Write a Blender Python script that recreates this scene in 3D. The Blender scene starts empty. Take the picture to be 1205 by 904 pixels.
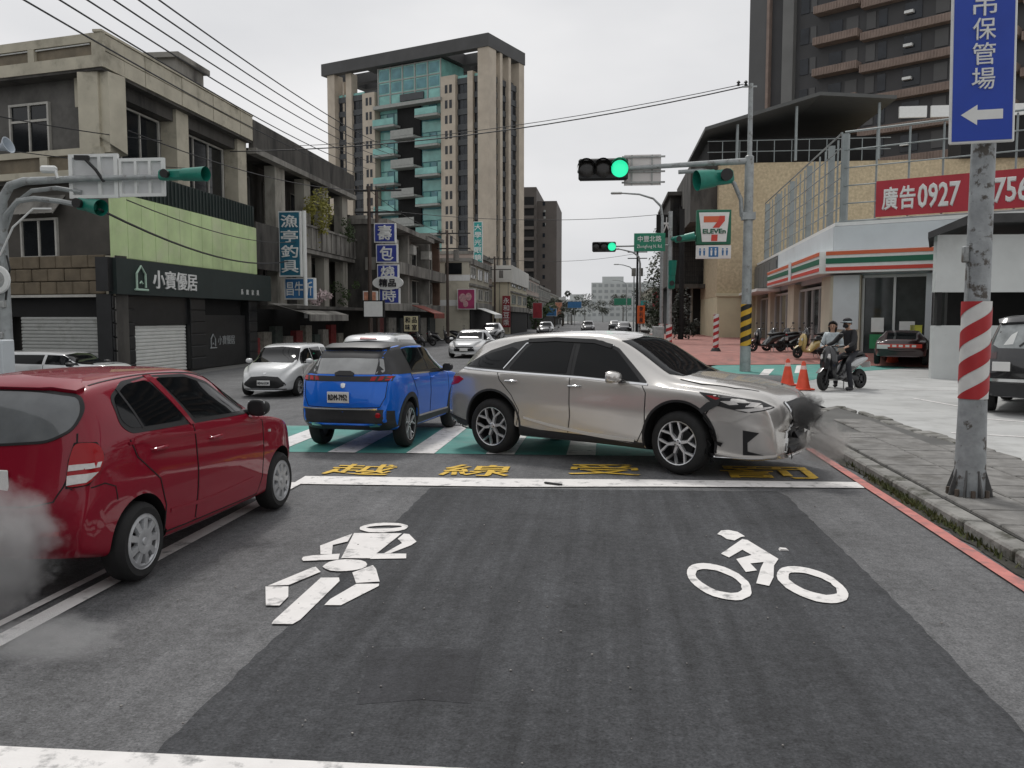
import bpy, bmesh, math, random
from mathutils import Vector, Matrix
from mathutils.bvhtree import BVHTree
from mathutils.geometry import tessellate_polygon
random.seed(7)
PI = math.pi
R = math.radians
SC = bpy.context.scene
COL = SC.collection

# ---------------------------------------------------------------- camera
cam = bpy.data.cameras.new('camera')
cam.sensor_width = 36.0
cam.lens = 36.0 * 1000.0 / 1205.0
cam.clip_start = 0.05
cam.clip_end = 6000
camo = bpy.data.objects.new('camera', cam)
COL.objects.link(camo)
camo.location = (0, 0, 1.9)
camo.rotation_euler = (R(90 - 4.46), 0, R(6.4))
SC.camera = camo

# ---------------------------------------------------------------- world: overcast sky
SUN_EL, SUN_ROT = R(56), R(340)
world = bpy.data.worlds.new('World')
SC.world = world
world.use_nodes = True
wn, wl = world.node_tree.nodes, world.node_tree.links
wn.clear()
wo = wn.new('ShaderNodeOutputWorld')
bg = wn.new('ShaderNodeBackground')
bg.inputs['Strength'].default_value = 0.1
sky = wn.new('ShaderNodeTexSky')
sky.sky_type = 'NISHITA'
sky.sun_disc = False
sky.sun_elevation = SUN_EL
sky.sun_rotation = SUN_ROT
sky.dust_density = 4.0
hs = wn.new('ShaderNodeHueSaturation')
hs.inputs['Saturation'].default_value = 0.15
wl.new(sky.outputs[0], hs.inputs['Color'])
tc = wn.new('ShaderNodeTexCoord')
mp = wn.new('ShaderNodeMapping')
mp.inputs['Scale'].default_value = (1.2, 1.2, 3.0)
wl.new(tc.outputs['Generated'], mp.inputs['Vector'])
nz = wn.new('ShaderNodeTexNoise')
nz.inputs['Scale'].default_value = 1.6
nz.inputs['Detail'].default_value = 5
nz.inputs['Roughness'].default_value = 0.5
wl.new(mp.outputs[0], nz.inputs['Vector'])
cr = wn.new('ShaderNodeValToRGB')
cr.color_ramp.elements[0].position = 0.3
cr.color_ramp.elements[0].color = (6.5, 6.6, 6.85, 1)
cr.color_ramp.elements[1].position = 0.72
cr.color_ramp.elements[1].color = (9.0, 8.95, 9.0, 1)
wl.new(nz.outputs['Fac'], cr.inputs[0])
mx = wn.new('ShaderNodeMix')
mx.data_type = 'RGBA'
mx.inputs['Factor'].default_value = 0.9
wl.new(hs.outputs[0], mx.inputs[6])
wl.new(cr.outputs[0], mx.inputs[7])
wl.new(mx.outputs[2], bg.inputs['Color'])
wl.new(bg.outputs[0], wo.inputs[0])

sun = bpy.data.lights.new('sun', 'SUN')
sun.energy = 1.5
sun.angle = R(10)
sun.color = (1.0, 0.97, 0.93)
suno = bpy.data.objects.new('sun', sun)
COL.objects.link(suno)
suno.rotation_euler = (R(90) - SUN_EL, 0, R(180) - SUN_ROT)

SC.view_settings.view_transform = 'Standard'
SC.view_settings.look = 'None'
SC.view_settings.exposure = 0.0
SC.view_settings.gamma = 1.0
SC.cycles.max_bounces = 6
SC.cycles.volume_bounces = 1

# ---------------------------------------------------------------- materials
MATS = {}
def mat(name, col, rough=0.6, metal=0.0, var=0.12, vs=2.0, bump=0.0, bs=30.0, coat=0.0, spec=0.5,
        emit=None, es=0.0, stain=None, ss=0.6, st=(0.5, 0.75), stretch=None, trans=0.0, alpha=1.0):
    """procedural principled material: base colour varied by noise, optional stains and fine relief"""
    if name in MATS:
        return MATS[name]
    m = bpy.data.materials.new(name)
    m.use_nodes = True
    n, l = m.node_tree.nodes, m.node_tree.links
    b = n['Principled BSDF']
    b.inputs['Roughness'].default_value = rough
    b.inputs['Metallic'].default_value = metal
    b.inputs['Specular IOR Level'].default_value = spec
    b.inputs['Coat Weight'].default_value = coat
    b.inputs['Coat Roughness'].default_value = 0.04
    if trans: b.inputs['Transmission Weight'].default_value = trans
    if alpha < 1: b.inputs['Alpha'].default_value = alpha
    if emit:
        b.inputs['Emission Color'].default_value = (*emit, 1)
        b.inputs['Emission Strength'].default_value = es
    g = n.new('ShaderNodeNewGeometry')
    vec = g.outputs['Position']
    if stretch:
        mpn = n.new('ShaderNodeMapping')
        mpn.inputs['Scale'].default_value = stretch
        l.new(vec, mpn.inputs['Vector'])
        vec = mpn.outputs[0]
    def noise(sc, det=4, rg=0.55):
        t = n.new('ShaderNodeTexNoise')
        t.inputs['Scale'].default_value = sc
        t.inputs['Detail'].default_value = det
        t.inputs['Roughness'].default_value = rg
        l.new(vec, t.inputs['Vector'])
        return t.outputs['Fac']
    def mixc(f, a, c, mode='MIX'):
        x = n.new('ShaderNodeMix'); x.data_type = 'RGBA'; x.blend_type = mode
        if isinstance(f, (int, float)): x.inputs['Factor'].default_value = f
        else: l.new(f, x.inputs['Factor'])
        for s, i in ((a, 6), (c, 7)):
            if isinstance(s, tuple): x.inputs[i].default_value = (*s[:3], 1)
            else: l.new(s, x.inputs[i])
        return x.outputs[2]
    def ramp(f, p0, p1):
        x = n.new('ShaderNodeMapRange'); x.clamp = True
        x.inputs['From Min'].default_value = p0; x.inputs['From Max'].default_value = p1
        l.new(f, x.inputs['Value'])
        return x.outputs[0]
    c = tuple(col)
    out = c
    if var > 0:
        lo = tuple(max(0, v * (1 - var)) for v in c); hi = tuple(min(1, v * (1 + var)) for v in c)
        out = mixc(ramp(noise(vs), 0.3, 0.7), lo, hi)
    if stain:
        out = mixc(ramp(noise(ss, 6, 0.65), *st), out, tuple(stain))
    if isinstance(out, tuple): b.inputs['Base Color'].default_value = (*out, 1)
    else: l.new(out, b.inputs['Base Color'])
    if bump > 0:
        bp = n.new('ShaderNodeBump')
        bp.inputs['Strength'].default_value = bump
        bp.inputs['Distance'].default_value = 0.02
        l.new(noise(bs, 5, 0.6), bp.inputs['Height'])
        l.new(bp.outputs[0], b.inputs['Normal'])
    MATS[name] = m
    return m

# ---------------------------------------------------------------- mesh helpers
class MB:
    def __init__(s): s.v = []; s.f = []; s.mi = []
    def add(s, vs, fs, mi=0, M=None):
        o = len(s.v)
        s.v += [tuple(M @ Vector(p)) if M else tuple(p) for p in vs]
        s.f += [tuple(i + o for i in f) for f in fs]
        s.mi += [mi] * len(fs)
        return s
    def box(s, c, d, rz=0, mi=0, M=None, bev=0.0):
        x, y, z = d[0] / 2, d[1] / 2, d[2] / 2
        T = Matrix.Translation(Vector(c)) @ Matrix.Rotation(rz, 4, 'Z')
        if M: T = M @ T
        if bev > 0:
            b = min(bev, x * .9, y * .9, z * .9)
            vs = []
            for sx in (-1, 1):
                for sy in (-1, 1):
                    for sz in (-1, 1):
                        vs += [(sx * x, sy * (y - b), sz * (z - b)), (sx * (x - b), sy * y, sz * (z - b)), (sx * (x - b), sy * (y - b), sz * z)]
            bmx = bmesh.new()
            for p in vs: bmx.verts.new(p)
            bmesh.ops.convex_hull(bmx, input=bmx.verts)
            bmx.verts.index_update()
            s.add([v.co.copy() for v in bmx.verts], [[v.index for v in f.verts] for f in bmx.faces], mi, T)
            bmx.free()
            return s
        vs = [(-x, -y, -z), (x, -y, -z), (x, y, -z), (-x, y, -z), (-x, -y, z), (x, -y, z), (x, y, z), (-x, y, z)]
        return s.add(vs, [(0, 3, 2, 1), (4, 5, 6, 7), (0, 1, 5, 4), (1, 2, 6, 5), (2, 3, 7, 6), (3, 0, 4, 7)], mi, T)
    def prism(s, poly, d, M=None, mi=0):
        """poly in local xz, extruded along local y from 0 to d"""
        n = len(poly)
        vs = [(p[0], 0, p[1]) for p in poly] + [(p[0], d, p[1]) for p in poly]
        fs = [(i, (i + 1) % n, (i + 1) % n + n, i + n) for i in range(n)]
        tr = tessellate_polygon([[Vector((p[0], p[1], 0)) for p in poly]])
        fs += [tuple(t) for t in tr] + [tuple(i + n for i in reversed(t)) for t in tr]
        return s.add(vs, fs, mi, M)
    def cyl(s, p0, p1, r0, r1=None, n=12, mi=0, cap=True, M=None):
        p0, p1 = Vector(p0), Vector(p1)
        r1 = r0 if r1 is None else r1
        z = (p1 - p0).normalized()
        a = z.orthogonal().normalized(); b = z.cross(a)
        vs = []
        for p, r in ((p0, r0), (p1, r1)):
            for i in range(n):
                t = 2 * PI * i / n
                vs.append(p + (a * math.cos(t) + b * math.sin(t)) * r)
        fs = [(i, (i + 1) % n, n + (i + 1) % n, n + i) for i in range(n)]
        if cap: fs += [tuple(range(n - 1, -1, -1)), tuple(range(n, 2 * n))]
        return s.add(vs, fs, mi, M)
    def tube(s, pts, r, n=8, mi=0, M=None, rs=None):
        pts = [Vector(p) for p in pts]
        vs, fs = [], []
        a = None
        for k, p in enumerate(pts):
            d = (pts[min(k + 1, len(pts) - 1)] - pts[max(k - 1, 0)]).normalized()
            a = d.orthogonal().normalized() if a is None else (a - d * a.dot(d)).normalized()
            b = d.cross(a)
            rr = rs[k] if rs else r
            for i in range(n):
                t = 2 * PI * i / n
                vs.append(p + (a * math.cos(t) + b * math.sin(t)) * rr)
        for k in range(len(pts) - 1):
            for i in range(n):
                j = (i + 1) % n
                fs.append((k * n + i, k * n + j, (k + 1) * n + j, (k + 1) * n + i))
        fs += [tuple(range(n - 1, -1, -1)), tuple(range((len(pts) - 1) * n, len(pts) * n))]
        return s.add(vs, fs, mi, M)
    def lathe(s, prof, n=24, mi=0, M=None, a0=0.0):
        """prof: list of (r, z), revolved about local z"""
        vs, fs = [], []
        k = len(prof)
        for i in range(n):
            t = a0 + 2 * PI * i / n
            for r, z in prof: vs.append((r * math.cos(t), r * math.sin(t), z))
        for i in range(n):
            j = (i + 1) % n
            for q in range(k - 1):
                fs.append((i * k + q, j * k + q, j * k + q + 1, i * k + q + 1))
        return s.add(vs, fs, mi, M)
    def quad(s, a, b, c, d, mi=0): return s.add([a, b, c, d], [(0, 1, 2, 3)], mi)
    def build(s, name, mats, parent=None, smooth=False, kind=None, loc=None, merge=False, angle=None):
        me = bpy.data.meshes.new(name)
        me.from_pydata(s.v, [], s.f)
        if merge or smooth:
            b = bmesh.new(); b.from_mesh(me)
            for f, q in zip(b.faces, s.mi): f.material_index = q
            bmesh.ops.remove_doubles(b, verts=b.verts, dist=1e-5)
            bmesh.ops.recalc_face_normals(b, faces=b.faces)
            b.to_mesh(me); b.free()
        else:
            me.polygons.foreach_set('material_index', s.mi)
            b = bmesh.new(); b.from_mesh(me)
            bmesh.ops.recalc_face_normals(b, faces=b.faces)
            b.to_mesh(me); b.free()
        for m in (mats if isinstance(mats, (list, tuple)) else [mats]): me.materials.append(m)
        if smooth:
            me.polygons.foreach_set('use_smooth', [True] * len(me.polygons))
            me.set_sharp_from_angle(angle=angle or R(38))
        me.update()
        return link(name, me, parent, kind, loc)

def link(name, me, parent=None, kind=None, loc=None):
    o = bpy.data.objects.new(name, me)
    COL.objects.link(o)
    if parent: o.parent = parent
    if kind: o['kind'] = kind
    if loc is not None: o.location = loc
    return o
def tag(o, label, cat, group=None):
    o['label'] = label; o['category'] = cat
    if group: o['group'] = group
    return o
def thing(name, label, cat, loc=(0, 0, 0), rz=0, group=None):
    o = bpy.data.objects.new(name, None)
    o.empty_display_size = 0.2
    COL.objects.link(o)
    o.location = loc; o.rotation_euler = (0, 0, rz)
    return tag(o, label, cat, group)
def dup(root, loc, rz=None, label=None, scale=None):
    """copy of a thing with copies of its parts and sub-parts (mesh data shared)"""
    def rec(o, par):
        c = o.copy(); COL.objects.link(c)
        if par: c.parent = par
        for ch in list(o.children): rec(ch, c)
        return c
    r = rec(root, None)
    r.location = loc
    if rz is not None: r.rotation_euler = (0, 0, rz)
    if label: r['label'] = label
    if scale: r.scale = scale
    return r
def frame2(a, b, z0=0.0):
    """matrix whose local x runs from a to b on the ground, local z up, local -y towards the viewer's right hand side"""
    ax, ay = a; bx, by = b
    d = Vector((bx - ax, by - ay, 0)); L = d.length; d /= L
    n = Vector((-d.y, d.x, 0))
    M = Matrix(((d.x, n.x, 0, ax), (d.y, n.y, 0, ay), (0, 0, 1, z0), (0, 0, 0, 1)))
    return M, L
def text_mesh(body, size=1.0, depth=0.01, bold=0.0, width=None, height=None, shear=0.0, align='CENTER', res=2, vertical=False, lead=1.0):
    """flat lettering as mesh data in local xy, centred on the origin"""
    c = bpy.data.curves.new('lettering', 'FONT')
    c.body = '\n'.join(body) if vertical else body
    c.size = size; c.extrude = depth / 2; c.bevel_depth = bold * .8; c.bevel_resolution = 0; c.resolution_u = res
    c.align_x = align; c.shear = shear; c.space_line = lead
    o = bpy.data.objects.new('lettering', c)
    COL.objects.link(o)
    bpy.context.view_layer.update()
    dg = bpy.context.evaluated_depsgraph_get()
    me = bpy.data.meshes.new_from_object(o.evaluated_get(dg))
    bpy.data.objects.remove(o); bpy.data.curves.remove(c)
    xs = [v.co.x for v in me.vertices]; ys = [v.co.y for v in me.vertices]
    x0, x1, y0, y1 = min(xs), max(xs), min(ys), max(ys)
    sx = width / (x1 - x0) if width else 1.0
    sy = height / (y1 - y0) if height else (sx if width else 1.0)
    if height and not width: sx = sy
    for v in me.vertices:
        v.co.x = (v.co.x - (x0 + x1) / 2) * sx; v.co.y = (v.co.y - (y0 + y1) / 2) * sy
    return me
def lettering(name, body, M, m, parent, **k):
    """text lying in the plane of matrix M: local x right, local z up, local -y out of the face"""
    me = text_mesh(body, **k)
    me.materials.clear(); me.materials.append(m)
    me.transform(M @ Matrix.Rotation(R(90), 4, 'X'))
    return link(name, me, parent)
RIDER = [[(-2.2, 7.15), (-1.78, 7.19), (-1.84, 6.4), (-2.07, 6.38)], [(-2.21, 7.13), (-2.17, 6.87), (-2.26, 6.75), (-2.18, 6.48), (-2.27, 6.47), (-2.36, 6.72)], [(-2.38, 6.38), (-2.32, 6.43), (-2.12, 6.5), (-2.08, 6.34), (-2.34, 6.27), (-2.37, 6.32)], [(-1.76, 7.18), (-1.71, 7.17), (-1.59, 6.93), (-1.61, 6.81), (-1.72, 6.56), (-1.77, 6.55), (-1.7, 6.87), (-1.77, 7.0)], [(-1.83, 6.54), (-1.59, 6.56), (-1.56, 6.43), (-1.84, 6.38)], [(-1.82, 6.24), (-1.81, 6.18), (-1.83, 6.12), (-1.87, 6.08), (-1.93, 6.05), (-1.99, 6.04), (-2.05, 6.05), (-2.1, 6.09), (-2.14, 6.14), (-2.14, 6.21), (-2.13, 6.27), (-2.09, 6.32), (-2.03, 6.35), (-1.96, 6.35), (-1.9, 6.34), (-1.85, 6.3)], [(-2.21, 6.11), (-2.19, 6.13), (-2.11, 6.01), (-2.23, 5.68), (-2.37, 5.65)], [(-2.38, 5.63), (-2.22, 5.65), (-2.14, 5.44), (-2.13, 5.26), (-2.22, 5.25)], [(-2.06, 5.87), (-1.93, 5.89), (-1.9, 5.81), (-1.9, 5.02), (-1.92, 4.94), (-2.05, 4.93), (-2.06, 4.98)], [(-1.87, 6.02), (-1.77, 6.22), (-1.72, 6.13), (-1.61, 5.83), (-1.77, 5.78)], [(-1.76, 5.76), (-1.6, 5.78), (-1.59, 5.73), (-1.73, 5.31), (-1.84, 5.3), (-1.84, 5.42)]]
RIDER_RING = [[(-1.78, 7.43), (-1.78, 7.37), (-1.79, 7.32), (-1.83, 7.27), (-1.88, 7.23), (-1.95, 7.2), (-2.01, 7.2), (-2.08, 7.2), (-2.13, 7.23), (-2.18, 7.27), (-2.2, 7.32), (-2.21, 7.37), (-2.19, 7.43), (-2.16, 7.48), (-2.11, 7.52), (-2.04, 7.55), (-1.97, 7.55), (-1.9, 7.55), (-1.85, 7.52), (-1.8, 7.48)], [(-1.84, 7.43), (-1.84, 7.41), (-1.86, 7.39), (-1.89, 7.37), (-1.93, 7.35), (-1.98, 7.34), (-2.03, 7.33), (-2.07, 7.32), (-2.11, 7.33), (-2.13, 7.34), (-2.15, 7.35), (-2.14, 7.37), (-2.13, 7.39), (-2.1, 7.41), (-2.06, 7.43), (-2.01, 7.45), (-1.96, 7.46), (-1.92, 7.46), (-1.88, 7.46), (-1.85, 7.45)]]
BIKE = [[(0.97, 7.47), (1.02, 7.6), (1.09, 7.63), (1.16, 7.57), (1.2, 7.42), (1.16, 7.39), (1.09, 7.27), (1.03, 7.31), (1.0, 7.43)], [(1.16, 7.32), (1.2, 7.3), (1.35, 6.74), (1.28, 6.55), (1.22, 6.25), (1.15, 6.04), (1.07, 6.09), (1.17, 6.48), (1.22, 6.64), (1.11, 6.59), (1.13, 6.41), (1.04, 6.36), (1.02, 6.7), (1.16, 6.83), (1.11, 6.98), (0.97, 6.74), (0.92, 6.84)]]
BIKE_RINGS = [[(1.0, 5.86), (0.98, 5.8), (0.94, 5.75), (0.91, 5.71), (0.87, 5.7), (0.82, 5.71), (0.78, 5.73), (0.73, 5.77), (0.69, 5.83), (0.66, 5.9), (0.63, 5.99), (0.61, 6.08), (0.6, 6.18), (0.6, 6.27), (0.61, 6.36), (0.63, 6.44), (0.66, 6.5), (0.7, 6.54), (0.75, 6.56), (0.8, 6.55), (0.85, 6.52), (0.9, 6.47), (0.94, 6.4), (0.98, 6.31), (1.0, 6.22), (1.02, 6.12), (1.02, 6.03), (1.01, 5.94)], [(0.95, 5.94), (0.93, 5.9), (0.91, 5.87), (0.89, 5.86), (0.86, 5.85), (0.83, 5.86), (0.79, 5.88), (0.76, 5.91), (0.73, 5.96), (0.71, 6.01), (0.69, 6.06), (0.67, 6.13), (0.66, 6.19), (0.66, 6.25), (0.67, 6.3), (0.68, 6.35), (0.7, 6.38), (0.73, 6.4), (0.76, 6.4), (0.79, 6.39), (0.83, 6.37), (0.86, 6.33), (0.89, 6.28), (0.92, 6.23), (0.94, 6.17), (0.95, 6.11), (0.96, 6.05), (0.95, 5.99)], [(1.64, 5.86), (1.61, 5.79), (1.57, 5.75), (1.53, 5.72), (1.49, 5.71), (1.44, 5.72), (1.4, 5.74), (1.36, 5.79), (1.32, 5.85), (1.29, 5.92), (1.26, 6.01), (1.25, 6.1), (1.24, 6.19), (1.25, 6.29), (1.27, 6.37), (1.3, 6.45), (1.33, 6.5), (1.38, 6.54), (1.43, 6.55), (1.48, 6.54), (1.53, 6.51), (1.58, 6.45), (1.62, 6.38), (1.65, 6.29), (1.66, 6.2), (1.67, 6.11), (1.67, 6.02), (1.66, 5.93)], [(1.59, 5.95), (1.58, 5.92), (1.55, 5.9), (1.53, 5.89), (1.5, 5.88), (1.47, 5.9), (1.44, 5.92), (1.41, 5.95), (1.38, 5.99), (1.36, 6.04), (1.34, 6.1), (1.33, 6.16), (1.32, 6.21), (1.33, 6.27), (1.34, 6.31), (1.35, 6.35), (1.37, 6.38), (1.4, 6.39), (1.43, 6.39), (1.47, 6.38), (1.5, 6.35), (1.53, 6.31), (1.56, 6.27), (1.58, 6.21), (1.6, 6.16), (1.6, 6.1), (1.61, 6.05), (1.6, 6.0)]]

def asphalt(name, base, streak=0.25, speck=0.5):
    m = mat(name, base, rough=0.85, var=0)
    n, l = m.node_tree.nodes, m.node_tree.links
    b = n['Principled BSDF']; b.inputs['Specular IOR Level'].default_value = 0.35
    g = n.new('ShaderNodeNewGeometry')
    def noise(sc, det, rg, scale=None):
        v = g.outputs['Position']
        if scale:
            mm = n.new('ShaderNodeMapping'); mm.inputs['Scale'].default_value = scale
            l.new(v, mm.inputs['Vector']); v = mm.outputs[0]
        t = n.new('ShaderNodeTexNoise'); t.inputs['Scale'].default_value = sc
        t.inputs['Detail'].default_value = det; t.inputs['Roughness'].default_value = rg
        l.new(v, t.inputs['Vector']); return t.outputs['Fac']
    def rng(f, a, c, lo, hi):
        x = n.new('ShaderNodeMapRange'); x.inputs['From Min'].default_value = a; x.inputs['From Max'].default_value = c
        x.inputs['To Min'].default_value = lo; x.inputs['To Max'].default_value = hi
        l.new(f, x.inputs['Value']); return x.outputs[0]
    def mul(a, c):
        x = n.new('ShaderNodeMath'); x.operation = 'MULTIPLY'; l.new(a, x.inputs[0]); l.new(c, x.inputs[1]); return x.outputs[0]
    f = rng(noise(60, 6, 0.85), 0.32, 0.68, 1 - speck, 1 + speck)
    f = mul(f, rng(noise(14, 5, 0.75), 0.3, 0.7, 1 - speck * .45, 1 + speck * .45))
    f = mul(f, rng(noise(0.8, 6, 0.65), 0.3, 0.7, 0.76, 1.24))
    f = mul(f, rng(noise(1.0, 5, 0.65, (6.0, 0.3, 1)), 0.3, 0.7, 1 - streak, 1 + streak))
    f = mul(f, rng(noise(3.2, 6, 0.8), 0.30, 0.42, 0.62, 1.0))
    f = mul(f, rng(noise(26, 2, 0.5), 0.66, 0.74, 1.0, 1.5))
    v = n.new('ShaderNodeVectorMath'); v.operation = 'SCALE'; v.inputs[0].default_value = base
    l.new(f, v.inputs['Scale'])
    l.new(v.outputs[0], b.inputs['Base Color'])
    bp = n.new('ShaderNodeBump'); bp.inputs['Strength'].default_value = 0.55; bp.inputs['Distance'].default_value = 0.012
    l.new(noise(70, 5, 0.7), bp.inputs['Height']); l.new(bp.outputs[0], b.inputs['Normal'])
    return m

M_asph = asphalt('asphalt', (0.128, 0.129, 0.132), 0.14, 0.7)
M_asphd = asphalt('dark_asphalt', (0.052, 0.054, 0.058), 0.34, 0.7)
M_asphr = asphalt('repair_asphalt', (0.041, 0.042, 0.046), 0.2, 0.5)
M_white = mat('road_paint_white', (0.78, 0.76, 0.74), rough=0.7, var=0.06, vs=6, stain=(0.2, 0.2, 0.2), ss=7, st=(0.54, 0.72), bump=0.2, bs=60)
M_yellow = mat('road_paint_yellow', (0.70, 0.45, 0.05), rough=0.7, var=0.1, vs=6, stain=(0.12, 0.10, 0.07), ss=7, st=(0.55, 0.70))
M_red = mat('road_paint_red', (0.52, 0.19, 0.165), rough=0.7, var=0.18, vs=5, stain=(0.15, 0.13, 0.13), ss=6, st=(0.50, 0.74))
M_green = mat('road_paint_green', (0.075, 0.29, 0.25), rough=0.7, var=0.15, vs=3, stain=(0.2, 0.26, 0.25), ss=1.2, st=(0.5, 0.8))
M_conc = mat('lot_concrete', (0.45, 0.455, 0.445), rough=0.85, var=0.12, vs=0.6, stain=(0.33, 0.33, 0.32), ss=1.3, st=(0.5, 0.72), bump=0.25, bs=25)
M_pave = mat('paving', (0.20, 0.195, 0.185), rough=0.88, var=0.3, vs=5, stain=(0.10, 0.095, 0.085), ss=2.2, st=(0.52, 0.7), bump=0.4, bs=40)
M_kerb = mat('kerb_concrete', (0.24, 0.235, 0.22), rough=0.9, var=0.3, vs=5, stain=(0.05, 0.05, 0.035), ss=3.0, st=(0.48, 0.64), bump=0.5, bs=30)
M_brickp = mat('brick_paving', (0.36, 0.165, 0.14), rough=0.85, var=0.2, vs=1.5, stain=(0.22, 0.13, 0.115), ss=2, st=(0.5, 0.7), bump=0.3, bs=20)

def sheet(name, poly, z, m, kind='structure', parent=None):
    me = bpy.data.meshes.new(name)
    tr = tessellate_polygon([[Vector((p[0], p[1], 0)) for p in poly]])
    me.from_pydata([(p[0], p[1], z) for p in poly], [], [tuple(t) for t in tr])
    b = bmesh.new(); b.from_mesh(me)
    for f in b.faces:
        if f.normal.z < 0: f.normal_flip()
    b.to_mesh(me); b.free()
    me.materials.append(m)
    return link(name, me, parent, kind)
def rect(x0, x1, y0, y1): return [(x0, y0), (x1, y0), (x1, y1), (x0, y1)]

# ground as one sheet to the horizon, carriageway above it
M_dirt = mat('far_ground', (0.2, 0.2, 0.19), var=0.2, vs=0.05)
sheet('ground', rect(-2500, 2500, -300, 4500), -0.03, M_dirt)
sheet('road', [(-60, -12), (3.2, -12), (3.2, 14), (3.6, 16.5), (4.4, 19.5), (4.4, 22), (4.0, 27), (3.6, 34), (3.6, 1500), (-14.0, 1500), (-14.0, 27), (-60, 40)], 0.0, M_asph)

# newer dark asphalt with a ragged edge
pts = []
ys = [-4 + i * 0.11 for i in range(130)]
ys = [y for y in ys if y < 9.3]
rr = random.Random(3)
pts += [(-1.95 + rr.uniform(-.010, .010), y) for y in ys] + [(-1.95, 9.22), (1.86, 9.45)]
pts += [(1.93 + 0.010 * math.sin(y * 1.3) + rr.uniform(-.010, .010), y) for y in reversed(ys)]
sheet('asphalt_patch', pts, 0.004, M_asphd)
sheet('repair_patch', [(-1.36, 4.62), (-1.0, 4.68), (-0.69, 4.66), (-0.68, 4.3), (-0.65, 4.0), (-0.9, 4.02), (-1.21, 3.93), (-1.27, 4.3)], 0.0055, M_asphr)

# markings
sheet('stop_line', [(-3.56, 9.24), (-1.0, 9.35), (0.6, 9.55), (2.86, 9.72), (2.88, 10.06), (0.5, 9.95), (-1.0, 9.83), (-3.58, 9.72)], 0.012, M_white)
sheet('near_stop_line', [(-3.5, 2.95), (-0.3, 3.04), (0.2, 3.05), (0.2, 3.40), (-0.3, 3.40), (-3.5, 3.33)], 0.012, M_white)
sheet('lane_line', rect(-3.60, -3.46, 3.2, 9.32), 0.014, M_white)
sheet('lane_line', rect(-3.76, -3.69, 3.2, 6.3), 0.012, M_white)
sheet('red_kerb_line', [(2.88, 3.0), (3.0, 3.0), (2.99, 8.0), (2.97, 12.6), (2.86, 12.6), (2.87, 8.0)], 0.016, M_red)
rm = MB()
def flat(mb, poly, z):
    tr = tessellate_polygon([[Vector((p[0], p[1], 0)) for p in poly]])
    mb.add([(p[0], p[1], z) for p in poly], [tuple(t) for t in tr])
def ring(mb, outer, inner, z):
    n = len(outer)
    mb.add([(p[0], p[1], z) for p in outer + inner], [(i, (i + 1) % n, (i + 1) % n + n, i + n) for i in range(n)])
for q in RIDER: flat(rm, q, 0.012)
ring(rm, RIDER_RING[0], RIDER_RING[1], 0.012)
rm.build('scooter_rider_marking', M_white, kind='structure')
bm_ = MB()
for q in BIKE: flat(bm_, q, 0.012)
ring(bm_, BIKE_RINGS[0], BIKE_RINGS[1], 0.012); ring(bm_, BIKE_RINGS[2], BIKE_RINGS[3], 0.012)
bm_.build('bicycle_marking', M_white, kind='structure')
for ch, x0, x1, y0, y1 in (('越', -3.45, -2.62, 9.86, 10.6), ('線', -2.02, -1.16, 9.95, 10.72), ('受', -0.47, 0.42, 10.2, 10.95), ('罰', 1.4, 2.5, 10.2, 11.0)):
    me = text_mesh(ch, depth=0.0, bold=0.012, width=x1 - x0, height=y1 - y0, res=1)
    me.transform(Matrix.Translation(((x0 + x1) / 2, (y0 + y1) / 2, 0.012)) @ Matrix.Diagonal((1, 1, .12, 1)))
    me.materials.clear(); me.materials.append(M_yellow)
    link('yellow_lettering', me, None, 'structure')
sheet('green_crossing', [(-12, 11.2), (1.6, 11.75), (1.6, 14.5), (-12, 14.2)], 0.006, M_green)
for i in range(11):
    x = -11.55 + 1.12 * i
    sheet('crossing_stripe', [(x - .2, 11.15 + .043 * (x + 12)), (x + .2, 11.15 + .043 * (x + 12)), (x + .2, 14.55), (x - .2, 14.55)], 0.012, M_white)
for i in range(12):
    sheet('lane_dash', rect(-5.3, -5.15, 24 + i * 9, 28 + i * 9), 0.008, M_white)

# right hand side: concrete lot, pavement wedge, brick terrace
sheet('concrete_lot', [(3.35, -12), (60, -12), (60, 60), (14, 38.5), (8, 31), (4.4, 27.4), (4.55, 19), (4.6, 17.7), (3.6, 15.2)], 0.02, M_conc)
for a, b in (((5.5, 8.0), (7.6, 8.1)), ((5.3, 9.3), (7.6, 9.5)), ((7.12, 20.7), (7.57, 18.2)), ((7.0, 16.6), (9.5, 14.6)), ((9.6, 23.5), (10.6, 20)), ((6.9, 23.2), (9.5, 23.0)), ((5.6, 14.5), (8.5, 13.4))):
    d = (Vector(b) - Vector(a)).normalized(); n_ = Vector((-d.y, d.x)) * 0.045
    sheet('bay_line', [tuple(Vector(a) + n_), tuple(Vector(a) - n_), tuple(Vector(b) - n_), tuple(Vector(b) + n_)], 0.026, M_white)
sheet('drain_cover_pad', rect(4.85, 7.6, 9.35, 10.4), 0.024, mat('pad', (0.2, 0.2, 0.2), var=.1, bump=.3))
sheet('green_cycle_crossing', [(3.7, 22.6), (4.3, 23.6), (6.2, 26.5), (7.62, 29.85), (12.49, 34.42), (18, 38.5), (19, 44), (15.7, 43.4), (10.6, 45.6), (6.0, 38), (4.0, 33.5)], 0.026, M_green)
for i in range(6):
    x, y = 4.6 + i * 1.7, 27.0 + i * 2.6
    sheet('cycle_crossing_stripe', [(x, y), (x + .35, y + .3), (x + 1.5, y + 5), (x + 1.1, y + 4.8)], 0.032, M_white)
sheet('asphalt_apron', [(3.0, 21.5), (4.0, 23.2), (5.2, 25.2), (5.6, 28.2), (3.6, 29.5)], 0.036, M_asph)
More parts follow.
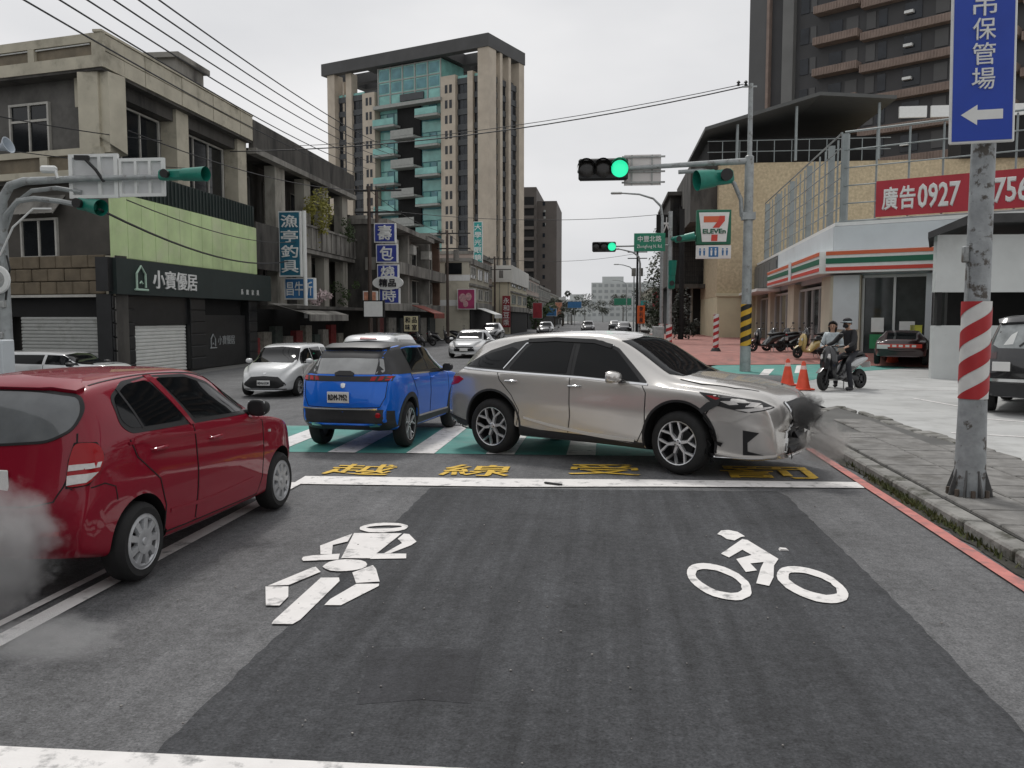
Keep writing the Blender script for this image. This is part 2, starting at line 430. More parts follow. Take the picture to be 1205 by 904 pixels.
tf = [(3.4, 34.0), (8.6, 35.4), (14.2, 32.2), (24, 26.5)]; tb_ = [(3.4, 36.7), (9.2, 38.0), (15.4, 34.5), (25, 29)]; tk = [(3.4, 80), (9.5, 80), (40, 70), (40, 42)]
tme = bpy.data.meshes.new('brick_terrace')
tme.from_pydata([(x, y, .04) for x, y in tf] + [(x, y, .40) for x, y in tb_] + [(x, y, .42) for x, y in tk], [], [(i, i + 1, i + 5, i + 4) for i in range(3)] + [(4 + i, 5 + i, 9 + i, 8 + i) for i in range(3)])
tme.materials.append(M_brickp); link('brick_terrace', tme, None, 'structure')

# pavement slabs between kerb and lot
def pave_right(y): return 5.09 + (y - 10.93) * (4.62 - 5.09) / 6.8
pv = sheet('pavement', [(3.36, 3.0), (5.6, 3.0), (5.1, 10.9), (4.6, 17.6), (4.1, 16.6), (3.62, 15.2), (3.36, 13.6)], 0.10, mat('pavement_bed', (0.09, 0.09, 0.085), var=.2))
slabs = []
rs = random.Random(5)
for i in range(4):
    mb = MB().box((0, 0, 0), (0.585, 0.585, 0.06), bev=0.012); o = mb.build('paving_slab', M_pave, pv); slabs.append(o.data)
    bpy.data.objects.remove(o)
y = 4.3
while y < 17:
    for k in range(4):
        x = 3.66 + 0.6 * k + 0.0
        lim = pave_right(y)
        if x + .25 > lim + .12: continue
        if y > 13.4 and x < 3.5 + (y - 13.2) * 0.33: continue
        o = link('paving_slab', slabs[rs.randrange(4)], pv)
        o.location = (x, y, 0.098 + rs.uniform(-.004, .004)); o.rotation_euler = (rs.uniform(-.006, .006), rs.uniform(-.006, .006), rs.choice((0, PI / 2, PI)))
    y += 0.6
kerb = MB().build('kerb', M_kerb, kind='structure')
path = [(3.24, 4.0 + i * 0.95) for i in range(11)] + [(3.30, 14.4), (3.50, 15.3), (3.82, 16.2), (4.2, 17.1), (4.75, 17.85)]
for (a, b) in zip(path, path[1:]):
    M, L = frame2(a, b)
    mb = MB().box((L / 2, 0, 0.052), (L - 0.012, 0.2, 0.118), bev=0.02)
    o = mb.build('kerb_stone', M_kerb, kerb)
    o.matrix_world = M @ Matrix.Rotation(rs.uniform(-.006, .006), 4, 'X')
for i in range(10):      # broken edge of the pavement towards the lot
    y = 10.9 + i * .7
    o = MB().box((0, 0, 0), (rs.uniform(.12, .3), rs.uniform(.5, .68), .07), bev=.02).build('edge_stone', M_kerb, pv)
    o.location = (pave_right(y) + .08 + rs.uniform(-.06, .06), y, 0.085); o.rotation_euler = (0, 0, .07 + rs.uniform(-.1, .1))

# weeds along the kerb
M_weed = mat('weed', (0.085, 0.10, 0.03), var=0.4, vs=8, stain=(0.12, 0.09, 0.03), ss=10)
wb = MB()
for i in range(900):
    u = rs.random()
    y = 6.6 + 5.0 * (rs.betavariate(1.6, 2.2))
    if rs.random() < .5: y = rs.choice((9.3, 9.7, 10.1, 8.95, 8.2)) + rs.gauss(0, .14)
    x = 3.11 + rs.gauss(0, .03); h = rs.uniform(.015, .08); a = rs.uniform(0, 6.28); w = rs.uniform(.006, .016)
    dx, dy = math.cos(a), math.sin(a); lx, ly = rs.uniform(-.05, .03), rs.uniform(-.04, .04)
    wb.add([(x - dx * w, y - dy * w, 0.004), (x + dx * w, y + dy * w, 0.004), (x + dx * w * .7 + lx * .6, y + dy * w * .7 + ly * .6, h * .7), (x + lx, y + ly, h)], [(0, 1, 2), (0, 2, 3)])
wb.build('kerb_weeds', M_weed, kind='stuff')
# gutter dirt: low ragged strip
gd = []
for i in range(40):
    gd.append((3.14, 5 + i * .26))
for i in reversed(range(40)):
    gd.append((3.14 - .05 - .10 * rs.random() - .12 * (8.0 < 5 + i * .26 < 10), 5 + i * .26))
sheet('gutter_dirt', gd, 0.010, mat('gutter_dirt', (0.045, 0.043, 0.035), rough=.95, var=.4, vs=9, bump=.6, bs=60))

# loose bits on the road
tag(MB().box((0, 0, .016), (.2, .035, .018), rz=-.45, bev=.006).box((.07, -.03, .014), (.1, .03, .016), rz=-.2, bev=.006).build('plastic_fragment', mat('black_trim', (0.012, 0.012, 0.013), rough=.45, var=.1), loc=(-.61, 9.52, 0.01)),
    'black broken strip of plastic lying across the white stop line', 'debris')
tag(MB().prism([(-.04, 0), (.035, 0), (.02, .012), (-.03, .016)], .05).build('paper_scrap', M_white, loc=(1.45, 7.0, 0.006)), 'small white scrap on the dark asphalt above the bicycle marking', 'litter')
pb = MB()
for i in range(160):      # grit
    x, y = rs.uniform(-3.3, 3.0), rs.uniform(3.4, 9.2); r_ = rs.uniform(.002, .006)
    pb.box((x, y, .006 + r_), (r_ * 2, r_ * 1.6, r_ * 1.2), rz=rs.uniform(0, 3))
pb.build('road_grit', mat('grit', (0.22, 0.21, 0.2), var=.5, vs=20), kind='stuff')

# ================================================================ buildings on the left
M_ink = mat('ink_black', (0.015, 0.015, 0.02), rough=0.6, var=0)
M_beige = mat('beige_concrete', (0.50, 0.465, 0.37), rough=0.9, var=0.15, vs=1.2, stain=(0.24, 0.22, 0.17), ss=0.9, st=(0.52, 0.72), bump=0.25, bs=18)
M_plaster = mat('grey_plaster', (0.15, 0.145, 0.135), rough=0.92, var=0.18, vs=1.0, stain=(0.07, 0.068, 0.062), ss=0.7, st=(0.45, 0.7), bump=0.3, bs=25)
M_conc2 = mat('weathered_concrete', (0.27, 0.26, 0.235), rough=0.92, var=0.2, vs=1.1, stain=(0.065, 0.06, 0.055), ss=0.8, st=(0.44, 0.68), bump=0.3, bs=20, stretch=(1, 1, .35))
M_dconc = mat('sooty_concrete', (0.085, 0.08, 0.072), rough=0.92, var=0.25, vs=1.5, stain=(0.03, 0.029, 0.027), ss=1.0, st=(0.45, 0.65), bump=0.3, bs=20, stretch=(1, 1, .3))
M_stone = mat('brown_stone', (0.155, 0.125, 0.085), rough=0.85, var=0.25, vs=2.2, bump=0.4, bs=14)
M_win = mat('window_glass', (0.012, 0.014, 0.016), rough=0.08, var=0.2, vs=2, spec=0.35)
M_frame = mat('window_frame_pale', (0.48, 0.47, 0.43), rough=0.6, var=0.15, vs=3)
M_shut = mat('shutter_steel', (0.46, 0.47, 0.45), rough=0.5, metal=0.2, var=0.1, vs=2, stain=(0.25, 0.25, 0.23), ss=2, st=(0.55, 0.75))
M_dtile = mat('black_tile', (0.016, 0.017, 0.018), rough=0.35, var=0.3, vs=3)
M_dark = mat('dark_interior', (0.012, 0.012, 0.012), rough=0.9, var=0.2)
M_lime = mat('lime_sheet', (0.56, 0.70, 0.36), rough=0.55, var=0.16, vs=0.8, stain=(0.66, 0.70, 0.48), ss=0.5, st=(0.5, 0.75))
M_dgreen = mat('dark_green_metal', (0.018, 0.030, 0.028), rough=0.55, var=0.15, vs=2)
M_signw = mat('sign_white', (0.75, 0.76, 0.74), rough=0.5, var=0.05, vs=5)
M_signteal = mat('sign_teal', (0.018, 0.13, 0.20), rough=0.5, var=0.12, vs=3)
M_signblue = mat('sign_blue', (0.03, 0.05, 0.30), rough=0.5, var=0.12, vs=3)
M_signblue2 = mat('sign_light_blue', (0.04, 0.17, 0.38), rough=0.5, var=0.12, vs=3)
M_steel = mat('galvanised_steel', (0.38, 0.39, 0.38), rough=0.5, metal=0.3, var=0.15, vs=6, stain=(0.2, 0.19, 0.17), ss=5, st=(0.55, 0.75))
M_leaf = mat('leaf_yellow_green', (0.20, 0.19, 0.03), rough=0.7, var=0.4, vs=3)
M_leaf2 = mat('leaf_dark_green', (0.035, 0.06, 0.015), rough=0.7, var=0.45, vs=2)
M_redtin = mat('red_tin', (0.22, 0.045, 0.028), rough=0.7, var=0.25, vs=2, stain=(0.10, 0.04, 0.03), ss=1.5)
M_bwire = mat('black_cable', (0.02, 0.02, 0.022), rough=0.6, var=0)

def slab(x0, x1, y0, y1, z0, z1, mb=None, mi=0, bev=0.0):
    mb = mb or MB()
    return mb.box(((x0 + x1) / 2, (y0 + y1) / 2, (z0 + z1) / 2), (abs(x1 - x0), abs(y1 - y0), abs(z1 - z0)), mi=mi, bev=bev)
def put(name, m, par, *dims, M=None, bev=0.0):
    o = slab(*dims, bev=bev).build(name, m, par)
    if M: o.matrix_local = M
    return o
def window(par, x0, x1, z0, z1, y=0.0, M=None, nx=2, split=None, fm=None, gm=None, fw=.07, d=.10, sill=True):
    """framed window: frame part with its glass pane as a sub-part; frame stands d proud of plane y"""
    mb = MB()
    slab(x0 - fw, x1 + fw, y - d, y + .02, z1, z1 + fw, mb); slab(x0 - fw, x1 + fw, y - d, y + .02, z0 - fw, z0, mb)
    slab(x0 - fw, x0, y - d, y + .02, z0, z1, mb); slab(x1, x1 + fw, y - d, y + .02, z0, z1, mb)
    for i in range(1, nx):
        xm = x0 + (x1 - x0) * i / nx
        slab(xm - fw * .4, xm + fw * .4, y - d * .9, y + .02, z0, z1, mb)
    if split: slab(x0, x1, y - d * .8, y + .02, z0 + (z1 - z0) * split - fw * .5, z0 + (z1 - z0) * split + fw * .5, mb)
    f = mb.build('window', fm or M_frame, par)
    g = slab(x0, x1, y - d * .35, y + .01, z0, z1).build('pane', gm or M_win, f)
    if M: f.matrix_local = M
    return f
def shutter(par, x0, x1, z0, z1, y, M=None, m=None, pitch=.11):
    mb = MB(); n = int((z1 - z0) / pitch)
    prof = []
    vs, fs = [], []
    for i in range(n):
        z = z0 + (z1 - z0) * i / n; h = (z1 - z0) / n
        for zz, yy in ((z, y), (z + h * .25, y - .035), (z + h * .7, y - .035), (z + h * .92, y)):
            vs += [(x0, yy, zz), (x1, yy, zz)]
    for i in range(len(vs) // 2 - 1): fs.append((2 * i, 2 * i + 1, 2 * i + 3, 2 * i + 2))
    o = mb.add(vs, fs).build('roller_shutter', m or M_shut, par)
    if M: o.matrix_local = M
    return o
def plant(name, label, cat, m, c, r, n, size, seed):
    r_ = thing(name, label, cat, c)
    foliage('leaves', m, r_, (0, 0, 0), r, n, size, seed, kind='stuff')
    return r_
def foliage(name, m, par, c, r, n, size, seed=1, kind=None, shape=None):
    """many small leaf faces through an uneven volume"""
    q = random.Random(seed); mb = MB()
    cl = [(Vector((q.gauss(0, .45), q.gauss(0, .45), q.gauss(0, .45))), q.uniform(.25, .5)) for _ in range(max(5, n // 70))]
    for i in range(n):
        cc, cr_ = q.choice(cl)
        d = Vector((q.gauss(0, 1), q.gauss(0, 1), q.gauss(0, 1))).normalized() * cr_ * q.uniform(.5, 1.0)
        p = cc + d
        p = Vector((c[0] + p.x * r[0], c[1] + p.y * r[1], c[2] + p.z * r[2]))
        a = Vector((q.gauss(0, 1), q.gauss(0, 1), q.gauss(0, .7))).normalized(); b = a.orthogonal().normalized()
        s = size * q.uniform(.6, 1.3)
        mb.add([p - a * s, p + b * s * .45, p + a * s, p - b * s * .45], [(0, 1, 2, 3)])
    return mb.build(name, m, par, kind=kind)

# ---------------------------------------------------------------- corner building: beige parapet, lime sheet, black shop front
b1 = thing('corner_building', 'three storey beige concrete corner building with lime green sheet above a black shop front', 'building', (-15, 24.4, 0), R(90))
wl_ = MB()
def plan_prism(poly, z0, z1, mb):
    n = len(poly)
    vs = [(p[0], p[1], z0) for p in poly] + [(p[0], p[1], z1) for p in poly]
    tr = tessellate_polygon([[Vector((p[0], p[1], 0)) for p in poly]])
    mb.add(vs, [(i, (i + 1) % n, (i + 1) % n + n, i + n) for i in range(n)] + [tuple(t) for t in tr] + [tuple(i + n for i in t) for t in tr])
plan_prism([(1.27, .9), (10.83, .9), (10.83, 9), (3.02, 9)], 6.25, 9.28, wl_)
plan_prism([(1.2, .55), (10.83, .55), (10.83, 9), (2.97, 9)], 0, 6.25, wl_)
wl_.build('wall', M_plaster, b1)
MA, LA = frame2((.21 * 9, .978 * 9), (0, 0))          # wall facing the camera, local x up to the corner at 9
# roof slab with soffit
rfm = MB(); plan_prism([(.06, .06), (10.85, .06), (10.85, 9), (1.95, 9)], 9.28, 9.36, rfm); rfm.build('roof', M_dconc, b1)
# parapet along the road: panels with open joints
pp = put('parapet', M_beige, b1, .14, 10.84, .10, .22, 9.36, 10.28)
for r_ in range(2):
    for i in range(9):
        x0 = .02 + i * 1.204
        put('parapet_panel', M_beige, pp, x0 + .012, x0 + 1.19, 0 + .01 * (i % 2), .10, 9.36 + r_ * .50 + .01, 9.36 + r_ * .50 + .48)
put('parapet_cap', M_beige, pp, -.02, 10.85, -.03, .26, 10.36, 10.43)
# parapet towards the camera: frame with rounded slots
pa = MB()
slab(0, 9, 0, .16, 9.36, 9.72, pa); slab(0, 9, 0, .16, 10.10, 10.36, pa)
slab(8.62, 8.99, .003, .157, 9.72, 10.10, pa)
for i in range(1, 4): slab(8.62 - i * 2.35 - .12, 8.62 - i * 2.35 + .12, .003, .157, 9.72, 10.10, pa)
o = pa.build('slotted_parapet', M_beige, b1); o.matrix_local = MA
for i in range(4):
    x1 = 8.62 - i * 2.35 - .10; x0 = x1 - 2.10
    q = slab(max(0.1, x0), x1, .10, .15, 9.72, 10.10).build('slot_panel', mat('slot_brown', (0.17, 0.14, 0.095), var=.25, vs=3, bump=.2), o)
    q = MB().cyl((max(.1, x0), .05, 10.055), (x1, .05, 10.065), .022, n=8).build('rail', M_signw, o)
# third floor wall towards the camera
w3 = put('wall', M_plaster, b1, 0, 8.5, .62, .9, 6.9, 9.28, M=MA)
window(b1, 4.75, 6.25, 7.10, 8.60, .62, MA, nx=2, split=.68)
put('rain_stain_pipe', M_beige, b1, 7.42, 7.58, .50, .64, 8.4, 9.28, M=MA)
# second floor balcony band with brown recesses
bb = MB(); slab(0, 8.75, .08, .25, 6.86, 7.05, bb); slab(0, 8.75, .08, .25, 6.22, 6.42, bb); slab(6.36, 6.66, .083, .247, 6.42, 6.86, bb); slab(8.45, 8.75, .083, .247, 6.42, 6.86, bb)
o = bb.build('balcony_band', M_beige, b1); o.matrix_local = MA
for x0, x1 in ((.2, 6.36), (6.66, 8.45)): slab(x0, x1, .16, .22, 6.42, 6.86).build('slot_panel', MATS['slot_brown'], o)
put('balcony_soffit', M_dconc, b1, 0, 8.7, .25, .8, 6.1, 6.22, M=MA)
put('wall', mat('brown_plaster', (0.085, 0.078, 0.068), rough=.9, var=.25, vs=1.2, bump=.3), b1, 0, 8.6, .5, .75, 3.85, 6.1, M=MA)
window(b1, 5.15, 6.50, 3.86, 4.98, .5, MA, nx=2)
aw = MB().add([(4.9, .5, 5.75), (6.9, .5, 5.75), (6.8, .05, 5.15), (4.8, .05, 5.15)], [(0, 1, 2, 3)])
for i in range(7): aw.tube([(4.9 + i * .33, .49, 5.73), (4.82 + i * .33, .06, 5.13)], .02, n=5)
o = aw.build('window_awning', M_conc2, b1); o.matrix_local = MA
# brown stone blocks
sb = put('stone_band', M_dconc, b1, 0, 8.58, .36, .52, 2.62, 3.84, M=MA)
blk = []
for i in range(3):
    o = MB().box((0, 0, 0), (.635, .14, .385), bev=.025).build('stone_block', M_stone); blk.append(o.data); bpy.data.objects.remove(o)
rs = random.Random(21)
for r_ in range(3):
    for i in range(13):
        x = 8.24 - i * .655 - (.33 if r_ % 2 else 0)
        if x < .4: continue
        o = link('stone_block', blk[rs.randrange(3)], sb); o.location = (x, .34 + rs.uniform(-.02, .02), 2.83 + r_ * .405)
put('strip', M_frame, b1, 0, 8.8, .2, .5, 2.54, 2.62, M=MA)
put('shutter_box', M_dark, b1, 0, 8.5, .42, .6, 1.93, 2.54, M=MA)
shutter(b1, 5.0, 8.68, .02, 1.93, .40, MA)
shutter(b1, .6, 4.6, .02, 1.93, .40, MA)
col = put('tile_column', M_dconc, b1, 8.68, 9.0, .22, .72, 0, 3.8, M=MA)
for k in range(9): slab(8.66, 9.02, .18, .22, .05 + k * .42, .43 + k * .42, bev=.02).build('tile', M_plaster if k < 6 else M_beige, col)
# pillars and glazing of the third floor along the road
for x0, x1 in ((-.0, .95), (4.7, 5.8), (9.75, 10.83)):
    put('pillar', M_beige, b1, x0 + .22, x1, .3, .95, 6.25, 9.28)
put('pillar', M_beige, b1, 8.55, 8.97, .25, .95, 6.9, 9.28, M=MA)
for x0, x1, k in ((1.0, 4.66, 3), (5.86, 9.7, 3)):
    window(b1, x0 + .06, x1 - .06, 6.7, 8.75, .9, None, nx=k, fw=.06)
put('beam', M_dconc, b1, .3, 10.83, .42, .9, 8.86, 9.28)
put('sill_wall', M_plaster, b1, .3, 10.83, .32, .9, 6.2, 6.66)
o = MB().add([(.2, .3, 7.35), (2.9, .3, 6.9), (2.9, -.35, 6.5), (.2, -.35, 6.95)], [(0, 1, 2, 3)]).build('awning', M_dgreen, b1)
# dark metal fascia made of vertical ribs, lime sheet, sign board
fa = put('metal_fascia', M_dgreen, b1, .5, 10.9, .06, .2, 5.72, 6.62)
for i in range(40): slab(.52 + i * .26, .52 + i * .26 + .06, .02, .06, 5.74, 6.6).build('rib', M_dgreen, fa)
ls = put('lime_panel', M_lime, b1, .18, 10.88, -.02, .06, 3.74, 5.72)
for i in range(13):
    slab(.18 + i * .823, .18 + i * .823 + .80, -.045, -.02, 3.76, 5.70).build('panel_strip', M_lime, ls)
sg = put('shop_sign', M_dgreen, b1, .0, 11.9, -.22, .05, 2.62, 3.72)
slab(-.25, .0, -.1, .3, 2.7, 3.72).build('sign_return', M_dtile, sg)
FM = Matrix.Translation((0, -.22, 0))
lettering('sign_lettering', '小寶優居', FM @ Matrix.Translation((3.55, 0, 3.16)), M_signw, sg, width=3.0, height=.62, depth=.06, bold=.012)
def house_mark(par, cx, cz, s, y, m):
    mb = MB(); t = .05 * s
    pts = [(-.36, -.5), (-.36, .18), (0, .52), (.36, .18), (.36, -.42)]
    mb.tube([(cx + a * s, y - .02, cz + b * s) for a, b in pts], t, n=6)
    mb.tube([(cx + a * s, y - .02, cz + b * s) for a, b in ((-.5, -.52), (.55, -.52))], t, n=6)
    mb.tube([(cx + a * s, y - .02, cz + b * s) for a, b in ((-.12, -.25), (0, -.15), (.12, -.25))], t * .8, n=6)
    return mb.build('house_logo', m, par)
house_mark(sg, 1.3, 3.16, .72, -.24, mat('sign_mint', (0.45, 0.62, 0.5), var=.05))
for i, ch in enumerate('系統家具'): lettering('sign_lettering', ch, FM @ Matrix.Translation((8.9 + i * .52, 0, 2.95)), M_signw, sg, height=.22, depth=.03, res=1)
# ground floor
put('shop_wall', M_dark, b1, .5, 10.8, .35, .56, 0, 2.62)
for x0, x1 in ((.05, 1.3), (4.95, 6.1), (10.0, 10.85)):
    c_ = put('tile_pier', M_dtile, b1, x0, x1, .02, .5, 0, 2.62)
    for k in range(6): slab(x0 + .02, x1 - .02, -.02, .02, .04 + k * .43, .43 + k * .43, bev=.015).build('tile', M_dtile, c_)
shutter(b1, 1.35, 4.9, .02, 1.66, .2, None, mat('shutter_white', (0.66, 0.67, 0.64), rough=.5, var=.08, vs=3))
put('lintel', M_dtile, b1, 1.3, 4.95, .1, .5, 1.66, 2.62)
pn = put('door_panel', M_dtile, b1, 6.2, 9.9, .12, .35, 0, 2.0)
house_mark(pn, 6.9, 1.0, .5, .12, mat('sign_grey', (0.3, 0.32, 0.32), var=.05))
lettering('panel_lettering', '小寶優居', Matrix.Translation((8.1, .12, 1.02)), MATS['sign_grey'], pn, width=1.5, depth=.02, res=1)
# roof house
ph = MB(); slab(8.3, 10.6, 2.0, 4.6, 9.36, 12.1, ph); slab(8.1, 10.8, 1.8, 4.8, 12.1, 12.3, ph)
ph.build('roof_house', M_conc2, b1)

# ---------------------------------------------------------------- second building: weathered, balconies with plants
b2 = thing('balcony_building', 'weathered grey concrete building with open balconies and plants, beside the lime sheet', 'building', (-15, 35.3, 0), R(90))
L2 = 14.5
w_ = MB(); slab(0, L2, 1.5, 9, 0, 9.2, w_); w_.build('wall', M_dconc, b2)
put('roof', M_dconc, b2, 0, L2, .25, 9, 8.98, 9.1)
M_pil = mat('pillar_concrete', (0.36, 0.345, 0.30), rough=.9, var=.15, vs=1.3, stain=(.16, .15, .13), ss=1.2, st=(.5, .7), stretch=(1, 1, .35))
pr = put('roof_parapet', M_dconc, b2, 0, L2, 0, .22, 9.1, 10.28)
put('ledge', M_conc2, b2, 0, L2, -.12, .3, 8.86, 9.1)
for x0, x1 in ((2.9, 4.1), (6.7, 7.6), (9.5, 10.4), (12.9, 13.8)):
    put('pillar', M_pil, b2, x0, x1, .25, .75, 5.3, 8.86)
    put('pillar', M_pil, b2, x0 + .2, x1 + .1, .3, .8, 2.4, 5.3)
put('floor_slab', M_conc2, b2, 0, L2, .0, 1.5, 5.15, 5.35)
bw = put('balcony_wall', M_conc2, b2, 4.2, L2, -.05, .12, 5.38, 6.45)
for i in range(13): slab(4.28 + i * .8, 4.28 + i * .8 + .14, -.12, -.05, 5.42, 6.42).build('baluster', M_conc2, bw)
put('cornice', M_conc2, b2, 3.6, L2, -.14, .2, 6.45, 6.56)
put('balcony_wall', M_dconc, b2, 0, 4.2, -.02, .12, 4.0, 6.0)
for x0, x1 in ((.4, 2.7), (4.4, 6.4), (7.9, 9.3), (10.7, 12.6)):
    window(b2, x0, x1, 6.4, 8.3, 1.5, None, nx=2, fm=M_conc2, fw=.05)
    window(b2, x0, x1, 3.2, 4.9, 1.5, None, nx=2, fm=M_conc2, fw=.05)
put('canopy', M_dconc, b2, 1.0, L2, -1.4, .3, 2.30, 2.45)
cp = MB().add([(.7, -.2, 2.55), (6.6, -.2, 2.55), (6.4, -2.0, 2.05), (.9, -2.0, 2.05)], [(0, 1, 2, 3)]); slab(.9, 6.4, -2.04, -1.99, 1.75, 2.05, cp)
cp.build('shop_awning', M_conc2, b2)
put('shop_front', M_dark, b2, 0, L2, .8, 1.0, 0, 2.3)
for i in range(10):
    put('shop_stock', mat('stock_%d' % (i % 4), ((.25, .04, .04), (.30, .28, .24), (.08, .10, .09), (.35, .33, .3))[i % 4], var=.4, vs=6), b2, .5 + i * 1.35, 1.4 + i * 1.35, .5, .8, .1, 1.0 + .5 * ((i * 7) % 3) / 2)
plant('potted_shrub', 'large yellow green shrub growing on the upper balcony', 'plant', M_leaf, (-14.7, 42.4, 7.2), (.9, 1.5, 1.3), 1100, .10, 3)
plant('balcony_bush', 'small green bush on the balcony end near the red tin shed', 'plant', M_leaf2, (-14.9, 48.5, 6.85), (.6, 1.3, .7), 500, .08, 4)
plant('potted_plant', 'potted greenery standing on the shop canopy', 'plant', M_leaf2, (-15.3, 47.6, 3.1), (.8, 1.4, 1.0), 450, .08, 5)
plant('flowering_plant', 'pale pink flowering plant on the canopy below the pillar', 'plant', mat('blossom', (0.62, 0.50, 0.50), var=.3, vs=8), (-15.2, 43.8, 3.0), (.6, 1.6, .55), 380, .09, 6)
# blade signs of the fishing shop
def blade_sign(name, label, x0, x1, y, z0, z1, face_m, text, text_m, frame_m, group=None, d=.28, horizontal=False, tw=.78, bold=.02, lead=1.0, th=.92):
    r_ = thing(name, label, 'sign', ((x0 + x1) / 2, y, z0), 0, group)
    w, h = x1 - x0, z1 - z0
    slab(-w / 2, w / 2, -d / 2, d / 2, 0, h).build('sign_box', frame_m, r_)
    p = slab(-w / 2 + .06, w / 2 - .06, -d / 2 - .02, -d / 2, .06, h - .06).build('sign_face', face_m, r_)
    if text:
        M = Matrix.Translation((0, -d / 2 - .022, h / 2))
        if horizontal: lettering('lettering', text, M, text_m, p, width=w * .86, height=h * .66, depth=.02, bold=bold, res=1)
        else:
            n = len(text); ch = h * th / n
            for i, c_ in enumerate(text):
                lettering('lettering', c_, Matrix.Translation((0, -d / 2 - .022, h * (1 + th) / 2 - ch * (i + .5))), text_m, p, width=w * tw, height=ch * .84, depth=.02, bold=bold, res=1)
    return r_
fs = blade_sign('blade_sign', 'tall teal vertical sign with white lettering on the weathered building', -15.0, -13.95, 38, 3.78, 6.75, M_signteal, '漁亭釣具', M_signw, M_signw)
MB().cyl((.62, .1, -1.9), (.62, .1, 3.0), .09, n=10).build('sign_pole', M_signw, fs)
MB().cyl((-.5, 0, 1.2), (-1.2, 0, 1.2), .05, n=8).build('bracket', M_steel, fs)
blade_sign('blade_sign', 'light blue sign board with white lettering under the tall teal sign', -15.0, -13.55, 38.6, 2.75, 3.75, M_signblue2, '昌牛祈', M_signw, M_signw, horizontal=True)

# ---------------------------------------------------------------- red tin shed and old three storey house with the blue sign stack
tn = thing('roof_shed', 'red corrugated tin shed on a roof behind the blue sign stack', 'shed', (-15.5, 48.5, 6.4), R(90))
for i in range(26): slab(1.6 + i * .16, 1.6 + i * .16 + .11, -.03, .05, 0, 1.55).build('tin_rib', M_redtin, tn)
slab(1.6, 5.8, .05, 3, 0, 1.5).build('wall', M_redtin, tn)
slab(1.4, 6.0, -.15, 3.2, 1.55, 1.62).build('roof', M_dconc, tn)
b3 = thing('old_house', 'old grey three storey house with flat roof slab behind the blue sign stack', 'house', (-13.6, 50, 0), R(90))
L3 = 19.5
slab(0, L3, .8, 9, 0, 8.0).build('wall', M_conc2, b3)
slab(-.3, 13.5, -.6, 9, 7.45, 7.75).build('roof', M_conc2, b3)
slab(13.5, L3, -.2, 9, 8.0, 8.25).build('roof', M_conc2, b3)
slab(-.2, L3, -.3, .8, 4.75, 5.5).build('balcony', M_conc2, b3)
slab(-.2, L3, -.2, .8, 2.35, 2.85).build('canopy', M_conc2, b3)
slab(-.15, .0, .0, 9, 0, 7.45).build('gable_wall', M_dconc, b3)
for x0, x1 in ((1.0, 3.2), (3.9, 6.5), (8.0, 10.6), (11.6, 15), (16, 18.8)):
    window(b3, x0, x1, 5.7, 7.2, .8, None, nx=2, fw=.08)
    window(b3, x0, x1, 3.0, 4.6, .8, None, nx=2, fw=.08)
for x0 in (.2, 7.0, 13.8): slab(x0, x0 + .45, -.1, .8, 2.85, 7.45).build('pillar', M_conc2, b3)
slab(19.2, L3 + .1, .2, 9, 2.9, 8.4).build('brick_gable', mat('brown_brick', (0.14, 0.085, 0.06), var=.25, vs=2), b3)
slab(0, L3, .6, .79, 0, 2.35).build('shop_front', M_dark, b3)
for i in range(6):
    slab(.6 + i * 3.2, 2.6 + i * 3.2, .45, .6, .1, 1.9).build('shop_door', mat('door_%d' % (i % 3), ((.12, .02, .02), (.2, .19, .17), (.05, .06, .06))[i % 3], var=.4, vs=4), b3)
for i in range(3):
    ac = MB(); slab(3.3 + i * 5.2, 4.2 + i * 5.2, -.15, .5, 6.3, 6.9, ac); ac.build('air_conditioner', M_frame, b3)
for label, x0, x1, z0, z1, tx in (('upper blue sign panel of the stack, with a single white character', -13.35, -12.1, 6.2, 7.3, '壽'), ('second blue sign panel of the stack, below the top one', -13.25, -12.0, 5.05, 6.1, '包'),
                          ('third blue sign panel of the stack, just above the white oval plate', -13.2, -11.95, 4.15, 4.95, '燒'), ('lowest blue sign panel of the stack, under the white oval plate', -13.1, -11.9, 2.7, 3.6, '時')):
    blade_sign('stack_sign', label, x0, x1, 48.2, z0, z1, M_signblue, tx, M_signw, M_signw, group='blue sign panels stacked on one bracket', bold=.03, tw=.66)
ov = thing('oval_sign', 'white oval sign plate with dark lettering amid the blue panels', 'sign', (-12.55, 48.0, 3.9), 0)
o = MB().lathe([(0, -.12), (.86, -.12), (.9, -.08), (.9, .08), (0, .08)], 28, M=Matrix.Diagonal((1, 1, .45, 1)) @ Matrix.Rotation(R(90), 4, 'X')).build('oval_plate', M_signw, ov)
lettering('lettering', '精品', Matrix.Translation((0, -.13, 0)), M_ink, ov, width=1.0, height=.46, depth=.02, bold=.03, res=1)
sp_ = MB().cyl((-13.3, 48.5, 0), (-13.3, 48.5, 9.2), .10, n=8); sp_.build('sign_post', mat('rust_post', (0.07, 0.05, 0.04), var=.3), None)
tag(bpy.data.objects['sign_post'], 'dark rusty post carrying the blue sign stack', 'post')
blade_sign('blade_sign', 'small orange and cream poster board on a post before the old house', -13.7, -12.9, 47.0, 2.3, 3.4, mat('poster_orange', (.55, .25, .16), var=.4, vs=4), None, None, M_signw)
ys_ = blade_sign('blade_sign', 'cream square sign with four dark characters above the shop doors', -11.8, -10.85, 48.6, 1.05, 2.05, mat('sign_cream', (0.62, 0.56, 0.36), var=.06), None, None, M_ink)
for i, ch in enumerate('和品味室'): lettering('lettering', ch, Matrix.Translation((-.2 + .4 * (i % 2), -.165, .72 - .42 * (i // 2))), M_ink, ys_, width=.3, height=.34, depth=.01, bold=.03, res=1)

